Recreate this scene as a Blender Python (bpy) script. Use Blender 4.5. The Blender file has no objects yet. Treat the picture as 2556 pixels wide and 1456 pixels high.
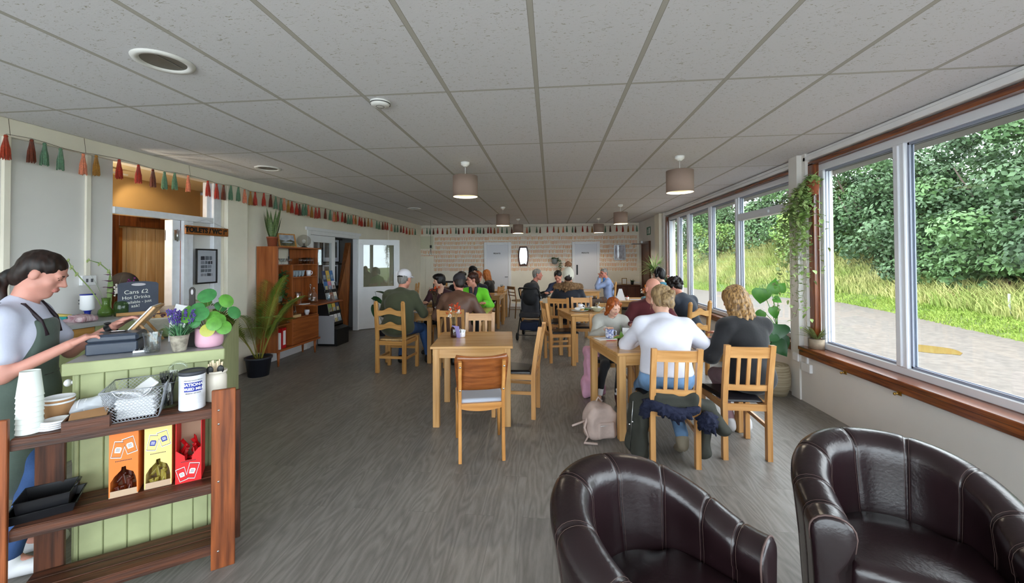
EXPOSURE=0.42; SKY=7.5; PEND=60
import bpy, math, random
import numpy as np
from mathutils import Vector, Matrix, Euler, noise as mnoise
random.seed(7)
PI=math.pi; R=math.radians
SC=bpy.context.scene; COL=SC.collection
def hexc(h):
    h=h.lstrip('#'); v=[int(h[i:i+2],16)/255 for i in (0,2,4)]
    return tuple(x/12.92 if x<=.04045 else ((x+.055)/1.055)**2.4 for x in v)
# ---------------------------------------------------------------- materials
MATS={}
def nt(m):
    m.use_nodes=True; return m.node_tree
def mat(name,col,rough=.5,metal=0.,spec=.5,var=0.,vs=6.,bump=0.,bs=60.,trans=0.,alpha=1.,coat=0.,sheen=0.,emit=None,es=0.,stretch=(1,1,1),col2=None,ior=1.45,sss=0.,coord='Object'):
    if name in MATS: return MATS[name]
    m=bpy.data.materials.new(name); t=nt(m); N=t.nodes; Lk=t.links
    b=N['Principled BSDF']; c=hexc(col)
    b.inputs['Base Color'].default_value=(*c,1); b.inputs['Roughness'].default_value=rough
    b.inputs['Metallic'].default_value=metal; b.inputs['Specular IOR Level'].default_value=spec
    b.inputs['IOR'].default_value=ior
    if trans: b.inputs['Transmission Weight'].default_value=trans
    if alpha<1: b.inputs['Alpha'].default_value=alpha
    if coat: b.inputs['Coat Weight'].default_value=coat; b.inputs['Coat Roughness'].default_value=.15
    if sheen: b.inputs['Sheen Weight'].default_value=sheen
    if sss:
        b.inputs['Subsurface Weight'].default_value=sss; b.inputs['Subsurface Radius'].default_value=(.012,.005,.003)
    if emit: b.inputs['Emission Color'].default_value=(*hexc(emit),1); b.inputs['Emission Strength'].default_value=es
    if var or bump or col2:
        tc=N.new('ShaderNodeTexCoord'); mp=N.new('ShaderNodeMapping'); mp.inputs['Scale'].default_value=stretch
        Lk.new(tc.outputs[coord],mp.inputs[0])
    if var or col2:
        n=N.new('ShaderNodeTexNoise'); n.inputs['Scale'].default_value=vs; n.inputs['Detail'].default_value=5
        Lk.new(mp.outputs[0],n.inputs['Vector'])
        r=N.new('ShaderNodeValToRGB'); e=r.color_ramp.elements
        d=hexc(col2) if col2 else tuple(x*(1-var) for x in c)
        u=c if col2 else tuple(min(1,x*(1+var*.6)) for x in c)
        e[0].position=.35; e[0].color=(*d,1); e[1].position=.65; e[1].color=(*u,1)
        Lk.new(n.outputs[0],r.inputs[0]); Lk.new(r.outputs[0],b.inputs['Base Color'])
    if bump:
        n2=N.new('ShaderNodeTexNoise'); n2.inputs['Scale'].default_value=bs; n2.inputs['Detail'].default_value=4
        Lk.new(mp.outputs[0],n2.inputs['Vector'])
        bp=N.new('ShaderNodeBump'); bp.inputs['Strength'].default_value=bump; bp.inputs['Distance'].default_value=.004
        Lk.new(n2.outputs[0],bp.inputs['Height']); Lk.new(bp.outputs[0],b.inputs['Normal'])
    MATS[name]=m; return m
def wood(name,c1,c2,axis='z',scale=1.,rough=.4,coat=0.,bump=.12):
    """two-tone wood with the grain along one axis of the part"""
    key=name+'_'+axis
    if key in MATS: return MATS[key]
    s={'x':(.9,14,14),'y':(14,.9,14),'z':(14,14,.9)}[axis]
    m=mat(key,c1,rough,col2=c2,vs=3.2*scale,stretch=s,bump=bump,bs=9*scale,coat=coat)
    return m
def glass(name,tint=(1,1,1),rough=0.,refl=1.):
    """thin pane: clear with fresnel mirror"""
    if name in MATS: return MATS[name]
    m=bpy.data.materials.new(name); t=nt(m); N=t.nodes; Lk=t.links
    N.remove(N['Principled BSDF'])
    tr=N.new('ShaderNodeBsdfTransparent'); tr.inputs[0].default_value=(*tint,1)
    gl=N.new('ShaderNodeBsdfGlossy'); gl.inputs['Roughness'].default_value=rough
    fr=N.new('ShaderNodeLayerWeight'); fr.inputs['Blend'].default_value=.5; pw=N.new('ShaderNodeMath'); pw.operation='POWER'; pw.inputs[1].default_value=4.5; ad=N.new('ShaderNodeMath'); ad.operation='MULTIPLY_ADD'; ad.inputs[1].default_value=.8; ad.inputs[2].default_value=.035; Lk.new(fr.outputs['Facing'],pw.inputs[0]); Lk.new(pw.outputs[0],ad.inputs[0])
    mu=N.new('ShaderNodeMath'); mu.operation='MULTIPLY'; mu.inputs[1].default_value=refl; mu.use_clamp=True
    mx=N.new('ShaderNodeMixShader')
    Lk.new(ad.outputs[0],mu.inputs[0]); Lk.new(mu.outputs[0],mx.inputs[0]); Lk.new(tr.outputs[0],mx.inputs[1]); Lk.new(gl.outputs[0],mx.inputs[2])
    Lk.new(mx.outputs[0],N['Material Output'].inputs[0]); MATS[name]=m; return m
# ---------------------------------------------------------------- mesh builder
class MB:
    def __init__(s): s.v=[]; s.f=[]; s.m=[]; s.cur=0; s.M=Matrix.Identity(4); s.sm=[]; s.smooth=False
    def _add(s,vs,fs):
        b=len(s.v); s.v.extend(tuple(s.M@Vector(p)) for p in vs)
        for f in fs: s.f.append(tuple(b+i for i in f)); s.m.append(s.cur); s.sm.append(s.smooth)
        return s
    def box(s,x0,x1,y0,y1,z0,z1,bev=0.):
        if bev<=0:
            vs=[(x,y,z) for z in (z0,z1) for y in (y0,y1) for x in (x0,x1)]
            return s._add(vs,[(0,2,3,1),(4,5,7,6),(0,1,5,4),(2,6,7,3),(0,4,6,2),(1,3,7,5)])
        b=min(bev,(x1-x0)/2.01,(y1-y0)/2.01,(z1-z0)/2.01); vs=[]
        X=(x0,x1);Y=(y0,y1);Z=(z0,z1); idx={}
        for i in (0,1):
            for j in (0,1):
                for k in (0,1):
                    sx,sy,sz=(1,-1)[i],(1,-1)[j],(1,-1)[k]
                    for a in range(3):
                        p=[X[i]+sx*b,Y[j]+sy*b,Z[k]+sz*b]; p[a]=(X[i],Y[j],Z[k])[a]
                        idx[(i,j,k,a)]=len(vs); vs.append(tuple(p))
        fs=[]
        g=lambda i,j,k,a: idx[(i,j,k,a)]
        fs+= [(g(0,0,0,2),g(0,1,0,2),g(1,1,0,2),g(1,0,0,2)),(g(0,0,1,2),g(1,0,1,2),g(1,1,1,2),g(0,1,1,2)),
              (g(0,0,0,1),g(1,0,0,1),g(1,0,1,1),g(0,0,1,1)),(g(0,1,0,1),g(0,1,1,1),g(1,1,1,1),g(1,1,0,1)),
              (g(0,0,0,0),g(0,0,1,0),g(0,1,1,0),g(0,1,0,0)),(g(1,0,0,0),g(1,1,0,0),g(1,1,1,0),g(1,0,1,0))]
        for i in (0,1):
            for j in (0,1): fs.append((g(i,j,0,0),g(i,j,1,0),g(i,j,1,1),g(i,j,0,1)))
            for k in (0,1): fs.append((g(i,0,k,0),g(i,0,k,2),g(i,1,k,2),g(i,1,k,0)))
        for j in (0,1):
            for k in (0,1): fs.append((g(0,j,k,1),g(0,j,k,2),g(1,j,k,2),g(1,j,k,1)))
        for i in (0,1):
            for j in (0,1):
                for k in (0,1): fs.append((g(i,j,k,0),g(i,j,k,1),g(i,j,k,2)))
        return s._add(vs,fs)
    def cbox(s,c,d,bev=0.): return s.box(c[0]-d[0]/2,c[0]+d[0]/2,c[1]-d[1]/2,c[1]+d[1]/2,c[2]-d[2]/2,c[2]+d[2]/2,bev)
    def beam(s,p0,p1,w,h,bev=0.,up=(0,0,1)):
        """square bar from p0 to p1; w across, h along 'up'"""
        p0=Vector(p0);p1=Vector(p1);d=p1-p0;L=d.length;d.normalize();u=Vector(up)
        if abs(d.dot(u))>.99: u=Vector((0,1,0))
        r=d.cross(u).normalized();u=r.cross(d)
        old=s.M; s.M=old@(Matrix((( r.x,d.x,u.x,p0.x),(r.y,d.y,u.y,p0.y),(r.z,d.z,u.z,p0.z),(0,0,0,1))))
        s.box(-w/2,w/2,0,L,-h/2,h/2,bev); s.M=old; return s
    def tube(s,pts,r,n=8,cap=True,closed=False):
        pts=[Vector(p) for p in pts]; k=len(pts); rr=r if hasattr(r,'__len__') else [r]*k
        vs=[];fs=[]; prev=None; sm=s.smooth; s.smooth=True
        for i,p in enumerate(pts):
            a=pts[(i-1)%k] if (i>0 or closed) else p; b=pts[(i+1)%k] if (i<k-1 or closed) else p
            d=(b-a).normalized() if (b-a).length>1e-9 else Vector((0,0,1))
            if prev is None:
                u=Vector((0,0,1)) if abs(d.z)<.95 else Vector((1,0,0)); x=d.cross(u).normalized()
            else: x=(prev-d*prev.dot(d)).normalized()
            prev=x; y=d.cross(x)
            for j in range(n):
                t=2*PI*j/n; vs.append(tuple(p+(x*math.cos(t)+y*math.sin(t))*rr[i]))
        for i in range(k if closed else k-1):
            i2=(i+1)%k
            for j in range(n): fs.append((i*n+j,i*n+(j+1)%n,i2*n+(j+1)%n,i2*n+j))
        if cap and not closed: fs+=[tuple(range(n-1,-1,-1)),tuple((k-1)*n+j for j in range(n))]
        s._add(vs,fs); s.smooth=sm; return s
    def cyl(s,p0,p1,r0,r1=None,n=16,cap=True): return s.tube([p0,p1],[r0,r0 if r1 is None else r1],n,cap)
    def lathe(s,prof,c=(0,0,0),n=24,cap=True,ax='z'):
        """prof: (radius,height) pairs from bottom to top"""
        vs=[];fs=[];k=len(prof); sm=s.smooth; s.smooth=True
        for r,h in prof:
            for j in range(n):
                t=2*PI*j/n; p=(r*math.cos(t),r*math.sin(t),h)
                if ax=='x': p=(p[2],p[0],p[1])
                if ax=='y': p=(p[0],-p[2],p[1]) if False else (p[1],p[2],p[0])
                vs.append((c[0]+p[0],c[1]+p[1],c[2]+p[2]))
        for i in range(k-1):
            for j in range(n): fs.append((i*n+j,i*n+(j+1)%n,(i+1)*n+(j+1)%n,(i+1)*n+j))
        if cap:
            if prof[0][0]>1e-6: fs.append(tuple(range(n-1,-1,-1)))
            if prof[-1][0]>1e-6: fs.append(tuple((k-1)*n+j for j in range(n)))
        s._add(vs,fs); s.smooth=sm; return s
    def ball(s,c,r,n=12,m=8):
        rx,ry,rz=r if hasattr(r,'__len__') else (r,r,r); vs=[];fs=[]; sm=s.smooth; s.smooth=True
        for i in range(m+1):
            a=-PI/2+PI*i/m
            for j in range(n):
                t=2*PI*j/n; vs.append((c[0]+rx*math.cos(a)*math.cos(t),c[1]+ry*math.cos(a)*math.sin(t),c[2]+rz*math.sin(a)))
        for i in range(m):
            for j in range(n): fs.append((i*n+j,i*n+(j+1)%n,(i+1)*n+(j+1)%n,(i+1)*n+j))
        s._add(vs,fs); s.smooth=sm; return s
    def prism(s,poly,z0,z1,ax='z'):
        """polygon in a plane extruded along ax (x: poly=(y,z); y: poly=(x,z))"""
        k=len(poly); P=lambda a,b,h: {'z':(a,b,h),'x':(h,a,b),'y':(a,h,b)}[ax]
        vs=[P(a,b,z0) for a,b in poly]+[P(a,b,z1) for a,b in poly]
        fs=[tuple(range(k-1,-1,-1)),tuple(range(k,2*k))]+[(i,(i+1)%k,k+(i+1)%k,k+i) for i in range(k)]
        return s._add(vs,fs)
    def quad(s,a,b,c,d): return s._add([a,b,c,d],[(0,1,2,3)])
    def leaf(s,base,d,up,L,W,bend=.3,n=4,fold=.15,tip=.9):
        """pointed leaf blade starting at base, heading d, arching down"""
        base=Vector(base);d=Vector(d).normalized();up=Vector(up); r=d.cross(up)
        if r.length<1e-4: r=d.cross(Vector((1,0,0)))
        r.normalize(); up=r.cross(d).normalized(); vs=[];fs=[]; p=base.copy(); sm=s.smooth; s.smooth=True
        for i in range(n+1):
            t=i/n; w=W*.5*math.sin(PI*(.08+.92*t)**tip)*1.0 if i<n else 0.001
            a=bend*t; dd=d*math.cos(a)-up*math.sin(a); uu=up*math.cos(a)+d*math.sin(a)
            vs+= [tuple(p-r*w+uu*fold*w),tuple(p),tuple(p+r*w+uu*fold*w)]
            p=p+dd*(L/n)
        for i in range(n):
            b=i*3; fs+=[(b,b+1,b+4,b+3),(b+1,b+2,b+5,b+4)]
        s._add(vs,fs); s.smooth=sm; return s
    def mesh(s,name,mats):
        me=bpy.data.meshes.new(name); me.from_pydata(s.v,[],s.f)
        for m in (mats if isinstance(mats,(list,tuple)) else [mats]): me.materials.append(m)
        me.polygons.foreach_set('material_index',s.m); me.polygons.foreach_set('use_smooth',s.sm)
        me.update(); return me
    def build(s,name,mats,parent=None,loc=None,bevel=0.,rot=None):
        o=bpy.data.objects.new(name,s.mesh(name,mats)); COL.objects.link(o)
        if parent: o.parent=parent
        if loc is not None: o.location=loc
        if rot is not None: o.rotation_euler=rot
        if bevel:
            md=o.modifiers.new('bevel','BEVEL'); md.width=bevel; md.segments=2; md.limit_method='ANGLE'; md.angle_limit=R(40)
        return o
def tag(o,label,cat,group=None,kind=None):
    if label: o['label']=label
    if cat: o['category']=cat
    if group: o['group']=group
    if kind: o['kind']=kind
    return o
def thing(name,label,cat,loc=(0,0,0),rz=0.,group=None):
    o=bpy.data.objects.new(name,None); COL.objects.link(o); o.location=loc; o.rotation_euler=(0,0,rz); o.empty_display_size=.1
    return tag(o,label,cat,group)
def struct(name,mb,mats,parent=None,bevel=0.):
    o=mb.build(name,mats,parent,bevel=bevel)
    if not parent: o['kind']='structure'
    return o
KIDS={}
def dup(root,loc,rz=0.,label=None,group=None):
    r=root.copy(); COL.objects.link(r); r.location=loc; r.rotation_euler=(0,0,rz)
    if label: r['label']=label
    if group: r['group']=group
    for ch in list(root.children):
        c=ch.copy(); COL.objects.link(c); c.parent=r
        for g in list(ch.children):
            d=g.copy(); COL.objects.link(d); d.parent=c
    return r
def lab(o,text): o['label']=text; return o
def text(name,s,size,m,parent,loc,rot,depth=.0006,bold=0.,align='CENTER',spacing=1.):
    cu=bpy.data.curves.new(name,'FONT'); cu.body=s; cu.size=size; cu.extrude=depth; cu.align_x=align; cu.align_y='CENTER'; cu.offset=bold; cu.space_character=spacing
    o=bpy.data.objects.new('tmp_text',cu); COL.objects.link(o)
    dg=bpy.context.evaluated_depsgraph_get(); me=bpy.data.meshes.new_from_object(o.evaluated_get(dg)); bpy.data.objects.remove(o)
    me.materials.clear(); me.materials.append(m)
    q=bpy.data.objects.new(name,me); COL.objects.link(q); q.parent=parent; q.location=loc; q.rotation_euler=rot
    return q
# ---------------------------------------------------------------- smooth solids (signed distance -> surface net)
def C(a,b,ra,rb=None,k=.02,m=0): return ('c',np.array(a,float),np.array(b,float),ra,ra if rb is None else rb,k,m)
def E(c,r,k=.02,m=0,rot=None): return ('e',np.array(c,float),np.array(r if hasattr(r,'__len__') else (r,r,r),float),None if rot is None else np.array(rot,float),k,m)
def B(c,h,rd=.01,k=.02,m=0,rot=None): return ('b',np.array(c,float),np.array(h,float),rd,k,m,None if rot is None else np.array(rot,float))
def CUT(p): return ('cut',p)
def _bb(p):
    if p[0]=='cut': return _bb(p[1])
    if p[0]=='c': r=max(p[3],p[4]); return np.minimum(p[1],p[2])-r,np.maximum(p[1],p[2])+r
    if p[0]=='e':
        e=p[2] if p[3] is None else np.abs(p[3])@p[2]; return p[1]-e,p[1]+e
    e=p[2]+p[3]; e=e if p[6] is None else np.abs(p[6])@e
    return p[1]-e,p[1]+e
def _sd(p,P):
    if p[0]=='c':
        a,b,ra,rb=p[1:5]; ba=b-a; l2=max(ba@ba,1e-12); pa=P-a; h=np.clip((pa@ba)/l2,0,1)
        return np.linalg.norm(pa-h[...,None]*ba,axis=-1)-(ra+(rb-ra)*h)
    if p[0]=='e':
        q=P-p[1]
        if p[3] is not None: q=q@p[3]
        k0=np.linalg.norm(q/p[2],axis=-1); k1=np.linalg.norm(q/p[2]**2,axis=-1); return k0*(k0-1)/np.maximum(k1,1e-9)
    q=P-p[1]
    if p[6] is not None: q=q@p[6]
    q=np.abs(q)-p[2]; return np.linalg.norm(np.maximum(q,0),axis=-1)+np.minimum(q.max(-1),0)-p[3]
def solid(prims,vox,disp=None):
    """vertices, quads, material per quad of the smooth union of prims"""
    adds=[p for p in prims if p[0]!='cut']
    lo=np.min([_bb(p)[0] for p in adds],0)-vox*2.5; hi=np.max([_bb(p)[1] for p in adds],0)+vox*2.5
    n=np.ceil((hi-lo)/vox).astype(int)+1
    D=np.full(n,1.,np.float32); ID=np.zeros(n,np.int16); DM=np.full(n,9.,np.float32)
    ax=[lo[i]+vox*np.arange(n[i]) for i in range(3)]
    for p in prims:
        cut=p[0]=='cut'; q=p[1] if cut else p; k=q[5] if q[0]=='c' else q[4]; m=q[6] if q[0]=='c' else q[5]
        b0,b1=_bb(q); mg=k+3*vox
        i0=np.clip(np.floor((b0-mg-lo)/vox).astype(int),0,n-1); i1=np.clip(np.ceil((b1+mg-lo)/vox).astype(int)+1,1,n)
        if (i1<=i0).any(): continue
        s=tuple(slice(i0[j],i1[j]) for j in range(3))
        P=np.stack(np.meshgrid(*[ax[j][s[j]] for j in range(3)],indexing='ij'),-1)
        d=_sd(q,P).astype(np.float32); o=D[s]
        if cut:
            d=-d; h=np.clip(.5-.5*(o-d)/k,0,1); D[s]=o+(d-o)*h+k*h*(1-h)
        else:
            h=np.clip(.5+.5*(o-d)/k,0,1); D[s]=o+(d-o)*h-k*h*(1-h)
            w=d<DM[s]; DM[s]=np.where(w,d,DM[s]); ID[s]=np.where(w,m,ID[s])
    ins=D<0; sh=tuple(n-1)
    acc=np.zeros(sh+(3,),np.float32); cnt=np.zeros(sh,np.float32)
    def sl(o): return tuple(slice(o[j],o[j]+sh[j]) for j in range(3))
    for a in range(3):
        u,w=[j for j in range(3) if j!=a]
        for du in (0,1):
            for dw in (0,1):
                o=[0,0,0];o[u]=du;o[w]=dw;e=list(o);e[a]=1
                A=D[sl(o)];Bq=D[sl(e)]; cr=(A<0)!=(Bq<0); t=np.where(cr,A/np.where(np.abs(A-Bq)<1e-9,1,A-Bq),0)
                for j in range(3): acc[...,j]+=cr*((t if j==a else o[j]))
                cnt+=cr
    has=cnt>0; vi=np.full(sh,-1,np.int64); vi[has]=np.arange(has.sum())
    idx=np.argwhere(has); V=lo+vox*(idx+acc[has]/cnt[has][:,None])
    F=[];FM=[]
    for a in range(3):
        u,w=[j for j in range(3) if j!=a]
        A=np.take(ins,range(n[a]-1),a);Bq=np.take(ins,range(1,n[a]),a)
        for flip in (0,1):
            cr=(A&~Bq) if not flip else (~A&Bq); e=np.argwhere(cr)
            e=e[(e[:,u]>0)&(e[:,w]>0)&(e[:,u]<n[u]-1)&(e[:,w]<n[w]-1)]
            if not len(e): continue
            def at(du,dw):
                q=e.copy();q[:,u]-=du;q[:,w]-=dw; return vi[q[:,0],q[:,1],q[:,2]]
            q=np.stack([at(1,1),at(0,1),at(0,0),at(1,0)],1)
            if (flip==1)!=(a==1): q=q[:,::-1]
            F.append(q);FM.append(ID[e[:,0],e[:,1],e[:,2]])
    F=np.concatenate(F);FM=np.concatenate(FM)
    if disp is not None: V=disp(V)
    return V,F,FM
def solid_obj(name,prims,vox,mats,parent=None,disp=None,loc=None,smooth_iter=1):
    V,F,FM=solid(prims,vox,disp)
    me=bpy.data.meshes.new(name); me.vertices.add(len(V)); me.vertices.foreach_set('co',V.astype(np.float32).ravel())
    me.loops.add(F.size); me.loops.foreach_set('vertex_index',F.astype(np.int32).ravel()); me.polygons.add(len(F))
    me.polygons.foreach_set('loop_start',np.arange(0,F.size,4,dtype=np.int32))
    mats=mats if isinstance(mats,(list,tuple)) else [mats]
    for m in mats: me.materials.append(m)
    me.polygons.foreach_set('material_index',np.clip(FM,0,len(mats)-1).astype(np.int32)); me.polygons.foreach_set('use_smooth',np.ones(len(F),bool))
    me.update(calc_edges=True)
    o=bpy.data.objects.new(name,me); COL.objects.link(o)
    if parent: o.parent=parent
    if loc is not None: o.location=loc
    return o
def rotm(rx=0,ry=0,rz=0): return np.array(Euler((rx,ry,rz)).to_matrix())
def wob(amp,freq,seed=0.,aniso=(1,1,1)):
    """displacement by noise for cloth, hair and fur"""
    def f(V):
        W=V.copy()
        for i,p in enumerate(V):
            q=Vector((p[0]*freq*aniso[0]+seed,p[1]*freq*aniso[1],p[2]*freq*aniso[2])); W[i]+=np.array(mnoise.noise_vector(q))*amp
        return W
    return f
# ================================================================ camera
H0=1.56
cam=bpy.data.cameras.new('camera'); camo=bpy.data.objects.new('camera',cam); COL.objects.link(camo)
def _cam():
    yaw,pit,rol=.0966,.0140,-.0050
    cy,sy=math.cos(yaw),math.sin(yaw); f=Vector((-sy*math.cos(pit),cy*math.cos(pit),math.sin(pit))); r=Vector((cy,sy,0)); u=r.cross(f)
    c,s=math.cos(rol),math.sin(rol); r,u=r*c+u*s,u*c-r*s
    return Matrix(((r.x,u.x,-f.x,0),(r.y,u.y,-f.y,0),(r.z,u.z,-f.z,H0),(0,0,0,1)))
camo.matrix_world=_cam()
cam.sensor_width=36; cam.lens=36*1001/2556; cam.shift_y=-(728-634)/2556; cam.clip_start=.02; cam.clip_end=300
SC.camera=camo
SC.view_settings.view_transform='Standard'; SC.view_settings.look='None'; SC.view_settings.gamma=1; SC.view_settings.use_curve_mapping=False
SC.view_settings.exposure=EXPOSURE
try:
    SC.cycles.use_denoising=True; SC.cycles.denoiser='OPENIMAGEDENOISE'; SC.cycles.max_bounces=8; SC.cycles.diffuse_bounces=5; SC.cycles.transparent_max_bounces=16; SC.cycles.sample_clamp_indirect=8; SC.cycles.caustics_reflective=False; SC.cycles.caustics_refractive=False
except Exception: pass
# ================================================================ world
w=bpy.data.worlds.new('overcast_sky'); SC.world=w; t=nt(w); N=t.nodes; Lk=t.links
bg=N['Background']; tc=N.new('ShaderNodeTexCoord'); sx=N.new('ShaderNodeSeparateXYZ'); rp=N.new('ShaderNodeValToRGB')
rp.color_ramp.elements[0].position=.48; rp.color_ramp.elements[0].color=(.80,.90,1,1); rp.color_ramp.elements[1].position=.75; rp.color_ramp.elements[1].color=(.90,.95,1,1)
ma=N.new('ShaderNodeMath'); ma.operation='MULTIPLY_ADD'; ma.inputs[1].default_value=.5; ma.inputs[2].default_value=.5
Lk.new(tc.outputs['Generated'],sx.inputs[0]); Lk.new(sx.outputs['Z'],ma.inputs[0]); Lk.new(ma.outputs[0],rp.inputs[0]); Lk.new(rp.outputs[0],bg.inputs['Color']); bg.inputs['Strength'].default_value=SKY
def area(name,loc,rot,sx_,sy_,e,col=(1,1,1),portal=False):
    l=bpy.data.lights.new(name,'AREA'); l.shape='RECTANGLE'; l.size=sx_; l.size_y=sy_; l.energy=e; l.color=col
    if portal: l.cycles.is_portal=True
    o=bpy.data.objects.new(name,l); COL.objects.link(o); o.location=loc; o.rotation_euler=rot; return o
# ================================================================ setting materials
def floor_mat():
    m=bpy.data.materials.new('grey_plank_vinyl'); t=nt(m); N=t.nodes; Lk=t.links; b=N['Principled BSDF']
    tc=N.new('ShaderNodeTexCoord'); mp=N.new('ShaderNodeMapping'); mp.inputs['Rotation'].default_value=(0,0,R(90)); Lk.new(tc.outputs['Object'],mp.inputs[0])
    br=N.new('ShaderNodeTexBrick'); br.inputs['Scale'].default_value=1; br.inputs['Brick Width'].default_value=1.22; br.inputs['Row Height'].default_value=.178; br.inputs['Mortar Size'].default_value=.0012; br.offset=.37
    br.inputs['Color1'].default_value=(0,0,0,1); br.inputs['Color2'].default_value=(1,1,1,1); br.inputs['Mortar'].default_value=(.5,.5,.5,1); Lk.new(mp.outputs[0],br.inputs[0])
    mp2=N.new('ShaderNodeMapping'); mp2.inputs['Scale'].default_value=(5.5,.75,1); Lk.new(tc.outputs['Object'],mp2.inputs[0])
    ad=N.new('ShaderNodeVectorMath'); ad.operation='MULTIPLY_ADD'; ad.inputs[1].default_value=(7,31,0); Lk.new(br.outputs['Color'],ad.inputs[0]); Lk.new(mp2.outputs[0],ad.inputs[2])
    n0=N.new('ShaderNodeTexNoise'); n0.inputs['Scale'].default_value=1.1; n0.inputs['Detail'].default_value=2; Lk.new(ad.outputs[0],n0.inputs['Vector'])
    mm=N.new('ShaderNodeMath'); mm.operation='MULTIPLY'; mm.inputs[1].default_value=26; Lk.new(n0.outputs[0],mm.inputs[0]); wv=N.new('ShaderNodeMath'); wv.operation='PINGPONG'; wv.inputs[1].default_value=1; Lk.new(mm.outputs[0],wv.inputs[0])
    n=N.new('ShaderNodeTexNoise'); n.inputs['Scale'].default_value=9; n.inputs['Detail'].default_value=7; n.inputs['Roughness'].default_value=.7; Lk.new(ad.outputs[0],n.inputs['Vector'])
    mx=N.new('ShaderNodeMix'); mx.data_type='FLOAT'; mx.inputs['Factor'].default_value=.72; Lk.new(wv.outputs[0],mx.inputs['A']); Lk.new(n.outputs[0],mx.inputs['B'])
    r=N.new('ShaderNodeValToRGB'); e=r.color_ramp.elements; e[0].position=.25; e[0].color=(*hexc('#68645f'),1); e[1].position=.75; e[1].color=(*hexc('#8d8884'),1); Lk.new(mx.outputs['Result'],r.inputs[0])
    tone=N.new('ShaderNodeMix'); tone.data_type='RGBA'; tone.blend_type='MULTIPLY'; tone.inputs['Factor'].default_value=.16; Lk.new(r.outputs[0],tone.inputs['A']); Lk.new(br.outputs['Color'],tone.inputs['B'])
    mo=N.new('ShaderNodeMix'); mo.data_type='RGBA'; mo.inputs['B'].default_value=(.06,.055,.05,1); fm=N.new('ShaderNodeMath'); fm.operation='MULTIPLY'; fm.inputs[1].default_value=.45
    Lk.new(br.outputs['Fac'],fm.inputs[0]); Lk.new(fm.outputs[0],mo.inputs['Factor']); Lk.new(tone.outputs['Result'],mo.inputs['A']); Lk.new(mo.outputs['Result'],b.inputs['Base Color'])
    b.inputs['Roughness'].default_value=.42; b.inputs['Specular IOR Level'].default_value=.5
    bp=N.new('ShaderNodeBump'); bp.inputs['Strength'].default_value=.12; bp.inputs['Distance'].default_value=.002; Lk.new(mx.outputs['Result'],bp.inputs['Height']); Lk.new(bp.outputs[0],b.inputs['Normal'])
    return m
def line_fac(N,Lk,src,off,period,width):
    a=N.new('ShaderNodeMath'); a.operation='SUBTRACT'; a.inputs[1].default_value=off; Lk.new(src,a.inputs[0])
    p=N.new('ShaderNodeMath'); p.operation='PINGPONG'; p.inputs[1].default_value=period/2; Lk.new(a.outputs[0],p.inputs[0])
    l=N.new('ShaderNodeMath'); l.operation='LESS_THAN'; l.inputs[1].default_value=width/2; Lk.new(p.outputs[0],l.inputs[0]); return l.outputs[0],p.outputs[0]
def ceil_mat():
    m=bpy.data.materials.new('mineral_ceiling_tile'); t=nt(m); N=t.nodes; Lk=t.links; b=N['Principled BSDF']; b.inputs['Roughness'].default_value=.9; b.inputs['Specular IOR Level'].default_value=.15
    tc=N.new('ShaderNodeTexCoord'); s=N.new('ShaderNodeSeparateXYZ'); Lk.new(tc.outputs['Object'],s.inputs[0])
    lx,px=line_fac(N,Lk,s.outputs['X'],-.0873,.6006,.024); ly,py=line_fac(N,Lk,s.outputs['Y'],2.653-12.77,1.277,.012)
    ex,_=line_fac(N,Lk,s.outputs['X'],-.0873,.6006,.030); ey,_=line_fac(N,Lk,s.outputs['Y'],2.653-12.77,1.277,.022)
    mp=N.new('ShaderNodeMapping'); mp.inputs['Scale'].default_value=(42,95,1); Lk.new(tc.outputs['Object'],mp.inputs[0])
    n=N.new('ShaderNodeTexNoise'); n.inputs['Scale'].default_value=1; n.inputs['Detail'].default_value=2; n.inputs['Distortion'].default_value=1.2; Lk.new(mp.outputs[0],n.inputs['Vector'])
    r=N.new('ShaderNodeValToRGB'); e=r.color_ramp.elements; e[0].position=.315; e[0].color=(*hexc('#b0ada4'),1); e[1].position=.365; e[1].color=(*hexc('#dddde1'),1); Lk.new(n.outputs[0],r.inputs[0])
    def mixc(f,A,col):
        q=N.new('ShaderNodeMix'); q.data_type='RGBA'; Lk.new(f,q.inputs['Factor']); Lk.new(A,q.inputs['A']); q.inputs['B'].default_value=(*hexc(col),1); return q.outputs['Result']
    c=mixc(ey,r.outputs[0],'#a3a098'); c=mixc(ly,c,'#c4c2bc'); c=mixc(ex,c,'#98958d'); c=mixc(lx,c,'#b5b2aa')
    Lk.new(c,b.inputs['Base Color'])
    bp=N.new('ShaderNodeBump'); bp.inputs['Strength'].default_value=.25; bp.inputs['Distance'].default_value=.002; Lk.new(n.outputs[0],bp.inputs['Height']); Lk.new(bp.outputs[0],b.inputs['Normal']); return m
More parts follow.
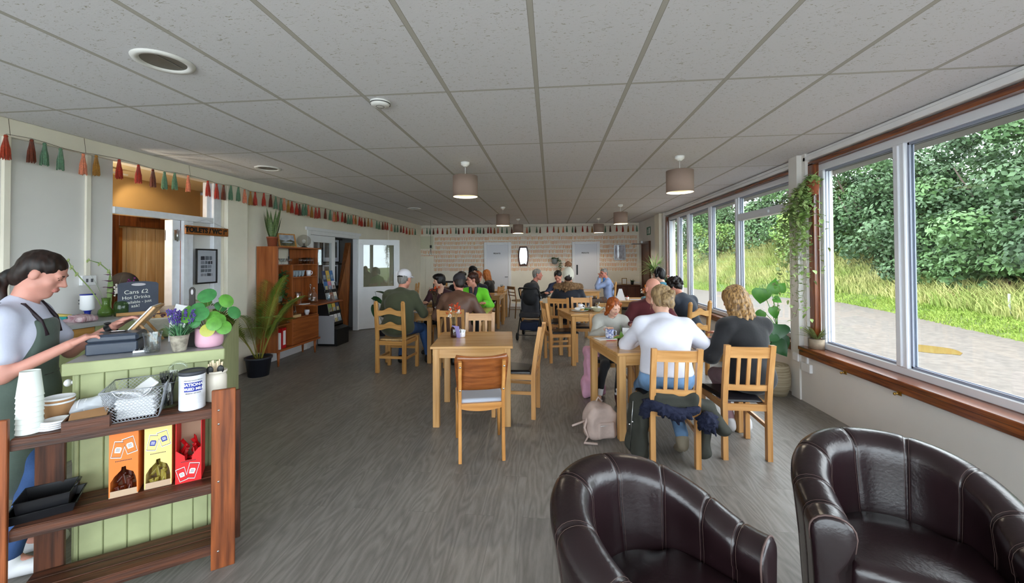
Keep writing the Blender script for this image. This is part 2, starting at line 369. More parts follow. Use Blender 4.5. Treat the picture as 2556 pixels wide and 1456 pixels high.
def stroke_mat():
    """plaster wall hand printed with rows of short orange brush strokes"""
    m=bpy.data.materials.new('brush_stroke_wall'); t=nt(m); N=t.nodes; Lk=t.links; b=N['Principled BSDF']; b.inputs['Roughness'].default_value=.8
    tc=N.new('ShaderNodeTexCoord'); s=N.new('ShaderNodeSeparateXYZ'); Lk.new(tc.outputs['Object'],s.inputs[0])
    def M(op,a,bv=None,c=None):
        q=N.new('ShaderNodeMath'); q.operation=op
        for i,x in enumerate((a,bv,c)):
            if x is None: continue
            if isinstance(x,(int,float)): q.inputs[i].default_value=x
            else: Lk.new(x,q.inputs[i])
        return q.outputs[0]
    zr=M('DIVIDE',M('SUBTRACT',s.outputs['Z'],1.175),.1445); row=M('FLOOR',zr); zf=M('FRACT',zr)
    jit=N.new('ShaderNodeTexNoise'); jit.noise_dimensions='2D'; jit.inputs['Scale'].default_value=1.; cv=N.new('ShaderNodeCombineXYZ'); Lk.new(M('MULTIPLY',s.outputs['X'],2.2),cv.inputs[0]); Lk.new(M('MULTIPLY',row,7.3),cv.inputs[1]); Lk.new(cv.outputs[0],jit.inputs['Vector'])
    xr=M('ADD',M('DIVIDE',s.outputs['X'],.0365),M('MULTIPLY',jit.outputs[0],3.)); xi=M('FLOOR',xr); xf=M('FRACT',xr)
    wn=N.new('ShaderNodeTexWhiteNoise'); wn.noise_dimensions='2D'; c2=N.new('ShaderNodeCombineXYZ'); Lk.new(xi,c2.inputs[0]); Lk.new(row,c2.inputs[1]); Lk.new(c2.outputs[0],wn.inputs['Vector'])
    wob_=M('MULTIPLY',M('SUBTRACT',wn.outputs['Value'],.5),.22)
    zz=M('ADD',zf,wob_); inz=M('MULTIPLY',M('GREATER_THAN',zz,.14),M('LESS_THAN',zz,.84)); inx=M('MULTIPLY',M('GREATER_THAN',xf,.26),M('LESS_THAN',xf,M('ADD',.72,wob_)))
    f=M('MULTIPLY',M('MULTIPLY',inz,inx),M('ADD',.75,M('MULTIPLY',wn.outputs['Value'],.25)))
    r=N.new('ShaderNodeValToRGB'); e=r.color_ramp.elements; e[0].color=(*hexc('#d9773a'),1); e[1].color=(*hexc('#e0906c'),1); e.new(.5).color=(*hexc('#d89a45'),1); Lk.new(wn.outputs['Color'],r.inputs[0])
    mx=N.new('ShaderNodeMix'); mx.data_type='RGBA'; mx.inputs['A'].default_value=(*hexc('#e8e2d6'),1); Lk.new(r.outputs[0],mx.inputs['B']); Lk.new(f,mx.inputs['Factor']); Lk.new(mx.outputs['Result'],b.inputs['Base Color']); return m
M_cream=mat('cream_wall_paint','#e9e2d2',.7,var=.05,vs=2.5,bump=.05,bs=40)
M_grey=mat('grey_white_wall_paint','#d9d6d2',.6,var=.04,vs=2.,bump=.06,bs=30)
M_white=mat('white_gloss_paint','#e6e6e8',.35,var=.03,vs=5)
M_upvc=mat('white_window_plastic','#dcdfe6',.3)
M_sill=wood('varnished_red_brown_wood','#8a4a22','#4f2410','y',1.,.22,.5)
M_sillz=wood('varnished_red_brown_wood','#8a4a22','#4f2410','z',1.,.25,.4)
M_glass=glass('window_glass',(.97,.985,.98))
M_yellow=mat('ochre_corridor_paint','#b39160',.7,var=.06,vs=3)
M_darkwood=wood('dark_brown_door_wood','#5b3014','#3b1d0b','z',1.,.4)
M_panelwood=wood('pale_pine_panelling','#cbb48c','#b89c70','z',.6,.45)
M_brass=mat('brass','#b08d4a',.3,1.); M_steel=mat('brushed_steel','#b8b8b8',.3,1.); M_black=mat('black_plastic','#141416',.4); M_chrome=mat('chrome','#d8d8da',.12,1.)
XL,XR,YF,YN,ZC=-4.3,2.77,12.95,-2.2,2.70
# ================================================================ shell
struct('floor',MB().box(XL-.1,3.05,YN-.1,YF+.12,-.12,0).box(-6.4,XL-.1,2.4,9.2,-.12,0),floor_mat())
struct('ceiling',MB().box(XL-.15,3.05,YN-.15,YF+.15,ZC,ZC+.08).box(-6.45,XL-.15,2.3,9.2,ZC,ZC+.08),ceil_mat())
mb=MB(); # far wall, plain and printed fields
for x0,x1,z0,z1,k in ((XL-.2,XR+.3,0,1.17,0),(XL-.2,XR+.3,2.345,ZC,0),(XL-.2,-3.86,1.17,1.68,0),(-4.29,-3.86,1.68,1.915,1),(XL-.2,-4.29,1.68,2.345,0),(-4.29,-3.86,1.915,2.345,0),(-3.86,2.70,1.17,2.345,1),(2.70,XR+.3,1.17,2.345,0)):
    mb.cur=k; mb.box(x0,x1,YF,YF+.12,z0,z1)
struct('wall_far',mb,[M_cream,stroke_mat()])
mb=MB(); # unseen near wall behind the viewer: glazing added to brighten the room
mb.box(XL-.1,XR+.3,YN-.12,YN,0,.12).box(XL-.1,XR+.3,YN-.12,YN,2.62,ZC).box(XL-.1,-4.2,YN-.12,YN,.12,2.62).box(2.72,XR+.3,YN-.12,YN,.12,2.62)
struct('wall_near',mb,M_cream)
mb=MB()
for x in (-4.16,-2.4,-.7,1.,2.66): mb.box(x-.035,x+.035,YN-.1,YN-.03,.13,2.61)
mb.box(-4.19,2.71,YN-.1,YN-.03,.12,.19).box(-4.19,2.71,YN-.1,YN-.03,2.55,2.62)
o=struct('window_fill',mb,M_upvc); MB().box(-4.15,2.68,YN-.07,YN-.064,.15,2.6).build('window_pane',M_glass,o)
mb=MB() # left wall with the corridor opening and the double doorway
mb.cur=1; mb.box(XL-.1,XL,YN,3.55,0,2.56); mb.cur=0
mb.box(XL-.1,XL,4.80,6.72,0,2.56).box(XL-.1,XL,6.72,8.64,2.10,2.56).box(XL-.1,XL,8.64,YF,0,2.56); mb.box(XL-.1,XL,YN,YF,2.56,ZC)
mb.cur=1; mb.box(XL-.07,XL-.03,4.36,4.80,0,2.05)
struct('wall_left',mb,[M_cream,M_grey])
struct('trim_1',MB().box(XL,XL+.035,YN,YF,2.555,ZC-.001,.004),M_cream)                        # boxed beam under the ceiling
mb=MB().box(XL,XL+.055,4.90,5.255,0,2.555,.006); struct('trim_2',mb,M_cream)
struct('trim_3',MB().box(XL,XL+.03,10.25,10.5,0,2.555,.004),M_cream)
struct('trim_4',MB().box(XL,XL+.03,2.74,2.785,0,2.555,.004),M_cream)
struct('trim_5',MB().box(-4.12,-3.95,YF-.03,YF,0,1.68,.004).box(-3.86,-3.82,YF-.015,YF,1.9,2.345),M_cream)
struct('trim_6',MB().box(-4.4,-3.87,YF-.012,YF,1.925,2.34).box(-4.23,-4.02,YF-.016,YF,1.96,2.32),mat('pale_green_panel','#cfcdb4',.6))
struct('baseboard_left',MB().box(XL,XL+.018,5.26,6.7,0,.14,.003).box(XL,XL+.018,8.72,YF,0,.14,.003),M_white)
struct('baseboard_far',MB().box(XL,-2.2,YF-.018,YF,0,.14,.003).box(-1.27,.66,YF-.018,YF,0,.14,.003).box(1.55,XR,YF-.018,YF,0,.14,.003).box(1.55,XR,YF-.012,YF,.80,.84,.002),M_white)
# corridor opening: white posts, transom beam, pinned panel
mb=MB().box(XL-.03,XL+.02,3.55,4.79,2.035,2.105,.004).box(XL-.02,XL+.02,4.30,4.36,0,2.035,.006).box(XL-.03,XL+.01,4.36,4.44,0,2.035,.004).box(XL-.03,XL+.025,4.715,4.795,0,2.555,.006).box(XL-.04,XL+.01,4.795,4.85,0,2.555,.004).box(XL-.08,XL-.02,4.66,4.715,2.105,2.555,.004)
mb.box(XL-.12,XL-.02,4.2,4.30,0,2.035,.003)
struct('trim_7',mb,mat('worn_white_paint','#e2e4ea',.45,var=.05,vs=14))
# corridor behind it
mb=MB(); mb.box(-6.3,-6.2,2.4,6.6,0,2.56); mb.box(-6.3,XL-.1,2.4,2.5,0,2.56).box(-6.3,XL-.1,5.6,5.7,0,2.56)
mb.box(-5.4,-5.3,2.5,4.42,2.1,2.62).box(-5.4,-5.3,4.42,5.6,2.13,2.62).box(-5.4,-5.3,2.5,3.3,0,2.1).box(-5.4,-5.3,5.25,5.6,0,2.2)
struct('wall_corridor',mb,M_yellow)
struct('trim_8',MB().box(-6.3,XL-.1,2.4,5.7,2.62,2.69),mat('corridor_ceiling_white','#d9c9a2',.8))
dr=struct('door_1',MB().box(-5.34,-5.26,4.33,4.42,0,2.13,.004).box(-5.34,-5.26,5.16,5.25,0,2.13,.004).box(-5.34,-5.26,4.42,5.16,2.0,2.13,.004),M_darkwood)
mb=MB(); ys=[4.42,4.62,4.74,4.87,5.0,5.16]
for a,b_ in zip(ys,ys[1:]): mb.box(-5.42,-5.39,a+.003,b_-.003,0,2.0,.003)
mb.build('door_panelling',M_panelwood,dr)
MB().box(-5.39,-5.36,4.43,4.545,.0,1.98,.003).build('door_stile',wood('orange_brown_door_wood','#a8672a','#8a4f1c','z',.8,.4),dr)
MB().box(-5.3,-4.43,5.16,5.20,.02,2.02,.004).build('door_leaf',wood('orange_brown_door_wood','#a8672a','#8a4f1c','z',.8,.4),dr)
MB().box(-5.3,-5.0,5.14,5.16,2.03,2.05).beam((-5.24,4.9,2.14),(-5.2,4.62,2.17),.03,.03).build('door_closer',M_black,dr)
mb=MB().box(XL-.115,XL-.105,4.20,4.215,1.80,1.92); mb.box(XL-.019,XL-.012,4.215,4.295,1.80,1.92)
mb.M=Matrix.Identity(4); mb.cyl((XL-.012,4.255,1.79),(XL-.012,4.255,1.93),.007)
tag(mb.build('door_hinge',M_steel),'steel hinge plate on the white doorpost beside the toilets sign','hinge')
# side room behind the double doorway
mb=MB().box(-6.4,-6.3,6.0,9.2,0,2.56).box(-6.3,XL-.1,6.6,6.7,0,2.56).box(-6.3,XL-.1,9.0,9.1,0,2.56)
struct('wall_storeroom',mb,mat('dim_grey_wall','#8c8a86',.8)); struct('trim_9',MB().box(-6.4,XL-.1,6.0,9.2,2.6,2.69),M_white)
mb=MB().box(XL-.1,XL+.02,6.72,6.80,0,2.10,.004).box(XL-.1,XL+.02,8.56,8.64,0,2.10,.004).box(XL-.1,XL+.02,6.80,8.56,2.03,2.10,.004).box(XL,XL+.03,6.66,8.70,2.10,2.16,.004)
struct('trim_10',mb,M_white)
def glazed_leaf(name,w,h=2.02,hinge_at=None,rz=0.,pane=None,pm=None):
    """leaf runs along +x from its hinge, thickness along y"""
    d=struct(name,MB().box(0,w,-.02,.02,0,.93,.003).box(0,w,-.02,.02,h-.11,h,.003).box(0,.105,-.02,.02,.93,h-.11,.003).box(w-.13,w,-.02,.02,.93,h-.11,.003),M_white)
    d.location=hinge_at; d.rotation_euler=(0,0,rz)
    MB().box(.105,w-.13,-.004,.004,.93,h-.11).build('door_pane',pm or M_glass,d)
    mb=MB()
    for s in (-1,1): mb.box(.10,w-.125,s*.02-.006,s*.02+.006,.925,.945).box(.10,w-.125,s*.02-.006,s*.02+.006,h-.125,h-.105).box(.10,.115,s*.02-.006,s*.02+.006,.93,h-.11).box(w-.14,w-.125,s*.02-.006,s*.02+.006,.93,h-.11)
    mb.build('glazing_bead',M_white,d)
    return d
glazed_leaf('door_2',.86,hinge_at=(XL-.03,6.81,.005),rz=R(90))
d=glazed_leaf('door_3',.94,hinge_at=(-4.30,8.60,.012),rz=math.atan2(.56,.69),pm=glass('dark_door_glass',(.75,.78,.74),0,2.6))
MB().cyl((.0,.03,.3),(.0,.03,.42),.012).cyl((0,.03,1.6),(0,.03,1.72),.012).build('hinge',M_steel,d)
MB().box(.835,.90,-.026,-.02,.92,1.28,.002).build('push_plate',mat('white_plate','#f2f2f4',.2),d)
# private doors on the far wall
def flush_door(name,x0,x1,handle):
    d=struct(name,MB().box(x0+.09,x1-.09,YF-.035,YF,.0,2.03,.003),mat('white_flush_door','#dedee4',.45))
    f=MB().box(x0,x0+.09,YF-.055,YF,0,2.12,.005).box(x1-.09,x1,YF-.055,YF,0,2.12,.005).box(x0+.09,x1-.09,YF-.055,YF,2.03,2.12,.005).build('door_frame',M_white,d)
    xc=(x0+x1)/2-.02
    text('door_lettering','PRIVATE',.062,M_black,d,(xc,YF-.037,1.755),(R(90),0,0),.001,.0015)
    if handle: MB().box(x0+.13,x0+.18,YF-.045,YF-.035,1.06,1.38,.003).build('push_plate',M_black,d)
    else: MB().cyl((x1-.15,YF-.09,1.0),(x1-.15,YF-.035,1.0),.012).box(x1-.2,x1-.1,YF-.1,YF-.08,.99,1.01,.004).build('door_handle',M_chrome,d)
flush_door('door_4',-2.165,-1.285,False); flush_door('door_5',.675,1.54,True)
# right wall
mb=MB().box(2.738,3.05,YN,4.88,0,.56).box(XR+.02,3.05,4.87,10.2,0,.56).box(XR,3.05,10.2,YF,0,ZC).box(XR+.09,3.05,YN,10.2,2.58,ZC).box(2.72,3.05,4.72,4.88,0,ZC,.004).box(XR,3.05,4.66,4.72,0,ZC)
struct('wall_right',mb,M_grey)
struct('trim_11',MB().box(2.70,XR,10.35,10.78,0,ZC,.005),M_cream)
struct('trim_12',MB().box(2.69,2.93,YN,4.70,.56,.60,.006).box(2.70,2.735,YN,4.70,.50,.565,.006).box(2.74,2.95,4.88,10.2,.56,.595,.006).box(2.75,2.77,4.88,10.2,.50,.56,.004),M_sill)
struct('trim_16',MB().box(3.05,3.20,-4,14,2.50,2.62),mat('grey_eaves','#7d7c78',.9))
struct('trim_13',MB().box(2.80,2.86,4.575,4.665,.6,2.58,.004).box(2.81,2.86,10.08,10.2,.6,2.58,.004),M_sillz)
struct('trim_14',MB().box(2.80,2.88,YN,4.66,2.56,2.605,.004).box(2.82,2.88,4.9,10.2,2.56,2.60,.004),M_sill)
struct('trim_15',MB().box(2.77,2.86,YN,4.70,2.615,2.665,.006).box(2.79,2.86,4.9,10.2,2.61,2.65,.005).box(2.785,2.80,YN,4.7,2.665,2.69).box(2.80,2.81,4.9,10.2,2.655,2.69),M_white)
def window(name,y0,y1,bars,top=None):
    mb=MB(); X0,X1=2.86,2.94
    mb.box(X0,X1,y0,y1,.60,.665,.006).box(X0,X1,y0,y1,2.49,2.56,.006)
    mb.box(X0,X1,y0,y0+.07,.665,2.49,.006).box(X0,X1,y1-.07,y1,.665,2.49,.006)
    for y in bars: mb.box(X0-.006,X1,y-.055,y+.055,.66,2.495,.006).box(X0-.02,X0,y-.012,y+.03,.67,2.48,.003)
    if top: mb.box(X0-.006,X1,top[0],top[1],2.13,2.235,.006)
    o=struct(name,mb,M_upvc); es=[y0]+sorted(bars)+[y1]
    MB().box(2.90,2.906,y0+.03,y1-.03,.64,2.52).build('window_pane',M_glass,o)
    g=MB()
    for a,b_ in zip(es,es[1:]):
        a+=.06;b_-=.06
        for x in (2.885,2.915): g.box(x-.004,x+.004,a,b_,.655,.685).box(x-.004,x+.004,a,b_,2.47,2.5).box(x-.004,x+.004,a-.008,a+.014,.67,2.49).box(x-.004,x+.004,b_-.014,b_+.008,.67,2.49)
    g.build('window_gasket',mat('grey_gasket','#8d93a4',.5),o)
    return o
window('window_1',YN+.1,4.58,[3.59,2.5,1.4,.3,-.8,-1.9])
o=window('window_2',4.88,10.1,[6.48,7.54,8.7,9.35],top=(4.95,6.44))
MB().box(2.83,2.86,5.55,5.78,2.16,2.2,.005).build('window_handle',M_upvc,o)
# dark exit door in the far end of the right wall
d=struct('door_6',MB().box(XR-.03,XR+.02,11.56,12.36,0,1.99,.004),M_darkwood)
MB().box(XR-.05,XR,11.48,11.56,0,2.06,.004).box(XR-.05,XR,12.36,12.44,0,2.06,.004).box(XR-.05,XR,11.56,12.36,1.99,2.06,.004).build('door_frame',M_darkwood,d)
MB().box(XR-.12,XR-.05,12.2,12.4,2.02,2.1,.006).beam((XR-.1,12.2,2.0),(XR-.42,12.0,1.99),.025,.02).build('door_closer',M_steel,d)
t=thing('exit_sign','small green exit sign with white running figure above the dark exit door','sign',(XR-.002,11.68,2.35))
MB().box(-.012,0,-.2,.2,-.11,.11,.002).build('sign_panel',mat('exit_green','#1d6b4d',.5),t)
mb=MB(); mb.box(-.0145,-.012,-.17,-.05,-.085,.085).ball((-.013,.05,.055),(.004,.018,.018)); mb.beam((-.0135,.055,.03),(-.0135,.07,-.02),.003,.03).beam((-.0135,.07,-.02),(-.0135,.03,-.05),.003,.018).beam((-.0135,.07,-.02),(-.0135,.11,-.075),.003,.018).beam((-.0135,.03,-.05),(-.0135,.045,-.085),.003,.016).beam((-.0135,.06,.025),(-.0135,.02,.0),.003,.014).beam((-.0135,.06,.025),(-.0135,.11,.01),.003,.014)
mb.build('sign_figure',mat('sign_white','#e8f0ec',.5),t)
# ================================================================ outside
def edge(y): return float(np.interp(y,[-12,9,14,16.5,19,23,30,60],[9,9.4,10.6,11.0,9.7,8.0,7.4,7.2]))
def bank_f(y): return float(np.interp(y,[6,13,16,20,30],[.35,.5,.85,1.35,1.6]))
def terrain():
    mb=MB(); ys=[-12+1.5*i for i in range(60)]; prof=[(0,-.16),(.5,-.05),(1.2,.12),(2.2,.5),(3.4,.95),(4.6,1.35),(7,1.7),(14,1.9),(40,2.2)]
    vs=[];fs=[]
    for y in ys:
        xe=edge(y)
        for dx,z in prof:
            q=Vector((dx*.7,y*.45,0)); z=z if z<0 else z*bank_f(y); vs.append((xe+dx,y,z+(.22*mnoise.noise(q) if dx>1 else .04*mnoise.noise(q*3))))
    k=len(prof)
    for i in range(len(ys)-1):
        for j in range(k-1): fs.append((i*k+j,i*k+j+1,(i+1)*k+j+1,(i+1)*k+j))
    mb.smooth=True; mb._add(vs,fs); return mb
def bank_z(x,y):
    xe=edge(y)
    z=float(np.interp(x-xe,[0,.5,1.2,2.2,3.4,4.6,7,14,40],[-.16,-.05,.12,.5,.95,1.35,1.7,1.9,2.2])); return (z if z<0 else z*bank_f(y)),xe
struct('ground_bounce',MB().box(-16,2.95,-16,YN-.12,-.5,-.15).box(-16,XL-.1,YN-.12,2.3,-.5,-.15),mat('pale_bounce_ground','#d5d1c8',.8,var=.06,vs=3))  # unseen pale ground, added to bounce sky light up to the ceiling
struct('ground_road',MB().box(2.95,60,-14,80,-.5,-.15),mat('gravel_track','#57504a',.85,var=.22,vs=9,bump=.6,bs=25)).name='ground_road'
o=terrain().build('ground_bank',mat('turf_soil','#4d5a22',.9,var=.35,vs=1.6)); o['kind']='structure'
vs=[(7.0+ (.42+.1*mnoise.noise(Vector((math.cos(a)*2,math.sin(a)*2,0))))*math.cos(a),8.2+(.42+.15*mnoise.noise(Vector((math.cos(a)*2,3,math.sin(a)))))*math.sin(a),-.146) for a in [2*PI*i/28 for i in range(28)]]
m_=MB(); m_._add(vs+[(7.,8.2,-.145)],[(i,(i+1)%28,28) for i in range(28)])
tag(m_.build('puddle',mat('muddy_water','#7a6238',.08)),'muddy yellow puddle in the gravel road outside the big window','puddle')
rng=np.random.default_rng(3)
def blades(n,xr,yr,h,name,col,col2):
    mb=MB(); done=0
    V=[];F=[];
    while done<n:
        y=rng.uniform(*yr); z,xe=bank_z(0,y); dx=rng.uniform(*xr)**1.; x=xe+dx; z,_=bank_z(x,y)
        hh=h*(.35+.65*min(1,dx/1.6))*rng.uniform(.6,1.3); a=rng.uniform(0,2*PI); le=hh*rng.uniform(.1,.7); w_=.012+.006*rng.random()
        b=len(V); ca,sa=math.cos(a),math.sin(a); lx,ly=math.cos(a*3+1.3)*le-.25*hh,math.sin(a*3+1.3)*le
        V+=[(x-ca*w_,y-sa*w_,z-.05),(x+ca*w_,y+sa*w_,z-.05),(x+lx*.35+ca*w_*.8,y+ly*.35+sa*w_*.8,z+hh*.6),(x+lx*.35-ca*w_*.8,y+ly*.35-sa*w_*.8,z+hh*.6),(x+lx,y+ly,z+hh)]
        F+=[(b,b+1,b+2,b+3),(b+3,b+2,b+4)]; done+=1
    mb._add(V,F); o=mb.build(name,mat(name,col,.8,col2=col2,vs=.8,spec=.2)); return tag(o,None,'grass',None,'stuff')
tag(blades(26000,(.0,1.6),(4,40),.16,'verge_grass','#8a9c4c','#6c8436'),'short bright green grass along the edge of the gravel road','grass')
tag(blades(42000,(1.0,5.4),(4,46),.55,'meadow_grass','#a8a46c','#7d9048'),'long pale green and straw coloured grass on the bank','grass')
LEAFM=[mat('leaf_green_%s'%'abc'[i],c,.5,col2=c2,vs=1.3,spec=.3) for i,(c,c2) in enumerate((('#4a6340','#2e4429'),('#587646','#39532f'),('#7d9448','#4d6f34')))]
BARK=mat('tree_bark','#4a4037',.9,bump=.5,bs=30)
def tree(x,y,hh,rad,nleaf,lm,label,seed,low=.25,ls=.15):
    rg=np.random.default_rng(seed); z0,_=bank_z(x,y); z0-=.1; t=thing('hedge_tree',label,'tree',(x,y,z0),0,'trees along the bank')
    mb=MB()
    for k in range(4):
        a=rg.uniform(0,6.28); r=rad*rg.uniform(.3,.6); mb.tube([(0,0,0),(r*.2*math.cos(a),r*.2*math.sin(a),hh*.25),(r*math.cos(a),r*math.sin(a),hh*.75)],[.09,.07,.02],6)
    mb.build('trunk',BARK,t)
    nb=34; cs=np.stack([rg.normal(0,.45,nb)*rad,rg.normal(0,.45,nb)*rad,hh*(low+(1-low)*rg.uniform(.05,.92,nb))],1); rs=rad*rg.uniform(.25,.48,nb)*(1.15-.5*cs[:,2]/hh)
    V=np.zeros((nleaf*4,3)); b=rg.integers(0,nb,nleaf); d=rg.normal(0,1,(nleaf,3)); d/=np.linalg.norm(d,axis=1)[:,None]
    p=cs[b]+d*(rs[b]*rg.uniform(.72,1.05,nleaf))[:,None]*np.array([1,1,.8]); nrm=d+rg.normal(0,.55,(nleaf,3))+np.array([0,0,.35]); nrm/=np.linalg.norm(nrm,axis=1)[:,None]
    u=np.cross(nrm,rg.normal(0,1,(nleaf,3))); u/=np.linalg.norm(u,axis=1)[:,None]; v=np.cross(nrm,u); s=ls*rg.uniform(.6,1.25,nleaf)[:,None]
    V[0::4]=p-u*s*.6;V[1::4]=p-v*s*.36+nrm*s*.06;V[2::4]=p+u*s*.6;V[3::4]=p+v*s*.36+nrm*s*.06
    me=bpy.data.meshes.new('foliage'); me.vertices.add(len(V)); me.vertices.foreach_set('co',V.ravel()); me.loops.add(nleaf*4); me.loops.foreach_set('vertex_index',np.arange(nleaf*4,dtype=np.int32)); me.polygons.add(nleaf); me.polygons.foreach_set('loop_start',np.arange(0,nleaf*4,4,dtype=np.int32)); me.materials.append(lm); me.update(calc_edges=True)
    o=bpy.data.objects.new('foliage',me); COL.objects.link(o); o.parent=t
    return t
TREES=[(13.6,7.0,5.4,2.1,13500,1,'leafy tree at the right edge of the big window'),(14.2,9.6,5.6,2.2,16500,0,'dense dark tree filling the right of the big window'),(14.6,12.2,5.5,2.2,16500,1,'tall broad tree right of the window mullion'),
 (15.2,14.8,5.3,2.3,16500,0,'dark bushy tree behind the window mullion'),(15.4,17.4,4.9,2.5,15000,1,'rounded green tree left of the window mullion'),(14.8,20.4,4.8,2.5,15000,0,'dark tree in the left pane of the big window'),
 (13.4,23.2,5.2,2.3,13500,1,'tree at the left edge of the big window'),(12.6,26.4,5.4,2.4,13500,0,'dark tree seen through the pane below the top light'),(12.4,30.0,5.8,2.6,13500,1,'tree in the pane left of the top light'),
 (12.4,34.0,6.0,2.8,12000,0,'dark tree in the middle pane of the far window'),(12.4,38.5,6.4,3.0,12000,1,'green tree in the fourth pane of the far window'),(12.6,43.5,6.8,3.2,10500,0,'dark distant tree in the farthest window pane'),(12.0,50.0,7.4,3.4,9000,1,'pale distant tree at the far end of the hedge'),
 (12.4,6.9,2.5,1.4,6750,2,'bright yellow-green bush at the right end of the bank'),(13.0,10.6,2.2,1.5,7500,0,'low dark bush under the tallest trees'),(13.4,13.4,2.2,1.5,7500,1,'low spreading bush right of the window mullion'),
 (14.0,16.2,2.0,1.5,6750,0,'low dark bush left of the window mullion'),(12.9,21.0,2.2,1.7,6000,2,'bright green bush at the left of the big window'),(11.2,27.5,2.4,1.9,6000,2,'light green bush on the distant bank'),(13.9,18.9,3.9,2.2,11000,0,'dense middle-height tree filling the gap in the left pane of the big window')]
for i,(x,y,hh,rad,nl,k,lb) in enumerate(TREES): tree(x,y,hh,rad,nl,LEAFM[k],lb,50+i,.0)
t=tag(MB().box(-.018,.018,-.018,.018,-.2,.6,.004).build('marker_post',mat('weathered_grey','#a5aa9c',.8),loc=(11.1,10.9,bank_z(11.1,10.9)[0])),'thin white marker post standing in the grass bank','post')
# ================================================================ corridor spotlight and an added fill light
def spot(name,loc,e,col,size=R(100),target=None,r=.04):
    l=bpy.data.lights.new(name,'SPOT'); l.energy=e; l.color=col; l.spot_size=size; l.spot_blend=.5; l.shadow_soft_size=r; o=bpy.data.objects.new(name,l); COL.objects.link(o); o.location=loc
    if target is not None: o.rotation_euler=(Vector(target)-Vector(loc)).to_track_quat('-Z','Y').to_euler()
    return o
spot('corridor_spotlight',(-4.86,4.36,2.56),11,(1,.80,.5),R(70),(-5.3,4.72,2.2))
l=bpy.data.lights.new('corridor_fill','POINT'); l.energy=26; l.color=(1,.86,.64); l.shadow_soft_size=.12; o=bpy.data.objects.new('corridor_fill',l); COL.objects.link(o); o.location=(-4.8,3.35,1.9)  # fill light without a fitting, added out of view to brighten the corridor
t=thing('spotlight_bar','white ceiling spotlight on a bar in the ochre corridor','light',(-4.9,3.98,2.615)); MB().cyl((0,0,-.03),(0,0,.0),.05).beam((-.0,-.22,-.05),(0,.22,-.05),.025,.015).build('bar',M_white,t); MB().cyl((0,.0,-.06),(.0,.02,-.15),.022,.034).build('lamp_head',M_white,t)
# ================================================================ tables and chairs
def WD(ax): return wood('honey_beech','#d0a36c','#b3844f',ax,.55,.26,.25)
def WC(ax): return wood('golden_ash','#d09d64','#b48049',ax,.6,.32,.15)
def WP(ax): return wood('waxed_pine','#c59559','#a6773f',ax,.6,.38)
M_pad=mat('black_seat_leather','#18161a',.28,bump=.08,bs=90)
def make_table(label,loc,rz,w,d,h=.755,leg=.062,group='wooden cafe tables'):
    t=thing('cafe_table',label,'table',loc,rz,group)
    MB().box(-w/2,w/2,-d/2,d/2,h-.024,h,.004).build('tabletop',WD('x'),t)
    i=.022
    for s,ax in ((-1,0),(1,0),(-1,1),(1,1)):
        if ax==0: MB().box(-w/2+i+leg,w/2-i-leg,s*(d/2-i-.012)-.01,s*(d/2-i-.012)+.01,h-.112,h-.024,.002).build('apron',WD('x'),t)
        else: MB().box(s*(w/2-i-.012)-.01,s*(w/2-i-.012)+.01,-d/2+i+leg,d/2-i-leg,h-.112,h-.024,.002).build('apron',WD('y'),t)
    for sx_ in (-1,1):
        for sy_ in (-1,1):
            x=sx_*(w/2-i-leg/2);y=sy_*(d/2-i-leg/2); MB().box(x-leg/2,x+leg/2,y-leg/2,y+leg/2,0,h-.0245,.004).build('leg',WD('z'),t)
    return t
make_table('light wooden table with the orange flowers, nearest the middle of the floor',(-.779,4.055,0),R(6),.77,.77)
make_table('wooden table where the woman in white and the red-haired child sit',(1.06,4.02,0),R(13.5),1.22,.80)
make_table('wooden table between the man in the white cap and the young man in maroon',(-2.16,6.25,0),R(0),.76,.74)
make_table('wooden table in front of the woman in the bright green jacket',(-1.335,6.31,0),R(1),.76,.74)
make_table('wooden table with dirty plates and bowls behind the red-haired child',(.557,6.363,0),R(15),.77,.77)
make_table('wooden table left of the fur-hooded parka, beyond the pushchair',(.33,8.42,0),R(3),.8,.75)
make_table('wooden table in front of the grey-haired woman in the pale blue shirt',(.82,10.5,0),R(2),.78,.75)
make_table('wooden table beside the woman with long ginger hair',(-1.5,9.3,0),R(-2),.76,.75)
make_table('wooden table with the dark drink in front of the left private door',(-1.55,10.55,0),R(0),.78,.72)
make_table('wooden table with the white menu card behind the bald man',(1.62,8.22,0),R(4),.78,.75)
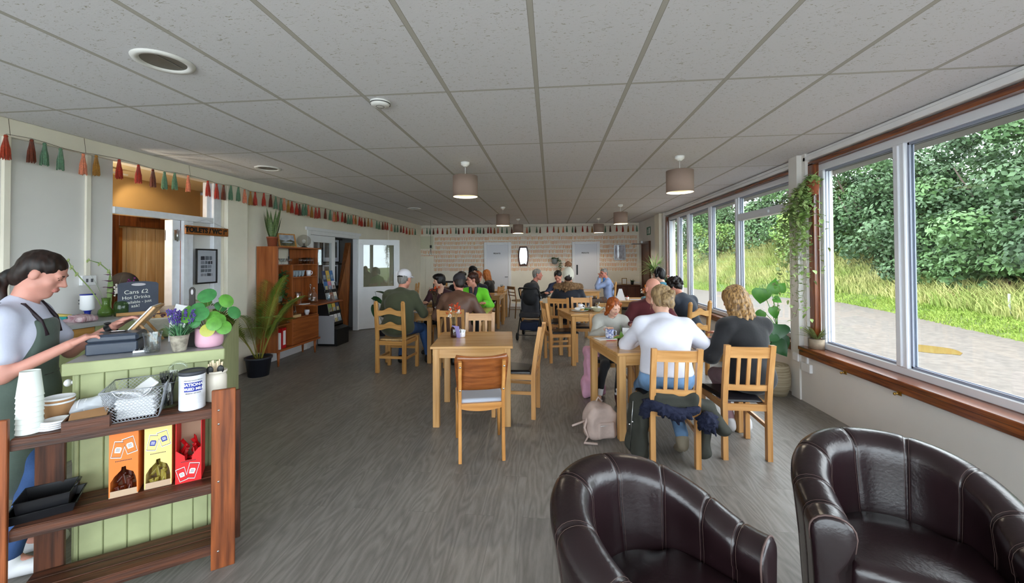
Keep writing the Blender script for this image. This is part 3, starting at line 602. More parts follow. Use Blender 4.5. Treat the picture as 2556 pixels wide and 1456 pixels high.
def make_slat(label,loc,rz,group='slat back dining chairs with black seats'):
    t=thing('slat_back_chair',label,'chair',loc,rz,group)
    lean=lambda z: 0 if z<.44 else -.07*((z-.44)/.46)**1.2
    for s in (-1,1):
        x=s*.163; mb=MB(); zs=[0,.22,.44,.58,.72,.9]; w_=.019
        for a,b_ in zip(zs,zs[1:]):
            ya,yb=lean(a),lean(b_); d=.02 if a>.4 else .021
            mb._add([(x-w_,ya-d,a),(x+w_,ya-d,a),(x+w_,ya+d,a),(x-w_,ya+d,a),(x-w_,yb-d,b_),(x+w_,yb-d,b_),(x+w_,yb+d,b_),(x-w_,yb+d,b_)],[(0,1,5,4),(1,2,6,5),(2,3,7,6),(3,0,4,7),(3,2,1,0),(4,5,6,7)])
        mb.build('rear_leg',WC('z'),t)
        MB().box(s*.183-.02,s*.183+.02,.375,.415,0,.432,.003).build('front_leg',WC('z'),t)
        MB().beam((s*.164,.01,.25),(s*.183,.39,.25),.018,.03).build('stretcher',WC('y'),t)
        MB().beam((s*.164,.015,.405),(s*.183,.38,.405),.018,.05).build('seat_rail',WC('y'),t)
    MB().beam((-.145,.0,.405),(.145,.0,.405),.02,.05).build('seat_rail',WC('x'),t)
    MB().beam((-.165,.395,.405),(.165,.395,.405),.02,.05).build('seat_rail',WC('x'),t)
    mb=MB(); mb._add([(-.14,.03,.432),(.14,.03,.432),(.205,.43,.432),(-.205,.43,.432),(-.135,.035,.452),(.135,.035,.452),(.2,.425,.452),(-.2,.425,.452),(-.115,.06,.462),(.115,.06,.462),(.175,.4,.462),(-.175,.4,.462)],[(0,1,5,4),(1,2,6,5),(2,3,7,6),(3,0,4,7),(4,5,9,8),(5,6,10,9),(6,7,11,10),(7,4,8,11),(8,9,10,11),(3,2,1,0)])
    mb.build('seat_cushion',M_pad,t,bevel=.006)
    def rail(z0,z1,nm):
        mb=MB(); n=6
        for i in range(n):
            xa,xb=-.145+.29*i/n,-.145+.29*(i+1)/n; ca=-.008*(1-(xa/.145)**2); cb=-.008*(1-(xb/.145)**2)
            ya,yb=lean(z0),lean(z1); d=.010
            mb._add([(xa,ya+ca-d,z0),(xb,ya+cb-d,z0),(xb,ya+cb+d,z0),(xa,ya+ca+d,z0),(xa,yb+ca-d,z1),(xb,yb+cb-d,z1),(xb,yb+cb+d,z1),(xa,yb+ca+d,z1)],[(0,1,5,4),(2,3,7,6),(4,5,6,7),(3,2,1,0)])
        mb.build(nm,WC('x'),t)
    rail(.80,.885,'top_rail'); rail(.54,.585,'lower_rail')
    for x in (-.075,0,.075):
        MB().beam((x,lean(.58)-.007,.575),(x,lean(.8)-.007,.81),.026,.012,up=(0,1,0)).build('slat',WC('z'),t)
    return t
SL=[((.915,3.12),R(0),'slat back chair holding the hung parka, under the woman in white'),((1.50,3.285),R(0),'slat back chair under the woman in the black sweatshirt'),
 ((-.16,4.10),R(84),'empty slat back chair seen side-on at the right of the flower table'),((-.88,4.90),R(183),'empty slat back chair behind the flower table, at its right'),
 ((-1.335,5.30),R(3),'slat back chair under the man in the brown leather jacket'),((-.05,6.23),R(-75),'empty slat back chair at the left of the dirty plates table'),
 ((.53,7.03),R(184),'empty slat back chair behind the dirty plates table'),((.13,6.99),R(-10),'slat back chair under the person in the fur-hooded parka'),
 ((1.15,5.02),R(178),'slat back chair under the bald man in the maroon jumper'),((.64,4.86),R(183),'slat back chair under the red-haired child with pink coat on it'),
 ((-1.42,7.22),R(180),'slat back chair under the woman in the bright green jacket'),((-2.02,7.25),R(178),'slat back chair under the young man in maroon'),
 ((-.62,8.87),R(-88),'slat back chair under the grey haired older man in black'),((.21,9.28),R(178),'slat back chair under the dark haired man looking down'),((2.06,7.06),R(25),'slat back chair under the person in the teal coat'),
 ((-2.41,10.41),R(-80),'slat back chair under the person in the black cap'),((-2.08,8.22),R(-20),'slat back chair under the dark haired person left of the ginger ponytail'),((-1.60,8.41),R(0),'slat back chair under the person with the ginger ponytail'),((-1.29,9.87),R(75),'slat back chair under the woman with long ginger hair')]
_p=None
for (x,y),rz,lb in SL:
    if _p is None: _p=make_slat(lb,(x,y,0),rz)
    else: dup(_p,(x,y,0),rz,lb)
def make_ladder(label,loc,rz,group='ladder back pine chairs'):
    t=thing('ladder_back_chair',label,'chair',loc,rz,group)
    for s in (-1,1):
        mb=MB(); mb.beam((s*.195,0,0),(s*.195,0,.46),.055,.042,.006,up=(0,1,0)).beam((s*.195,0,.455),(s*.195,-.05,.985),.055,.042,.010,up=(0,1,0)); mb.ball((s*.195,-.05,.985),(.026,.02,.016),10,6); mb.build('rear_leg',WP('z'),t)
        MB().box(s*.215-.024,s*.215+.024,.385,.433,0,.455,.006).build('front_leg',WP('z'),t)
        for z in (.20,): MB().beam((s*.198,.01,z),(s*.213,.40,z),.022,.036,.003).build('stretcher',WP('y'),t)
        MB().beam((s*.198,.015,.415),(s*.213,.40,.415),.024,.055,.003).build('seat_rail',WP('y'),t)
    MB().beam((-.18,0,.22),(.18,0,.22),.022,.036,.003).build('stretcher',WP('x'),t); MB().beam((-.2,.41,.28),(.2,.41,.28),.022,.036,.003).build('stretcher',WP('x'),t)
    MB().beam((-.18,.0,.415),(.18,.0,.415),.024,.055,.003).build('seat_rail',WP('x'),t); MB().beam((-.2,.41,.415),(.2,.41,.415),.024,.055,.003).build('seat_rail',WP('x'),t)
    MB().prism([(-.17,.025),(.17,.025),(.195,.44),(-.195,.44)],.443,.468).build('rush_seat',mat('woven_rush','#c9a878',.85,col2='#a98450',vs=7,stretch=(3,28,1),bump=.6,bs=14),t,bevel=.006)
    for z in (.655,.85):
        k=16; poly=[]; 
        for i in range(k+1):
            x=-.172+.344*i/k; poly.append((x,z-.045+.016*math.cos(x/.172*PI)))
        for i in range(k,-1,-1):
            x=-.172+.344*i/k; poly.append((x,z+.03+.02*math.cos(x/.172*PI*1.0)+.008*math.cos(x/.172*2*PI)))
        yb=-.05*(z-.46)/.525; mb=MB(); mb.prism(poly,yb-.011,yb+.011,'y'); mb.build('ladder_rail',WP('x'),t,bevel=.002)
    return t
LA=[((-2.20,5.35),R(-3),'ladder back pine chair under the man in the white cap'),((1.92,5.52),R(34),'ladder back pine chair under the person in navy by the window'),
 ((-3.30,9.55),R(100),'ladder back pine chair by the left wall, left of the pair behind the white cap'),((-2.76,9.85),R(70),'ladder back pine chair right of its twin behind the white cap'),
 ((1.52,10.25),R(95),'ladder back pine chair behind the grey-haired woman in blue')]
_p=None
for (x,y),rz,lb in LA:
    if _p is None: _p=make_ladder(lb,(x,y,0),rz)
    else: dup(_p,(x,y,0),rz,lb)
# walnut plywood chair in front of the flower table
t=thing('plywood_chair','old chair with curved walnut plywood back and pale grey seat before the flower table','chair',(-.545,3.105,0),R(14))
WV=wood('light_beech_frame','#c88f50','#a87038','z',.6,.35)
for s in (-1,1):
    mb=MB(); zs=[(0,-.03),(.25,-.005),(.46,.0),(.62,-.03),(.785,-.075)]
    for (a,ya),(b_,yb) in zip(zs,zs[1:]): mb.beam((s*.168,ya,a),(s*.168,yb,b_+.002),.026,.034,.003,up=(0,1,0))
    mb.build('rear_leg',WV,t)
    MB().tube([(s*.185,.43,0),(s*.178,.41,.44)],[.013,.02],8).build('front_leg',WV,t)
    MB().beam((s*.17,.01,.405),(s*.18,.40,.415),.02,.055,.003).build('seat_rail',WV,t)
    mb=MB()
    for z,y in ((.755,-.105),(.57,-.045)): mb.cyl((s*.168,y+.005,z),(s*.168,y-.002,z),.008,.008,10)
    o=mb; 
    for z,y in ((.745,-.086),(.555,-.033)): MB().cyl((s*.168,y+.012,z),(s*.168,y-.004,z),.0085,.007,12).build('screw_cap',M_steel,t)
mb=MB(); n=8
mb.prism([(-.155+.31*i/n,.385+.02*((i/n-.5)*2)**2) for i in range(n+1)]+[(-.155+.31*i/n,.445) for i in range(n,-1,-1)],-.014,.012,'y'); mb.build('seat_rail',wood('light_beech_frame','#c88f50','#a87038','x',.6,.35),t)
MB().beam((-.17,.405,.41),(.17,.405,.41),.02,.055,.003).build('seat_rail',wood('light_beech_frame','#c88f50','#a87038','x',.6,.35),t)
mb=MB(); mb.smooth=True; nx,nz=18,8; vs=[];fs=[]
for k in (0,1):
    for j in range(nz+1):
        v=j/nz; z=.545+.285*v
        for i in range(nx+1):
            u=i/nx*2-1; hw=.19+.025*v-(.02*max(0,(v-.8)/.2)**2); x=u*hw; zz=z+(-.012*(1-u*u) if v>.9 else 0)+(.006*(1-u*u) if v<.1 else 0)
            y=-.018-.19*(z-.545)+.035*u*u*1.2+(.007 if k else -.004); vs.append((x,y,zz))
m_=(nx+1)*(nz+1)
for k in (0,1):
    for j in range(nz):
        for i in range(nx): a=k*m_+j*(nx+1)+i; q=(a,a+1,a+nx+2,a+nx+1); fs.append(q if k==0 else q[::-1])
per=[i for i in range(nx+1)]+[j*(nx+1)+nx for j in range(1,nz+1)]+[nz*(nx+1)+i for i in range(nx-1,-1,-1)]+[j*(nx+1) for j in range(nz-1,0,-1)]
for a,b_ in zip(per,per[1:]+per[:1]): fs.append((b_,a,a+m_,b_+m_))
mb._add(vs,fs); mb.build('plywood_back',wood('walnut_plywood','#8f5226','#6f3a17','x',.9,.28,.4),t)
solid_obj('seat_pad',[B((0,.215,.452),(.165,.19,.006),.014)],.009,mat('pale_grey_vinyl','#a3a8b4',.4),t)
# far bentwood chair by the private door
t=thing('bentwood_chair','thin bentwood chair with ladder slats in front of the left private door','chair',(-1.03,10.72,0),R(-55))
WB=wood('dark_bentwood','#8a6238','#6b4724','z',.6,.4)
for s in (-1,1):
    MB().tube([(s*.17,-.02,0),(s*.165,.02,.45),(s*.185,-.05,.84)],[.014,.017,.014],8).build('rear_leg',WB,t); MB().tube([(s*.17,.40,0),(s*.15,.36,.44)],[.013,.017],8).build('front_leg',WB,t)
MB().lathe([(.0,.44),(.2,.44),(.205,.455),(.19,.465),(0,.462)],(0,.2,0),20,False).build('seat',mat('cane_seat','#7d6a4c',.6),t)
MB().box(-.19,.19,-.065,-.045,.76,.84,.006).build('top_rail',WB,t)
for z in (.60,.68): MB().box(-.175,.175,-.035,-.02,z-.012,z+.012,.003).build('back_slat',WB,t)
for z in (.2,.27): MB().tube([(-.16,.0,z),(.0,.2,z),(.16,.38,z)],.008,6).build('stretcher',WB,t)
# black tube trolley with brown panels
t=thing('tube_frame_trolley','brown panelled trolley with black bent-tube frame behind the young man in maroon','trolley',(-2.35,8.9,0),R(5))
for y in (-.18,.18):
    MB().tube([(-.26,y,0),(-.26,y,1.02),(-.23,y,1.06),(.23,y,1.06),(.26,y,1.02),(.26,y,0)],.011,8).build('tube_frame',M_black,t)
for z in (.35,.92): MB().box(-.25,.25,-.17,.17,z,z+.03,.004).build('tray_panel',wood('walnut_plywood','#8f5226','#6f3a17','x',.9,.28,.4),t)
MB().box(-.24,.24,.165,.175,.6,.93).build('back_panel',wood('walnut_plywood','#8f5226','#6f3a17','x',.9,.28,.4),t)
# ================================================================ leather tub chairs
M_leather=mat('dark_brown_leather','#1d1013',.27,spec=.6,var=.2,vs=5,bump=.22,bs=70); M_thread=mat('brown_thread','#574440',.6)
def tub_chair(label,loc,rz):
    t=thing('tub_armchair',label,'armchair',loc,rz,'leather tub chairs')
    # plan: half circle behind, straight arms running to +y
    Rc,La=.282,.18; tot=La*2+PI*Rc; ns=72
    def at(s):
        if s<La: return Vector((-Rc,.27-s,0)),Vector((-1,0,0)),-1+ (s/La)*.0
        if s>La+PI*Rc: return Vector((Rc,.27-La+(s-La-PI*Rc),0)),Vector((1,0,0)),0
        a=PI+(s-La)/Rc; return Vector((Rc*math.cos(a),.27-La+Rc*math.sin(a),0)),Vector((math.cos(a),math.sin(a),0)),0
    seams=[La*.45,La*1.1]+[La+PI*Rc*f for f in (.2,.4,.6,.8)]+[tot-La*1.1,tot-La*.45]
    def top(s):
        u=abs(s-tot/2)/(tot/2); return .60+.155*(.5+.5*math.cos(PI*min(1,u*1.02)**1.25))
    T=.062
    prof=[]
    def ring(s):
        c,n,_=at(s); h=top(s); lean=.075*(.5+.5*math.cos(PI*min(1,abs(s-tot/2)/(tot/2))))+.01
        pin=min(abs(s-q) for q in seams); g=.0045*math.exp(-(pin/.007)**2)
        pts=[]
        # outer bottom -> outer top -> roll -> inner bottom
        for z,o in ((.05,T-.012),(.2,T),(.4,T+.004),(h-.10,T+.008)): pts.append((o,z))
        for i in range(11):
            a=PI*i/10; pts.append(((T+.010)*math.cos(a)*(1.0 if i not in (0,10) else 1.),h-.068+.068*math.sin(a)**.85))
        for z,o in ((h-.12,-T-.002),(.48,-T+.006),(.36,-T+.012)): pts.append((o,z))
        out=[]
        for o,z in pts:
            sh=lean*max(0,(z-.3))/.45; oo=o-g*(1 if o>0 else -1); zz=z-(g if z>h-.09 else 0)
            p=c+n*(oo+sh); out.append((p.x,p.y,zz))
        return out
    ss=sorted(set([tot*i/ns for i in range(ns+1)]+[q+e for q in seams for e in (-.009,-.004,0,.004,.009)]))
    rings=[ring(s) for s in ss]; k=len(rings[0]); mb=MB(); mb.smooth=True; vs=[p for r in rings for p in r]; fs=[]
    for i in range(len(rings)-1):
        for j in range(k-1): fs.append((i*k+j,i*k+j+1,(i+1)*k+j+1,(i+1)*k+j))
    mb._add(vs,fs)
    # rounded arm fronts
    for r,sg in ((rings[0],1),(rings[-1],1)):
        cx=sum(p[0] for p in r)/k; cz=sum(p[2] for p in r)/k; y0=r[0][1]; vs=[]; fs=[]
        for f,dy in ((1,0),(.985,.008),(.93,.014),(.6,.018)):
            vs+=[(cx+(p[0]-cx)*f,p[1]+dy,.06+(p[2]-.06)*(1-(1-f)*.35)) for p in r]
        vs.append((cx,y0+.02,cz*.8)); n0=len(vs)-1
        for q in range(3):
            for j in range(k-1): fs.append((q*k+j,q*k+j+1,(q+1)*k+j+1,(q+1)*k+j))
            fs.append((q*k+k-1,q*k,(q+1)*k,(q+1)*k+k-1))
        for j in range(k-1): fs.append((3*k+j,3*k+j+1,n0))
        fs.append((3*k+k-1,3*k,n0)); mb._add(vs,fs)
    mb.cur=1
    for q in seams:
        for e in (-.0075,.0075):
            rr=ring(q+e); c,n,_=at(q+e); pts=[Vector(p) for p in rr[2:]]
            up=[]
            for i,p in enumerate(pts):
                a=pts[max(0,i-1)];b_=pts[min(len(pts)-1,i+1)]; d=(b_-a).normalized(); tn=Vector((-n.y,n.x,0)); nn=d.cross(tn).normalized(); up.append(p-nn*.0005 if False else p+(nn if nn.dot(p-Vector((c.x,c.y,top(q)-.1)))>0 else -nn)*.0012)
            mb.tube(up,.0006,4)
    for r in (rings[0],rings[-1]): mb.tube([Vector(p)+Vector((0,.004,.001)) for p in r[3:-2]],.0035,6)
    mb.build('shell',[M_leather,M_leather if False else M_thread],t)
    solid_obj('seat_cushion',[E((0,.03,.36),(.245,.27,.075),.06),B((0,.12,.36),(.205,.13,.03),.035,.05)],.014,M_leather,t,loc=(0,0,.02))
    MB().box(-.225,.225,.245,.27,.06,.36,.01).build('front_panel',M_leather,t)
    for x,y in ((-.22,.2),(.22,.2),(-.18,-.2),(.18,-.2)): MB().cyl((x,y,0),(x,y,.06),.018,.024,12).build('foot',M_black,t)
    return t
tub_chair('dark brown leather tub chair nearest the middle of the foreground',(.335,1.44,0),R(-133))
tub_chair('dark brown leather tub chair below the big window, right of its twin',(1.395,1.775,0),R(161))
# ================================================================ teak wall cabinet (front faces +x)
def TK(ax): return wood('teak_veneer','#a85f2e','#86461f',ax,.7,.38,.1)
CX0,CX1,CY0,CY1,CZ0,CZ1=-4.28,-3.95,5.47,6.58,.22,1.77
t=thing('teak_cabinet','tall open teak shelf cabinet on round legs against the left wall','cabinet',(0,0,0))
MB().box(CX0,CX1,CY0,CY0+.02,CZ0,CZ1,.002).build('side_panel',TK('z'),t); MB().box(CX0,CX1-.06,CY1-.02,CY1,CZ0,CZ1-.02,.002).build('side_panel',TK('z'),t)
MB().box(CX0,CX1,CY0+.02,CY1,CZ1-.02,CZ1,.002).build('top_panel',TK('y'),t); MB().box(CX0,CX1,CY0+.02,CY1-.02,CZ0,CZ0+.03,.002).build('bottom_panel',TK('y'),t)
YD=5.86
MB().box(CX0,CX1-.03,YD-.009,YD+.009,CZ0+.03,1.50,.001).build('divider',TK('z'),t)
for y0,y1,z in ((CY0+.02,CY1-.02,1.50),(YD+.009,CY1-.02,1.30),(CY0+.02,YD-.009,.93),(CY0+.02,YD-.009,.60),(YD+.009,CY1-.02,.66)):
    MB().box(CX0+.01,CX1-.05,y0,y1,z-.016,z,.001).build('shelf',TK('y'),t)
mb=MB().box(CX0,CX0+.008,6.2,CY1-.02,CZ0+.03,CZ1-.02).box(CX0,CX0+.008,CY0+.02,6.2,CZ0+.03,1.30); mb.build('back_panel',TK('z'),t)
MB().box(CX1-.05,CX1-.032,YD+.012,CY1-.022,CZ0+.032,.642,.002).build('cupboard_door',TK('y'),t)
MB().box(CX0+.01,-3.66,5.95,6.78,.845,.863,.004).build('drop_leaf',TK('y'),t)
for x,y in ((-4.0,5.56),(-4.0,6.48),(-4.22,5.56),(-4.22,6.48)): MB().cyl((x,y,0),(x,y,CZ0),.013,.023,12).build('leg',TK('z'),t)
# black leaflet stand
t=thing('leaflet_stand','black sloping floor stand full of leaflets by the double doorway','rack',(-4.04,7.16,0),0)
mb=MB(); 
for y in (-.21,.20): mb.prism([(-.2,0),(.17,0),(.17,.30),(.06,.34),(-.10,1.14),(-.2,1.14)],y,y+.012,'y')
mb.prism([(-.2,0),(.17,0),(.17,.30),(.06,.34),(.05,.33),(.155,.28),(.155,.012),(-.2,.012)],-.2,.2,'y'); mb.build('stand_frame',mat('black_card','#131315',.45),t)
MB().box(-.19,.12,-.214,-.211,.04,.55).build('side_label',mat('grey_card','#a9aab0',.6),t)
for i in range(4):
    z=.36+.2*i; x=.05-.16*(z-.34)/.8; MB().box(x-.05,x+.02,-.2,.2,z,z+.008).box(x+.012,x+.02,-.2,.2,z,z+.06).build('pocket',mat('black_card','#131315',.45),t)
# dark sideboard at the far wall
t=thing('sideboard','low dark brown sideboard against the far wall beside the exit door','sideboard',(2.28,12.70,0))
WS=lambda ax: wood('dark_teak','#5d3017','#43200e',ax,.7,.4)
MB().box(-.42,.42,-.2,.2,.15,.74,.004).build('carcass',WS('x'),t); MB().box(-.44,.44,-.22,.21,.74,.765,.004).build('top_panel',WS('x'),t)
for x in (-.21,.21):
    d=MB().box(x-.2,x+.2,-.215,-.2,.18,.72,.003).build('cupboard_door',WS('z'),t); MB().cyl((x-.13*(1 if x>0 else -1),-.235,.45),(x-.13*(1 if x>0 else -1),-.215,.45),.012).build('knob',M_brass,d)
for x in (-.38,.38):
    for y in (-.16,.16): MB().cyl((x,y,0),(x,y,.15),.014,.02).build('leg',WS('z'),t)
# pushchair
t=thing('pushchair','grey and black folding pushchair parked left of the fur-hooded parka','pushchair',(-.42,7.98,0),R(-8))
mb=[]
for s in (-1,1):
    MB().tube([(s*.2,-.24,.1),(s*.2,.02,.42),(s*.2,.16,.7),(s*.2,-.05,.86),(s*.19,-.17,.98)],.013,8).build('side_frame',M_black,t)
    MB().tube([(s*.2,-.02,.45),(s*.2,.3,.12)],.012,8).build('rear_strut',M_black,t)
    MB().box(s*.2-.004,s*.2+.018,.06,.085,.55,.82).build('light_strip',mat('pale_grey_strip','#c9cbd0',.4),t)
    for y in (-.26,.32):
        w_=MB().lathe([(.0,-.02),(.05,-.022),(.068,-.018),(.072,0),(.068,.018),(.05,.022),(0,.02)],(s*.2,y,.073),20,False,'x'); o=w_.build('wheel',mat('tyre_rubber','#18181a',.7),t); MB().cyl((s*.2-.026,y,.073),(s*.2+.026,y,.073),.025,.025,12).build('hub',mat('grey_plastic','#5a5a60',.5),o)
MB().tube([(-.19,-.17,.98),(-.17,-.2,1.0),(.17,-.2,1.0),(.19,-.17,.98)],.017,8).build('handlebar',M_black,t)
MB().beam((-.2,.32,.073),(.2,.32,.073),.012,.012).beam((-.2,-.26,.1),(.2,-.26,.1),.012,.012).build('axle',M_black,t)
MG=mat('charcoal_fabric','#3b3c42',.85,var=.2,vs=8,bump=.3,bs=50)
solid_obj('seat_shell',[B((0,.02,.46),(.16,.14,.02),.03,.03),C((-.13,.08,.48),(-.13,-.02,.86),.05,.05,.05),C((.13,.08,.48),(.13,-.02,.86),.05,.05,.05),B((0,.06,.66),(.13,.02,.2),.03,.03)],.016,MG,t,wob(.01,7))
solid_obj('canopy',[E((0,.1,.82),(.2,.22,.2),.03),CUT(E((0,.22,.74),(.17,.2,.16),.02)),E((0,.05,1.0),(.14,.1,.1),.05)],.016,[mat('dark_canopy','#242529',.8)],t,wob(.008,9))
solid_obj('basket',[B((0,.06,.24),(.16,.16,.06),.02,.03)],.016,mat('navy_bag_fabric','#28324e',.8),t,wob(.015,8))
# ================================================================ serving counter corner
TH=R(36.5); E1=Vector((math.cos(TH),math.sin(TH),0)); E2=Vector((-math.sin(TH),math.cos(TH),0)); C0=Vector((-1.87,2.12,0))
def S(u,v,z=0.): return C0+E1*u+E2*v+Vector((0,0,z))
def at_s(name,label,cat,u,v,z,rz=0.,group=None): return thing(name,label,cat,S(u,v,z),TH+rz,group)
M_green=mat('sage_green_paint','#a0a67a',.5,var=.1,vs=7,bump=.08,bs=30); M_top=mat('grey_worktop','#a4a5a8',.35,var=.05,vs=9)
def SW(ax): return wood('red_brown_pallet_wood','#5d3420','#2b160b',ax,.9,.5,0,.4)
t=at_s('serving_counter','sage green panelled serving counter with grey top, the till end','counter',0,0,0)
MB().prism([(-.625,0),(.012,0),(-.29,1.62),(-.625,1.62)],1.042,1.06).build('worktop',M_top,t)
MB().box(-.63,.016,-.018,.0,1.0,1.062,.004).prism([(.0,.0),(.016,0),(-.286,1.62),(-.302,1.62)],1.0,1.058).build('counter_lip',M_green,t)
mb=MB(); us=[-.595,-.575]+[-.575+.09*i for i in range(1,6)]+[-.06,-.02]
for a,b_ in zip(us,us[1:]): mb.box(a+.0015,b_-.0015,.012,.03,0,1.04,.0035)
mb.box(-.59,-.02,.022,.028,0,1.04); mb.box(-.60,-.59,.02,1.6,.0,1.04).box(-.02,-.01,.02,1.6,0,1.04)
mb.build('board_panel',M_green,t)
d=MB().box(-.615,-.60,.06,.5,.55,1.0,.003).build('cupboard_door',M_green,t)
MB().cyl((-.64,.12,.94),(-.615,.12,.94),.009).ball((-.648,.12,.94),(.016,.019,.019)).build('knob',mat('white_china','#eceaf0',.15),d)
t=thing('back_counter','grey topped back counter with green front along the left wall','counter',(0,0,0))
MB().box(XL+.002,-3.74,2.62,4.15,1.025,1.06,.003).build('worktop',M_top,t); MB().box(XL+.002,-3.76,2.98,4.14,0,1.025,.002).build('front_panel',M_green,t)
MB().box(XL+.002,-3.76,2.64,2.975,0,.93,.002).build('side_cupboard',M_green,t); MB().box(XL+.002,-3.755,2.64,2.975,.94,1.022,.003).build('drawer',WP('y'),t)
# ---- pallet wood shelf unit in front of the counter
t=at_s('pallet_shelf','dark red-brown rustic wooden shelf unit standing against the green counter','shelf',0,0,0)
for u0,v0,h in ((-.015,-.29,.902),(-.80,-.29,.90),(-.005,-.062,.83),(-.70,-.062,.83)):
    mb=MB().box(u0,u0+.1,v0,v0+.022,0,h,.003); pst=mb.build('post',SW('z') if v0>-.2 else wood('orange_pallet_wood','#8f4c24','#57290f','z',.9,.5,0,.4),t)
    if v0<-.2:
        for z in (.80,.73,.44,.09):
            MB().cyl((u0+.03,v0-.001,z),(u0+.03,v0+.004,z),.005,.005,8).build('nail',M_steel,pst)
for z,va,vb in ((.81,-.268,-.035),(.43,-.268,-.035),(.12,-.268,-.06)):
    k=3; w_=(vb-va)/k
    for i in range(k): MB().box(-.70,-.005,va+i*w_+.003,va+(i+1)*w_-.003,z-.022,z,.003).build('shelf_plank',SW('x'),t)
    MB().box(-.70,.0,va-.003,va+.0,z-.05,z-.002,.002).build('shelf_rail',SW('x'),t)
# ---- things on the shelf, upper board
Z1=.811
M_paper=mat('white_paper','#e8e8ea',.7); M_card=mat('brown_kraft_card','#a87d55',.75,var=.06,vs=12)
def cup(label,u,v,z,first):
    t=at_s('paper_cup',label,'cup',u,v,z,0,'stacked paper cups')
    MB().lathe([(.0,.004),(.030,.004),(.030,.0),(.031,.0),(.0415,.107),(.0428,.109),(.0428,.112),(.0405,.112),(.0300,.006)],n=28,cap=False).build('cup_wall',mat('white_cup','#e9efe9',.4),t)
    mb=MB(); 
    for a in (R(-70),R(-60),R(-100),R(-125)): 
        for z_ in (.03,.036,.043): mb.beam((.0338*math.cos(a),.0338*math.sin(a),z_),(.0338*math.cos(a+.18),.0338*math.sin(a+.18),z_),.0012,.0016)
    mb.build('print',mat('grey_print','#6f7a78',.6),t)
    if first: MB()._add([(.0375*math.cos(a)*(1 if z_<.09 else 1.05),.0375*math.sin(a)*(1 if z_<.09 else 1.05),z_) for a in (R(-62),R(-48)) for z_ in (.05,.1)],[(0,1,3,2)]).build('stripe',mat('sage_stripe','#6f9482',.6),t)
    return t
# upside-down nesting: the topmost cup shows whole, the others a rim each
names=['lowest','second lowest','third','fourth','fifth','sixth','seventh','topmost']
for i in range(8):
    c=cup('white paper cup, %s of the tall stack at the shelf left end'%names[i],-.668,-.20,Z1+.0225*i+.112,i==7); c.rotation_euler=(PI,0,TH)
def bowl(label,z):
    t=at_s('kraft_bowl',label,'bowl',-.615,-.085,z,0,'kraft soup bowls')
    MB().lathe([(0,.002),(.038,.002),(.038,0),(.040,0),(.052,.088)],n=32,cap=False).build('bowl_wall',M_card,t); MB().lathe([(.052,.086),(.055,.09),(.055,.095),(.051,.095),(.037,.006),(0,.006)],n=32,cap=False).build('bowl_lining',M_paper,t)
bowl('brown paper soup bowl, the lower of two nested by the cups',Z1); bowl('brown paper soup bowl, the upper of two nested by the cups',Z1+.018)
for i in range(4):
    o=MB().lathe([(0,.001),(.045,.001),(.049,.003),(.051,.0),(.052,.005),(.047,.010),(.043,.010),(.04,.006),(0,.006)],n=32,cap=False).build('cup_lid',M_paper)
    o.location=S(-.60+.003*i,-.185,Z1+.009*i); tag(o,['lowest','second lowest','second highest','topmost'][i]+' white cup lid of the stack beside the paper cups','lid','stacked white cup lids')
t=at_s('napkin_box','low brown wooden tray holding kraft napkins, left of the wire basket','box',-.462,-.265,Z1,R(4))
mb=MB().box(-.075,.075,-.055,.055,0,.006).box(-.075,.075,-.055,-.048,.006,.055).box(-.075,.075,.048,.055,.006,.055).box(-.075,-.068,-.048,.048,.006,.055).box(.068,.075,-.048,.048,.006,.055); mb.build('tray',SW('x'),t)
o=MB().box(-.062,.06,-.045,.045,0,.03,.002).build('napkin_stack',M_card,None,S(-.462,-.262,Z1+.03)); o.rotation_euler=(R(12),R(-3),TH+R(10)); tag(o,'stack of brown kraft napkins lying in the low wooden tray','napkins')
t=at_s('lid_sleeve','clear plastic sleeve of white lids lying behind the kraft napkins','bag',-.50,-.07,Z1)
solid_obj('sleeve',[C((-.06,0,.045),(.07,0,.05),.038,.042,.02)],.008,mat('cloudy_plastic','#dfe3ea',.25,alpha=.75),t,wob(.012,18,2)); 
for i in range(5): MB().lathe([(0,-.003),(.036,-.003),(.036,.003),(0,.003)],(-.05+.025*i,0,.047),20,False,'x').build('lid',M_paper,t)
# wire basket with napkins
t=at_s('wire_basket','silver wire mesh basket full of white napkins on the shelf','basket',-.315,-.165,Z1,R(2))
M_wire=mat('silver_wire','#c0c4cc',.3,.8)
def bk(a,b,z): return (a*(.085+.028*z/.15),b*(.10+.03*z/.15),z)
mb=MB(); 
for z,r in ((.0,.003),(.15,.0035)): mb.tube([bk(-1,-1,z),bk(1,-1,z),bk(1,1,z),bk(-1,1,z)],r,6,closed=True)
mb.build('rim',M_wire,t)
mb=MB()
for (p,q) in (((-1,-1),(1,-1)),((1,-1),(1,1)),((1,1),(-1,1)),((-1,1),(-1,-1))):
    L=lambda s,z: tuple(Vector(bk(*p,z)).lerp(Vector(bk(*q,z)),s))
    k=14
    for i in range(-8,k+1):
        for sg in (1,-1):
            s0,s1=i/k,(i+9)/k; z0,z1=.0,.15
            pts=[]
            for j in range(7):
                f=j/6; s=s0+(s1-s0)*f; s=s if sg>0 else 1-s
                if -.001<=s<=1.001: pts.append(L(min(1,max(0,s)),z0+(z1-z0)*f))
            if len(pts)>1: mb.tube(pts,.0010,3,False)
mb.tube([bk(-.6,-1,.15)]+[tuple(Vector(bk(.6*math.cos(PI+PI*i/8),-1.02,.15+.045*math.sin(PI+PI*i/8)))) for i in range(9)]+[bk(.6,-1,.15)],.0028,6)
mb.build('wire_mesh',M_wire,t)
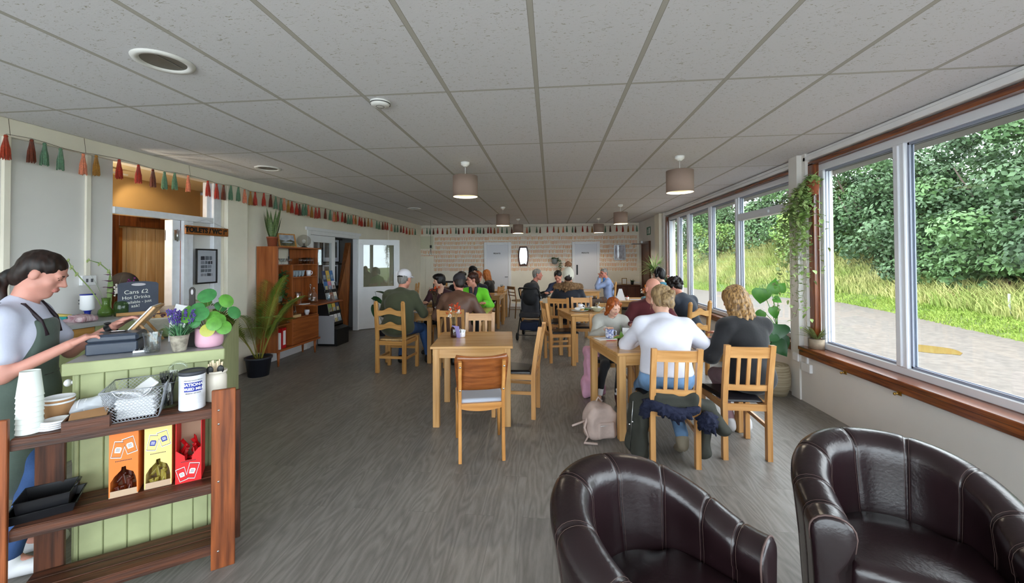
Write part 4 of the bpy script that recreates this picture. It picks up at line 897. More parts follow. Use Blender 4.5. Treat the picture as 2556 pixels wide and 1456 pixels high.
NP=[(0,0,.006+.0115*i,0,0,[0,3,-2,4,-3,1,-4,2][i],.070,.082) for i in range(8)]+[(.02,-.005,.118,8,-36,20,.055,.05),(-.025,-.01,.108,-10,10,-14,.06,.06)]
for dx,dy,z_,rx_,ry_,rz_,hx,hy in NP:
    o=MB().box(-hx,hx,-hy,hy,0,.0115,.004).build('paper_napkin',M_paper,None,S(-.315+dx,-.165+dy,Z1+z_)); o.rotation_euler=(R(rx_),R(ry_),TH+R(2+rz_)); tag(o,'folded white napkin in the pile filling the wire basket','napkin','napkins in the wire basket')
# glass clip jar of black forks
M_jar=glass('clear_jar_glass',(.93,.95,.95),0,2.2)
def clear_vessel(prof,name,parent,m=None): return MB().lathe(prof,n=32,cap=False).build(name,m or M_jar,parent)
t=at_s('clip_top_jar','open glass clip-top jar of black plastic forks beside the milk tin','jar',-.212,-.115,Z1)
clear_vessel([(0,.002),(.046,.002),(.05,.008),(.05,.105),(.042,.122),(.042,.135),(.044,.137)],'jar_body',t)
MB().tube([(.044*math.cos(a),.044*math.sin(a),.128) for a in [2*PI*i/24 for i in range(24)]],.0015,6,closed=True).tube([(0,-.044,.13),(.0,-.054,.115),(.008,-.052,.08),(-.008,-.052,.08),(0,-.054,.115)],.0014,6).build('clip_wire',M_wire,t)
mb=MB(); mb.M=Matrix.Translation((.03,.05,.175))@Matrix.Rotation(R(65),4,'X'); mb.lathe([(0,.0),(.030,.0),(.040,.004),(.042,.012),(.036,.02),(0,.022)],n=28,cap=False); mb.build('jar_lid',M_jar,t)
for i in range(9):
    a=i*2.4; o=MB(); o.beam((.018*math.cos(a),.018*math.sin(a),.008),(.03*math.cos(a+1.9),.03*math.sin(a+1.9),.15),.008,.002); e=Vector((.03*math.cos(a+1.9),.03*math.sin(a+1.9),.15))
    for k in (-1,0,1): o.beam(e+Vector((k*.005,0,-.004)),e+Vector((k*.006,0,.028)),.0022,.002)
    o.beam(e+Vector((-.008,0,-.003)),e+Vector((.008,0,-.003)),.004,.002)
    q=o.build('plastic_fork',M_black,None,S(-.212,-.115,Z1)); q.rotation_euler=(0,0,TH); tag(q,'black plastic fork standing in the glass clip-top jar','fork','black forks in the clip-top jar')
# national dried milk tin
t=at_s('milk_tin','white and blue dried milk tin with dark lid at the shelf right end','tin',-.103,-.205,Z1)
MB().lathe([(0,0),(.054,0),(.0555,.003),(.0545,.006),(.0545,.175),(.0555,.178)],n=40,cap=False).build('tin_body',mat('white_tin','#dcdce2',.3,var=.08,vs=20),t)
MB().lathe([(.0555,.172),(.0575,.174),(.0575,.19),(.053,.192),(.05,.187),(.02,.189),(0,.189)],n=40,cap=False).build('tin_lid',mat('dark_plastic_lid','#34363d',.45),t)
def on_cyl(me,r,cx=0.,zc=0.):
    for v in me.vertices:
        a=-PI/2+(v.co.x+cx)/r; rr=r+.0006-v.co.z*0-(-v.co.z if False else 0); v.co=Vector((rr*math.cos(a)+0*v.co.z,rr*math.sin(a),v.co.y+zc))
RC=.0546
def tin_text(s,size,zc,m,bold=0.,cx=.012,sp=1.):
    cu=bpy.data.curves.new('lettering','FONT'); cu.body=s; cu.size=size; cu.align_x='CENTER'; cu.align_y='CENTER'; cu.offset=bold; cu.space_character=sp
    o=bpy.data.objects.new('tmp_text',cu); COL.objects.link(o); me=bpy.data.meshes.new_from_object(o.evaluated_get(bpy.context.evaluated_depsgraph_get())); bpy.data.objects.remove(o)
    me.materials.clear(); me.materials.append(m); on_cyl(me,RC+.0005,cx,zc); q=bpy.data.objects.new('lettering',me); COL.objects.link(q); q.parent=blab
M_blue=mat('label_blue','#1f2f8e',.4); M_ink=mat('dark_ink','#2a2a34',.6); M_wht=mat('label_white','#f2f2f4',.5)
mb=MB(); n=20; vs=[];fs=[]
for i in range(n+1):
    a=-PI/2+(-.027+.078*i/n)/RC
    for z_ in (.094,.140): vs.append(((RC+.0004)*math.cos(a),(RC+.0004)*math.sin(a),z_))
for i in range(n): fs.append((2*i,2*i+2,2*i+3,2*i+1))
mb._add(vs,fs); blab=mb.build('blue_label',M_blue,t)
tin_text('NATIONAL',.0195,.1275,M_wht,.0006); tin_text('DRIED MILK',.0175,.1065,M_wht,.0006); tin_text('WELFARE FOODS SERVICE',.0068,.149,M_ink,.0001); tin_text('MINISTRY OF FOOD',.0072,.0855,M_ink,.0002)
for i,z_ in enumerate((.077,.070,.063,.056,.048,.041,.034)): tin_text('- '*(20-(i%3)*2),.006,z_,M_ink,0,.012)
t=at_s('stoneware_crock','cream stoneware jar of wooden stirrers and black spoons behind the milk tin','jar',-.012,-.12,Z1)
MB().lathe([(0,0),(.046,0),(.048,.004),(.048,.125),(.044,.137),(.046,.146),(.050,.148),(.050,.158),(.044,.158),(.042,.14),(.042,.01),(0,.01)],n=32,cap=False).build('crock',mat('cream_stoneware','#d6cdbf',.3),t)
for i in range(10):
    x=-.032+.0065*i; q=MB().beam((x*.5,.0+.012*(i%3-1),.012),(x*1.05,.010*(i%3-1),.196+.006*(i%4)),.0055,.0015).build('wooden_stirrer',mat('birch_stick','#e3cdae',.7),None,S(-.012,-.12,Z1)); q.rotation_euler=(0,0,TH); tag(q,'flat wooden stirrer standing in the cream stoneware jar','stirrer','stirrers in the stoneware jar')
for i,x in enumerate((-.022,.02)):
    q=MB().beam((x*.6,-.02,.012),(x,-.036,.15),.006,.003).ball((x*1.1,-.038,.168),(.016,.005,.022)).build('black_spoon',M_black,None,S(-.012,-.12,Z1)); q.rotation_euler=(0,0,TH); tag(q,'black plastic spoon at the %s front of the stoneware jar'%('left' if i==0 else 'right'),'spoon','spoons in the stoneware jar')
# ---- sauce boxes on the middle board
Z2=.431
def sauce_box(label,u,v,col,ink,sach,low):
    t=at_s('sauce_box',label,'box',u,v,Z2,R(0),'cardboard sauce sachet dispensers'); w_,d_,h=.105,.13,.305; m=mat('card_'+col.strip('#'),col,.5); inn=mat('inner_card','#b59a80',.8)
    mb=MB().box(-w_/2,w_/2,d_/2-.003,d_/2,0,h).box(-w_/2,-w_/2+.003,-d_/2,d_/2,0,h).box(w_/2-.003,w_/2,-d_/2,d_/2,0,h).box(-w_/2,w_/2,-d_/2,d_/2,0,.003)
    if low: mb.box(-w_/2,w_/2,-d_/2,d_/2,h-.003,h)
    mb.build('box_sides',m,t)
    # front with the torn opening
    f=[(-1,.0),(-1,.05),(-.95,.055),(-.80,.09),(-.72,.098),(-.2,.125),(-.16,.14),(.16,.142),(.2,.125),(.72,.11),(.9,.085),(.96,.06),(1,.05),(1,0)]
    hw=w_/2
    if low: poly=[(-hw,h),(-hw,.005)]+[(-hw+.004,.005),(-hw+.006,.075)]+[(x*hw*.9,z) for x,z in f[3:-3]]+[(hw-.006,.06),(hw-.004,.005),(hw,.005),(hw,h)]
    else: poly=[(-hw,0),(hw,0),(hw,.17),(.75*hw,.165),(.3*hw,.135),(.26*hw,.112),(-.26*hw,.112),(-.3*hw,.135),(-.9*hw,.165),(-hw,.17)]
    mb=MB(); mb.prism(poly if not low else poly,-d_/2-.0025,-d_/2,'y'); bfr=mb.build('box_front',m,t)
    if low: MB().prism([(-hw,.0),(hw,.0),(hw,.03),(-hw,.03)],-d_/2-.002,-d_/2,'y').build('box_sill',inn,t)
    MB().box(-hw+.004,hw-.004,d_/2-.005,d_/2-.003,.003,h-.004).build('box_lining',inn,t)
    for cx,cz,a,s in ((-.02,.225,R(-12),1.) if low else (-.026,.045,R(14),.86),(.022,.238,R(14),1.) if low else (.016,.055,R(-14),1.0)):
        mm=Matrix.Translation((cx,-d_/2-.0032,cz))@Matrix.Rotation(-a,4,'Y'); a1,b1=.0165*s,.034*s
        for nm,k,yy,mt in (('printed_outline',1.16,.0,M_wht),('printed_edge',1.07,-.0003,ink),('printed_sachet',1.0,-.0006,m)):
            q=MB(); q.M=mm; q.quad((-a1*k*1.0,yy,-b1*k),(a1*k*1.0,yy,-b1*k),(a1*k*1.12,yy,b1*k),(-a1*k*1.12,yy,b1*k)); q.build(nm,mt,bfr)
        q=MB(); q.M=mm; q._add([(-a1*.62,-.0009,-b1*.42),(a1*.62,-.0009,-b1*.42),(a1*.74,-.0009,b1*.16),(a1*.5,-.0009,b1*.36),(-a1*.5,-.0009,b1*.36),(-a1*.74,-.0009,b1*.16)],[(0,1,2,3,4,5)]); q.build('printed_badge',M_wht if col!='#e0c77e' else M_blue,bfr)
        q=MB(); q.M=mm
        for zz in (-.18,-.02,.14): q.quad((-a1*.45,-.0012,b1*(zz-.035)),(a1*.45,-.0012,b1*(zz-.035)),(a1*.45,-.0012,b1*(zz+.035)),(-a1*.45,-.0012,b1*(zz+.035)))
        q.build('printed_lines',ink if col!='#e0c77e' else M_wht,bfr)
    zt=.168 if low else .105
    q=MB()
    for i in range(11): q.quad((-.03+.0055*i,-d_/2-.003,zt),(-.03+.0055*i+.0038,-d_/2-.003,zt),(-.03+.0055*i+.0038,-d_/2-.003,zt+.004),(-.03+.0055*i,-d_/2-.003,zt+.004))
    q.build('printed_caption',ink,bfr)
    rg=random.Random(len(label)); 
    for i in range(16):
        zz=(.012+.0075*i) if low else (.06+.0085*i); fr=-d_/2+.014+.004*i if low else -d_/2+.018+rg.uniform(0,.05)
        q=MB(); q.M=Matrix.Translation((rg.uniform(-.026,.026),fr,zz))@Euler((rg.uniform(-.5,.5),rg.uniform(-.6,.6),rg.uniform(-1.2,1.2))).to_matrix().to_4x4(); q.box(-.008,.008,-.004,.004,-.026,.026,.003).box(-.009,.009,-.0006,.0006,-.03,-.026).box(-.009,.009,-.0006,.0006,.026,.03)
        o=q.build('sauce_sachet',sach[0],None,S(u,v,Z2)); o.rotation_euler=(0,0,TH); tag(o,sach[1],'sachet',sach[2])
sauce_box('orange cardboard box of brown sauce sachets, leftmost of the three',-.365,-.115,'#d9742f',M_ink,(mat('brown_sauce_foil','#4a1c10',.25),'brown sauce sachet in the torn opening of the orange box','sachets in the orange box'),True)
sauce_box('cream yellow cardboard box of mustard sachets, middle of the three',-.24,-.105,'#e0c77e',M_ink,(mat('mustard_foil','#8d7d34',.3),'olive yellow sachet in the torn opening of the cream box','sachets in the cream box'),True)
sauce_box('red cardboard box of ketchup sachets torn open at the top, rightmost of three',-.118,-.125,'#cf1f22',M_ink,(mat('ketchup_foil','#a51216',.25),'red ketchup sachet heaped in the open red box','sachets in the red box'),False)
t=at_s('roasting_tin','black roasting tin nested in a wider dark tray at the left of the shelf','tray',-.63,-.14,Z2,R(6))
def pan(w_,d_,h,z,fl): 
    a=[(-w_/2,-d_/2),(w_/2,-d_/2),(w_/2,d_/2),(-w_/2,d_/2)]; mb=MB(); o=1+fl; vs=[(x,y,z) for x,y in a]+[(x*o,y*o,z+h) for x,y in a]+[(x*o*1.05,y*o*1.07,z+h) for x,y in a]+[(x*.96,y*.95,z+.004) for x,y in a]+[(x*o*.98,y*o*.97,z+h) for x,y in a]
    fs=[(3,2,1,0)]+[(i,(i+1)%4,4+(i+1)%4,4+i) for i in range(4)]+[(4+i,4+(i+1)%4,8+(i+1)%4,8+i) for i in range(4)]+[(12+(i+1)%4,12+i,16+i,16+(i+1)%4) for i in range(4)]+[(12,13,14,15)]
    return mb._add(vs,fs)
M_pan=mat('black_enamel','#17171a',.3); pan(.19,.17,.04,0,.1).build('outer_tray',M_pan,t); pan(.15,.14,.075,.012,.12).build('inner_tin',M_pan,t)
MB().tube([(.088,-.03,.085),(.10,-.03,.1),(.10,.03,.1),(.088,.03,.085)],.004,6).build('handle',M_pan,t)
# ---- things on the counter
ZK=1.061
t=at_s('cash_box','dark blue-grey steel cash box with a chrome handle on the counter','cash box',-.49,.235,ZK,R(-2))
MC=mat('blue_grey_enamel','#39414f',.35,bump=.05,bs=200)
MB().box(-.105,.105,-.085,.085,0,.062,.006).build('box_base',MC,t); blid=MB().box(-.107,.107,-.087,.087,.063,.105,.012).build('box_lid',MC,t)
MB().lathe([(0,.0),(.032,0),(.03,-.002),(0,-.002)],(0,0,.1065),20,False).build('handle_well',M_black,blid).scale=(1.2,.7,1); MB().tube([(-.032,0,.107),(-.028,-.004,.113),(.028,-.004,.113),(.032,0,.107)],.0028,6).build('handle',M_chrome,blid)
t=at_s('calculator','small white calculator with dark keys between cash box and glass','calculator',-.375,.165,ZK,R(8))
MB().box(-.033,.033,-.055,.06,0,.012,.003).build('calculator_body',M_wht,t)
for i in range(4): 
    for j in range(3): MB().box(-.025+.018*j,-.011+.018*j,-.045+.018*i,-.033+.018*i,.012,.0145,.001).build('key',M_ink,t)
MB().box(-.026,.026,.034,.053,.012,.0128).build('display',mat('lcd_grey','#5c655c',.2),t)
t=at_s('glass_tumbler','empty ribbed glass tumbler standing in front of the tablet stand','glass',-.315,.085,ZK)
clear_vessel([(0,.006),(.026,.006),(.028,.0),(.031,.003),(.034,.06),(.041,.105),(.0425,.112),(.0405,.112),(.039,.105),(.032,.06),(.028,.012),(0,.012)],'glass_wall',t)
for i in range(12):
    a=2*PI*i/12; MB().tube([(.0305*math.cos(a),.0305*math.sin(a),.006),(.0345*math.cos(a),.0345*math.sin(a),.062)],.0022,6).build('glass_rib',M_jar,t)
t=at_s('tablet','white edged tablet leaning on a wooden stand, seen edge-on','tablet',-.505,.42,ZK+.035,0)
mb=MB(); mb.M=Matrix.Rotation(R(52-90),4,'Y') if False else Matrix.Rotation(R(38),4,'Y'); mb.box(-.012,-.004,-.125,.125,0,.245,.003); mb.build('tablet_body',M_wht,t); mb=MB(); mb.M=Matrix.Rotation(R(38),4,'Y'); mb.box(-.0125,-.0118,-.112,.112,.01,.235); mb.build('screen',mat('tablet_screen','#0d0e12',.08),t)
t=at_s('tablet_stand','honey wood easel stand holding up the tablet','stand',-.505,.42,ZK,0)
mb=MB(); mb.M=Matrix.Translation((0,0,.035))@Matrix.Rotation(R(38),4,'Y'); mb.box(-.003,.012,-.12,.12,0,.25,.003); mb.build('back_board',WD('z'),t)
for v in (-.075,.075): MB().beam((.085,v,.125),(.165,v,.006),.018,.012,.002).build('prop_leg',WD('z'),t); MB().beam((-.01,v,.022),(.02,v,.006),.018,.014).build('foot',WD('z'),t)
MB().box(-.035,.005,-.1,.1,.012,.034,.003).build('ledge',WD('y'),t)
# lavender and pilea in pots
t=at_s('lavender_pot','purple artificial lavender in a mottled grey tapered pot','plant',-.195,.055,ZK)
MB().lathe([(0,0),(.030,0),(.031,.002),(.044,.085),(.0455,.09),(.0415,.09),(.04,.082),(0,.08)],n=28,cap=False).build('pot',mat('mottled_cement','#9a9284',.8,var=.45,vs=30,bump=.4,bs=60),t)
rg=random.Random(5); mb=MB(); mf=MB()
for i in range(150):
    a=rg.uniform(0,6.28); r=rg.uniform(0,.036); o=rg.uniform(.2,1.); d=Vector((math.cos(a)*o,math.sin(a)*o,rg.uniform(.5,1.3))); mb.leaf((r*math.cos(a),r*math.sin(a),.08),d,(0,0,1),rg.uniform(.05,.1),.006,.7,3)
for i in range(16):
    a=rg.uniform(0,6.28); o=rg.uniform(.0,.6); p=Vector((.02*math.cos(a),.02*math.sin(a),.085)); e=p+Vector((math.cos(a)*o*.09,math.sin(a)*o*.09,rg.uniform(.11,.16))); mb.tube([p,e],.0012,4)
    for k in range(26):
        f=rg.uniform(.55,1.05); q=p.lerp(e,f); b_=rg.uniform(0,6.28); mf.ball(tuple(q+Vector((.008*math.cos(b_),.008*math.sin(b_),0))*(1.15-f*.5)),(.0035,.0035,.005),6,4)
mb.build('leaves',mat('lavender_leaf','#3f7a55',.6,col2='#6f9a6a',vs=30),t); mf.build('flowers',mat('lavender_violet','#5a4596',.7,var=.3,vs=60),t)
t=at_s('pilea_pot','round-leaved pilea plant in a pink pot at the counter corner','plant',-.068,.115,ZK)
MB().lathe([(0,.0),(.052,0),(.064,.01),(.068,.03),(.068,.108),(.066,.112),(.062,.11),(.061,.095),(0,.09)],n=36,cap=False).build('pot',mat('pink_glaze','#d9a9bb',.35),t)
MB().lathe([(0,.104),(.06,.104)],n=20,cap=False).build('soil',mat('potting_soil','#3d2c20',.9),t)
rg=random.Random(11); mk=[mat('pilea_green','#5e9a3c',.35,var=.2,vs=25),mat('pilea_dark','#3f7f45',.35,var=.2,vs=25),mat('pilea_yellow','#b5b653',.4,var=.12,vs=25)]
PL=[(-.115,.02,.165,.036,0),(-.10,-.05,.135,.030,0),(-.055,-.03,.18,.040,1),(-.012,.0,.255,.048,1),(-.035,-.06,.155,.042,1),(.025,-.05,.13,.036,0),(.05,-.06,.115,.036,0),(.085,-.04,.22,.040,0),(.055,-.0,.185,.034,1),(.125,-.05,.15,.038,1),(.03,-.085,.095,.038,0),(.0,-.088,.062,.036,2),(.075,-.075,.07,.04,0),(-.06,-.065,.105,.03,1),(-.03,.05,.2,.04,0),(.07,.06,.21,.038,1),(-.085,.055,.14,.034,1)]
for x,y,z,r,k in PL:
    b=Vector((x*.25,y*.25,.1)); e=Vector((x,y,z+.05)); m_=b.lerp(e,.5)+Vector((0,0,.03)); MB().tube([b,m_,e],.0018,5).build('stem',mat('pilea_stem','#7d8a4a',.5),t)
    n_=Vector((x*.9+rg.uniform(-.02,.02),y*1.1-.10,.07+.03*rg.random())).normalized(); u_=n_.cross(Vector((0,0,1))).normalized(); w_=u_.cross(n_); vs=[tuple(e)]; nn=18
    for ring_ in (.5,1.):
        for i in range(nn): 
            a=2*PI*i/nn; vs.append(tuple(e+(u_*math.cos(a)+w_*math.sin(a)*1.05-w_*.12)*r*ring_-n_*(.006*ring_**2)))
    fs=[(0,1+i,1+(i+1)%nn) for i in range(nn)]+[(1+i,1+nn+i,1+nn+(i+1)%nn,1+(i+1)%nn) for i in range(nn)]; q=MB(); q.smooth=True; q._add(vs,fs); q.ball(tuple(e+n_*.001),.0022,6,4); q.build('round_leaf',mk[k],t)
t=at_s('paddle_board','dark wooden paddle with a slotted handle standing upright behind the lavender','board',-.155,.165,ZK,0)
poly=[(-.03,0),(.03,0),(.03,.17),(.016,.2),(.014,.30)]+[(.015*math.cos(a),.325+.022*math.sin(a)) for a in [PI*i/8 for i in range(9)]]+[(-.014,.30),(-.016,.2),(-.03,.17)]
mb=MB(); mb.prism(poly,-.006,.006,'y'); mb.build('board',mat('charred_wood','#2b2421',.6,var=.3,vs=20),t,bevel=.002); MB().prism([(.0055*math.cos(a),.318+.016*math.sin(a)) for a in [2*PI*i/14 for i in range(14)]],-.0068,.0068,'y').build('handle_slot',mat('pale_gap','#b9b4b8',.7),t)
t=at_s('paper_bag','curling white paper bag standing behind the lavender','paper bag',-.255,.42,ZK,R(5))
q=MB(); q.smooth=True
vs=[];n=8
for i in range(n+1):
    f=i/n; vs+=[(-.05+.035*f**2,.0+.03*f,.23*f),(.05+.0*f,.0+.03*f-.01*f,.21*f)]
q._add(vs,[(2*i,2*i+1,2*i+3,2*i+2) for i in range(n)]); q.build('front_sheet',M_paper,t)
mb=MB(); mb.prism([(-.05,0),(.05,0),(.05,.14),(.0,.11),(-.045,.2)],.03,.032,'y'); mb.build('back_sheet',M_paper,t); MB().box(-.05,.05,0,.04,0,.004).build('bag_base',M_paper,t)
t=at_s('serving_bowl','wide cream stoneware bowl on the counter holding baked goods','bowl',-.435,1.0,ZK)
MB().lathe([(0,.0),(.07,0),(.075,.006),(.14,.075),(.165,.095),(.168,.105),(.16,.105),(.13,.07),(.07,.012),(0,.012)],n=36,cap=False).build('bowl',mat('speckled_stoneware','#b9b3a4',.4,var=.15,vs=18),t)
for i,(x,y,z,r,lb) in enumerate(((.03,-.05,.085,.075,'largest front'),(-.07,.0,.075,.06,'left'),(.02,.07,.08,.06,'rear'))):
    o=solid_obj('berry_scone',[E((0,0,0),(r,r*.9,r*.55),.02)]+[E((r*.8*math.cos(a),r*.7*math.sin(a),r*.25*math.sin(a*3)),r*.3,.015) for a in (0,1.1,2.3,3.5,4.6)]+[E((r*.6*math.cos(a),r*.55*math.sin(a)-.01,r*.42),.014,.005,1) for a in (.4,2.,3.9,5.2,4.4)],.006,[mat('baked_dough','#c39a62',.7,var=.2,vs=25),mat('dark_berry','#3f1626',.4)],None,wob(.004,40),S(-.435+x,1.0+y,ZK+z))
    tag(o,'sugar dusted berry scone, the %s one in the cream bowl'%lb,'cake','berry scones in the bowl')
t=at_s('cake_pan','dark round pan with side handles holding an orange loaf, behind the bowl','pan',-.47,1.40,ZK)
MB().lathe([(0,.02),(.12,.02),(.14,.06),(.148,.06),(.125,.012),(0,.01)],n=32,cap=False).build('pan',M_pan,t)
for s in (-1,1): MB().tube([(s*.14,-.03,.055),(s*.18,-.02,.06),(s*.18,.02,.06),(s*.14,.03,.055)],.006,6).build('handle',M_pan,t)
MB().cyl((0,0,0),(0,0,.02),.06,.05,20).build('foot',M_pan,t); o=solid_obj('orange_loaf',[B((0,0,0),(.06,.03,.016),.012)],.006,mat('orange_loaf_crust','#a8632e',.7,var=.3,vs=30),None,None,S(-.47,1.40,ZK+.055)); tag(o,'orange brown loaf lying in the dark pan','cake')
t=at_s('leaf_wrap','crumpled pale green leaf wrapping in front of the cream bowl','wrapping',-.35,.62,ZK); solid_obj('wrap',[E((0,0,.03),(.06,.04,.028)),E((.05,.03,.04),(.03,.03,.035))],.008,mat('pale_leaf_green','#8f9d68',.6,var=.3,vs=20),t,wob(.02,16))
# ---- things on the back counter
def on_back(name,label,cat,x,y,rz=0.,z=1.061): return thing(name,label,cat,(x,y,z),rz)
t=on_back('tin_dispenser','white and blue tin dispenser with a printed ring behind the vases','tin',-4.14,3.22,R(-50)); MB().lathe([(.028,.06),(.05,.075),(.05,.20)],n=28,cap=False).build('tin_body',M_wht,t); MB().lathe([(0,0),(.045,0),(.045,.008),(.02,.02),(.022,.05),(.045,.08)],n=24,cap=False).build('tin_base',M_blue,t); MB().lathe([(.0505,.198),(.0515,.2),(.0515,.208),(0,.208)],n=28,cap=False).build('tin_rim',M_blue,t)
MB().tube([(.018*math.cos(a)+.012,-.0512+.002*abs(math.cos(a)),.14+.018*math.sin(a)) for a in [.6+4.9*i/14 for i in range(15)]],.003,5).build('printed_ring',M_ink,t)
M_gg=mat('green_bottle_glass','#2f4a1e',.08,alpha=.72)
t=on_back('glass_vase','round green glass vase of tall gladioli','vase',-4.02,3.27); MB().lathe([(0,0),(.045,0),(.056,.03),(.05,.06),(.028,.085),(.024,.13),(.03,.17),(.027,.17),(.021,.13),(.025,.087),(.045,.06),(.05,.03),(0,.008)],n=28,cap=False).build('vase',mat('olive_glass','#55752a',.08,alpha=.6),t)
def stem_flower(name,label,x,y,pts,fl,leafs):
    t=on_back(name,label,'flower',x,y,0,1.075); q=MB(); q.tube(pts,[.005]*(len(pts)-1)+[.002],6); 
    for b,d,L in leafs: q.leaf(b,d,(0,0,1),L,.035,.2)
    q.build('stem',mat('gladiolus_green','#5d7a3a',.5,col2='#86955a',vs=20),t); q=MB(); rg=random.Random(3)
    for (p,r,k) in fl:
        for i in range(6):
            a=i*1.05+rg.random(); q.leaf(p,(math.cos(a),math.sin(a),.35),(0,0,1),r,r*.7,.5,3)
    if fl: q.build('petals',mat('magenta_petal','#7b1f6a',.6,var=.25,vs=40),t)
    q=MB()
    for i in range(3,len(pts)): 
        p=Vector(pts[i]); q.ball(tuple(p+Vector((.008,0,0))),(.007,.007,.014),8,5).ball(tuple(p+Vector((-.008,.0,-.012))),(.007,.007,.014),8,5)
    q.build('buds',mat('bud_green','#9aa66a',.5),t)
stem_flower('gladiolus','pale green gladiolus spike leaning left out of the green vase',-4.02,3.27,[(0,0,.0),(-.03,-.04,.14),(-.06,-.09,.26),(-.09,-.16,.38),(-.10,-.19,.44),(-.11,-.21,.5)],[],[((-.0,-.01,.1),(-.15,-.2,1),.3)])
stem_flower('gladiolus','gladiolus spike with magenta flowers curving left over the green vase',-4.0,3.29,[(0,0,.0),(0,.01,.16),(-.0,.02,.28),(-.02,-.0,.4),(-.05,-.05,.47),(-.09,-.11,.5)],[((.0,.0,.24),.07,0),((-.01,.0,.3),.065,0),((.01,.01,.19),.06,0),((.0,-.02,.36),.045,0)],[((.01,.02,.08),(.1,.12,1),.36),((-.01,.0,.06),(-.05,.05,1),.34)])
t=on_back('dark_bottle','squat dark green swing-top bottle beside the vase','bottle',-3.93,3.33); MB().lathe([(0,0),(.052,0),(.055,.006),(.055,.10),(.045,.13),(.018,.145),(.016,.175),(.019,.18),(.013,.18)],n=28,cap=False).build('bottle',M_gg,t); MB().lathe([(0,.18),(.012,.178),(.014,.19),(.0,.198)],n=16,cap=False).tube([(.018,0,.17),(.02,0,.15),(.0,-.02,.14),(-.02,0,.15),(-.018,0,.17)],.0015,5).build('stopper',M_steel,t)
t=on_back('dried_flower','stem of magenta and cream statice standing in the dark bottle','flower',-3.93,3.33,0,1.245); q=MB()
q.tube([(0,0,-.05),(.02,.03,.06),(.03,.06,.12)],.0025,5).tube([(0,0,-.05),(-.02,-.01,.05),(-.02,-.02,.1)],.0025,5); q.build('stem',mat('dry_stem','#7d7550',.7),t); q=MB(); rg=random.Random(9)
for i in range(40): q.ball((.03+rg.gauss(0,.014),.055+rg.gauss(0,.014),.08+rg.gauss(0,.04)),.008,6,4)
q.build('magenta_head',mat('magenta_petal','#7b1f6a',.6),t); q=MB()
for i in range(30): q.ball((-.02+rg.gauss(0,.013),-.02+rg.gauss(0,.013),.06+rg.gauss(0,.025)),.009,6,4)
q.build('cream_head',mat('cream_floss','#d8cfc6',.8),t)
t=on_back('sponge_tray','teal plastic tray with yellow cloth and blue sponge beside the vases','tray',-4.12,3.02,R(10)); pan(.16,.11,.04,0,.15).build('tray',mat('teal_plastic','#2f9d9c',.4),t)
o=MB().box(-.05,.05,-.03,.03,0,.03,.008).build('cloth',mat('yellow_cloth','#cdb765',.9),None,(-4.12,3.02,1.085)); o.rotation_euler=(0,R(8),R(25)); tag(o,'folded yellow cloth lying in the teal tray','cloth')
o=solid_obj('tea_towel',[B((0,0,.012),(.09,.05,.006),.006),B((.02,.0,.03),(.07,.045,.006),.008),B((-.01,.01,.046),(.06,.035,.004),.008)],.006,mat('striped_towel','#c9b3b6',.9,col2='#8e5a66',vs=3,stretch=(4,40,4)),None,wob(.012,14),(-3.9,2.98,1.061)); tag(o,'crumpled red striped tea towel at the edge of the back counter','cloth')
o=solid_obj('dish_cloth',[B((0,0,.008),(.06,.035,.003),.004)],.005,mat('blue_cloth','#5aa5b8',.9),None,wob(.01,16),(-3.98,2.82,1.061)); tag(o,'flat pale blue cloth left of the striped tea towel','cloth')
# chalkboard
t=thing('chalkboard','small slate chalkboard reading Cans £2, standing on an orange wooden foot','sign',(-3.84,3.40,1.061),R(52))
pb=[(-.14,.03),(.14,.03),(.14,.285),(.125,.30),(.05,.312),(-.05,.312),(-.125,.30),(-.14,.285)]
MB().prism(pb,-.005,.005,'y').build('slate',mat('slate_board','#3b4150',.6,var=.1,vs=10),t); slt=bpy.data.objects['slate']; MB().box(-.15,.15,-.035,.035,0,.03,.004).build('wooden_foot',WD('x'),t)
MB().prism([(.0+.05*math.cos(a),.283+.013*math.sin(a)) for a in [2*PI*i/16 for i in range(16)]],-.0058,.0058,'y').build('hand_slot',mat('pale_gap','#b9b4b8',.7),t)
M_chalk=mat('chalk_white','#d9dbd2',.9)
for s,sz,x,z,tilt in (('Cans £2',.05,-.015,.215,3),('Hot Drinks',.042,-.015,.165,3),('available - just',.034,-.005,.122,4),('ask!',.038,-.02,.085,3)): text('chalk_writing',s,sz,M_chalk,slt,(x,-.0062,z),(R(90),R(-tilt),0),.0004)
# wall switch with its trunking
t=thing('wall_switch','white double switch box under thin white trunking on the left wall','switch',(XL,3.33,1.385)); MB().box(0,.035,-.06,.06,-.045,.045,.004).build('switch_box',M_white,t); MB().box(0,.022,-.02,.02,.045,1.17,.003).build('trunking',M_cream,t); 
for y in (-.02,.02): MB().box(.035,.039,y-.009,y+.009,-.016,.016,.001).build('rocker',mat('grey_plastic','#c2c2c8',.4),t)
# toilets sign
t=thing('toilets_sign','brown wooden plank sign lettered TOILETS / WC hung by wire','sign',(XL+.06,4.59,1.93),R(90)-R(180)+R(180))
MB().box(-.31,.31,-.01,.01,-.052,.052,.004).build('sign_plank',wood('orange_pine_sign','#a5652f','#7d4519','x',.9,.45),t); pln=bpy.data.objects['sign_plank']
text('sign_lettering','TOILETS / WC',.082,M_black,pln,(-.06,-.0115,0),(R(90),0,0),.001,.004)
MB().beam((.235,-.0115,-.03),(.235,-.0115,.02),.014,.002,up=(0,1,0)).beam((.23,-.0115,.02),(.265,-.0115,.02),.014,.002,up=(0,1,0)).build('sign_arrow',M_black,t); MB().prism([(.262,.0),(.285,.02),(.262,.04)],-.0125,-.0105,'y').build('sign_arrow_head',M_black,t)
MB().tube([(-.29,.0,.05),(0,.025,.15),(.29,0,.05)],.0012,4).build('hanging_wire',M_steel,t)
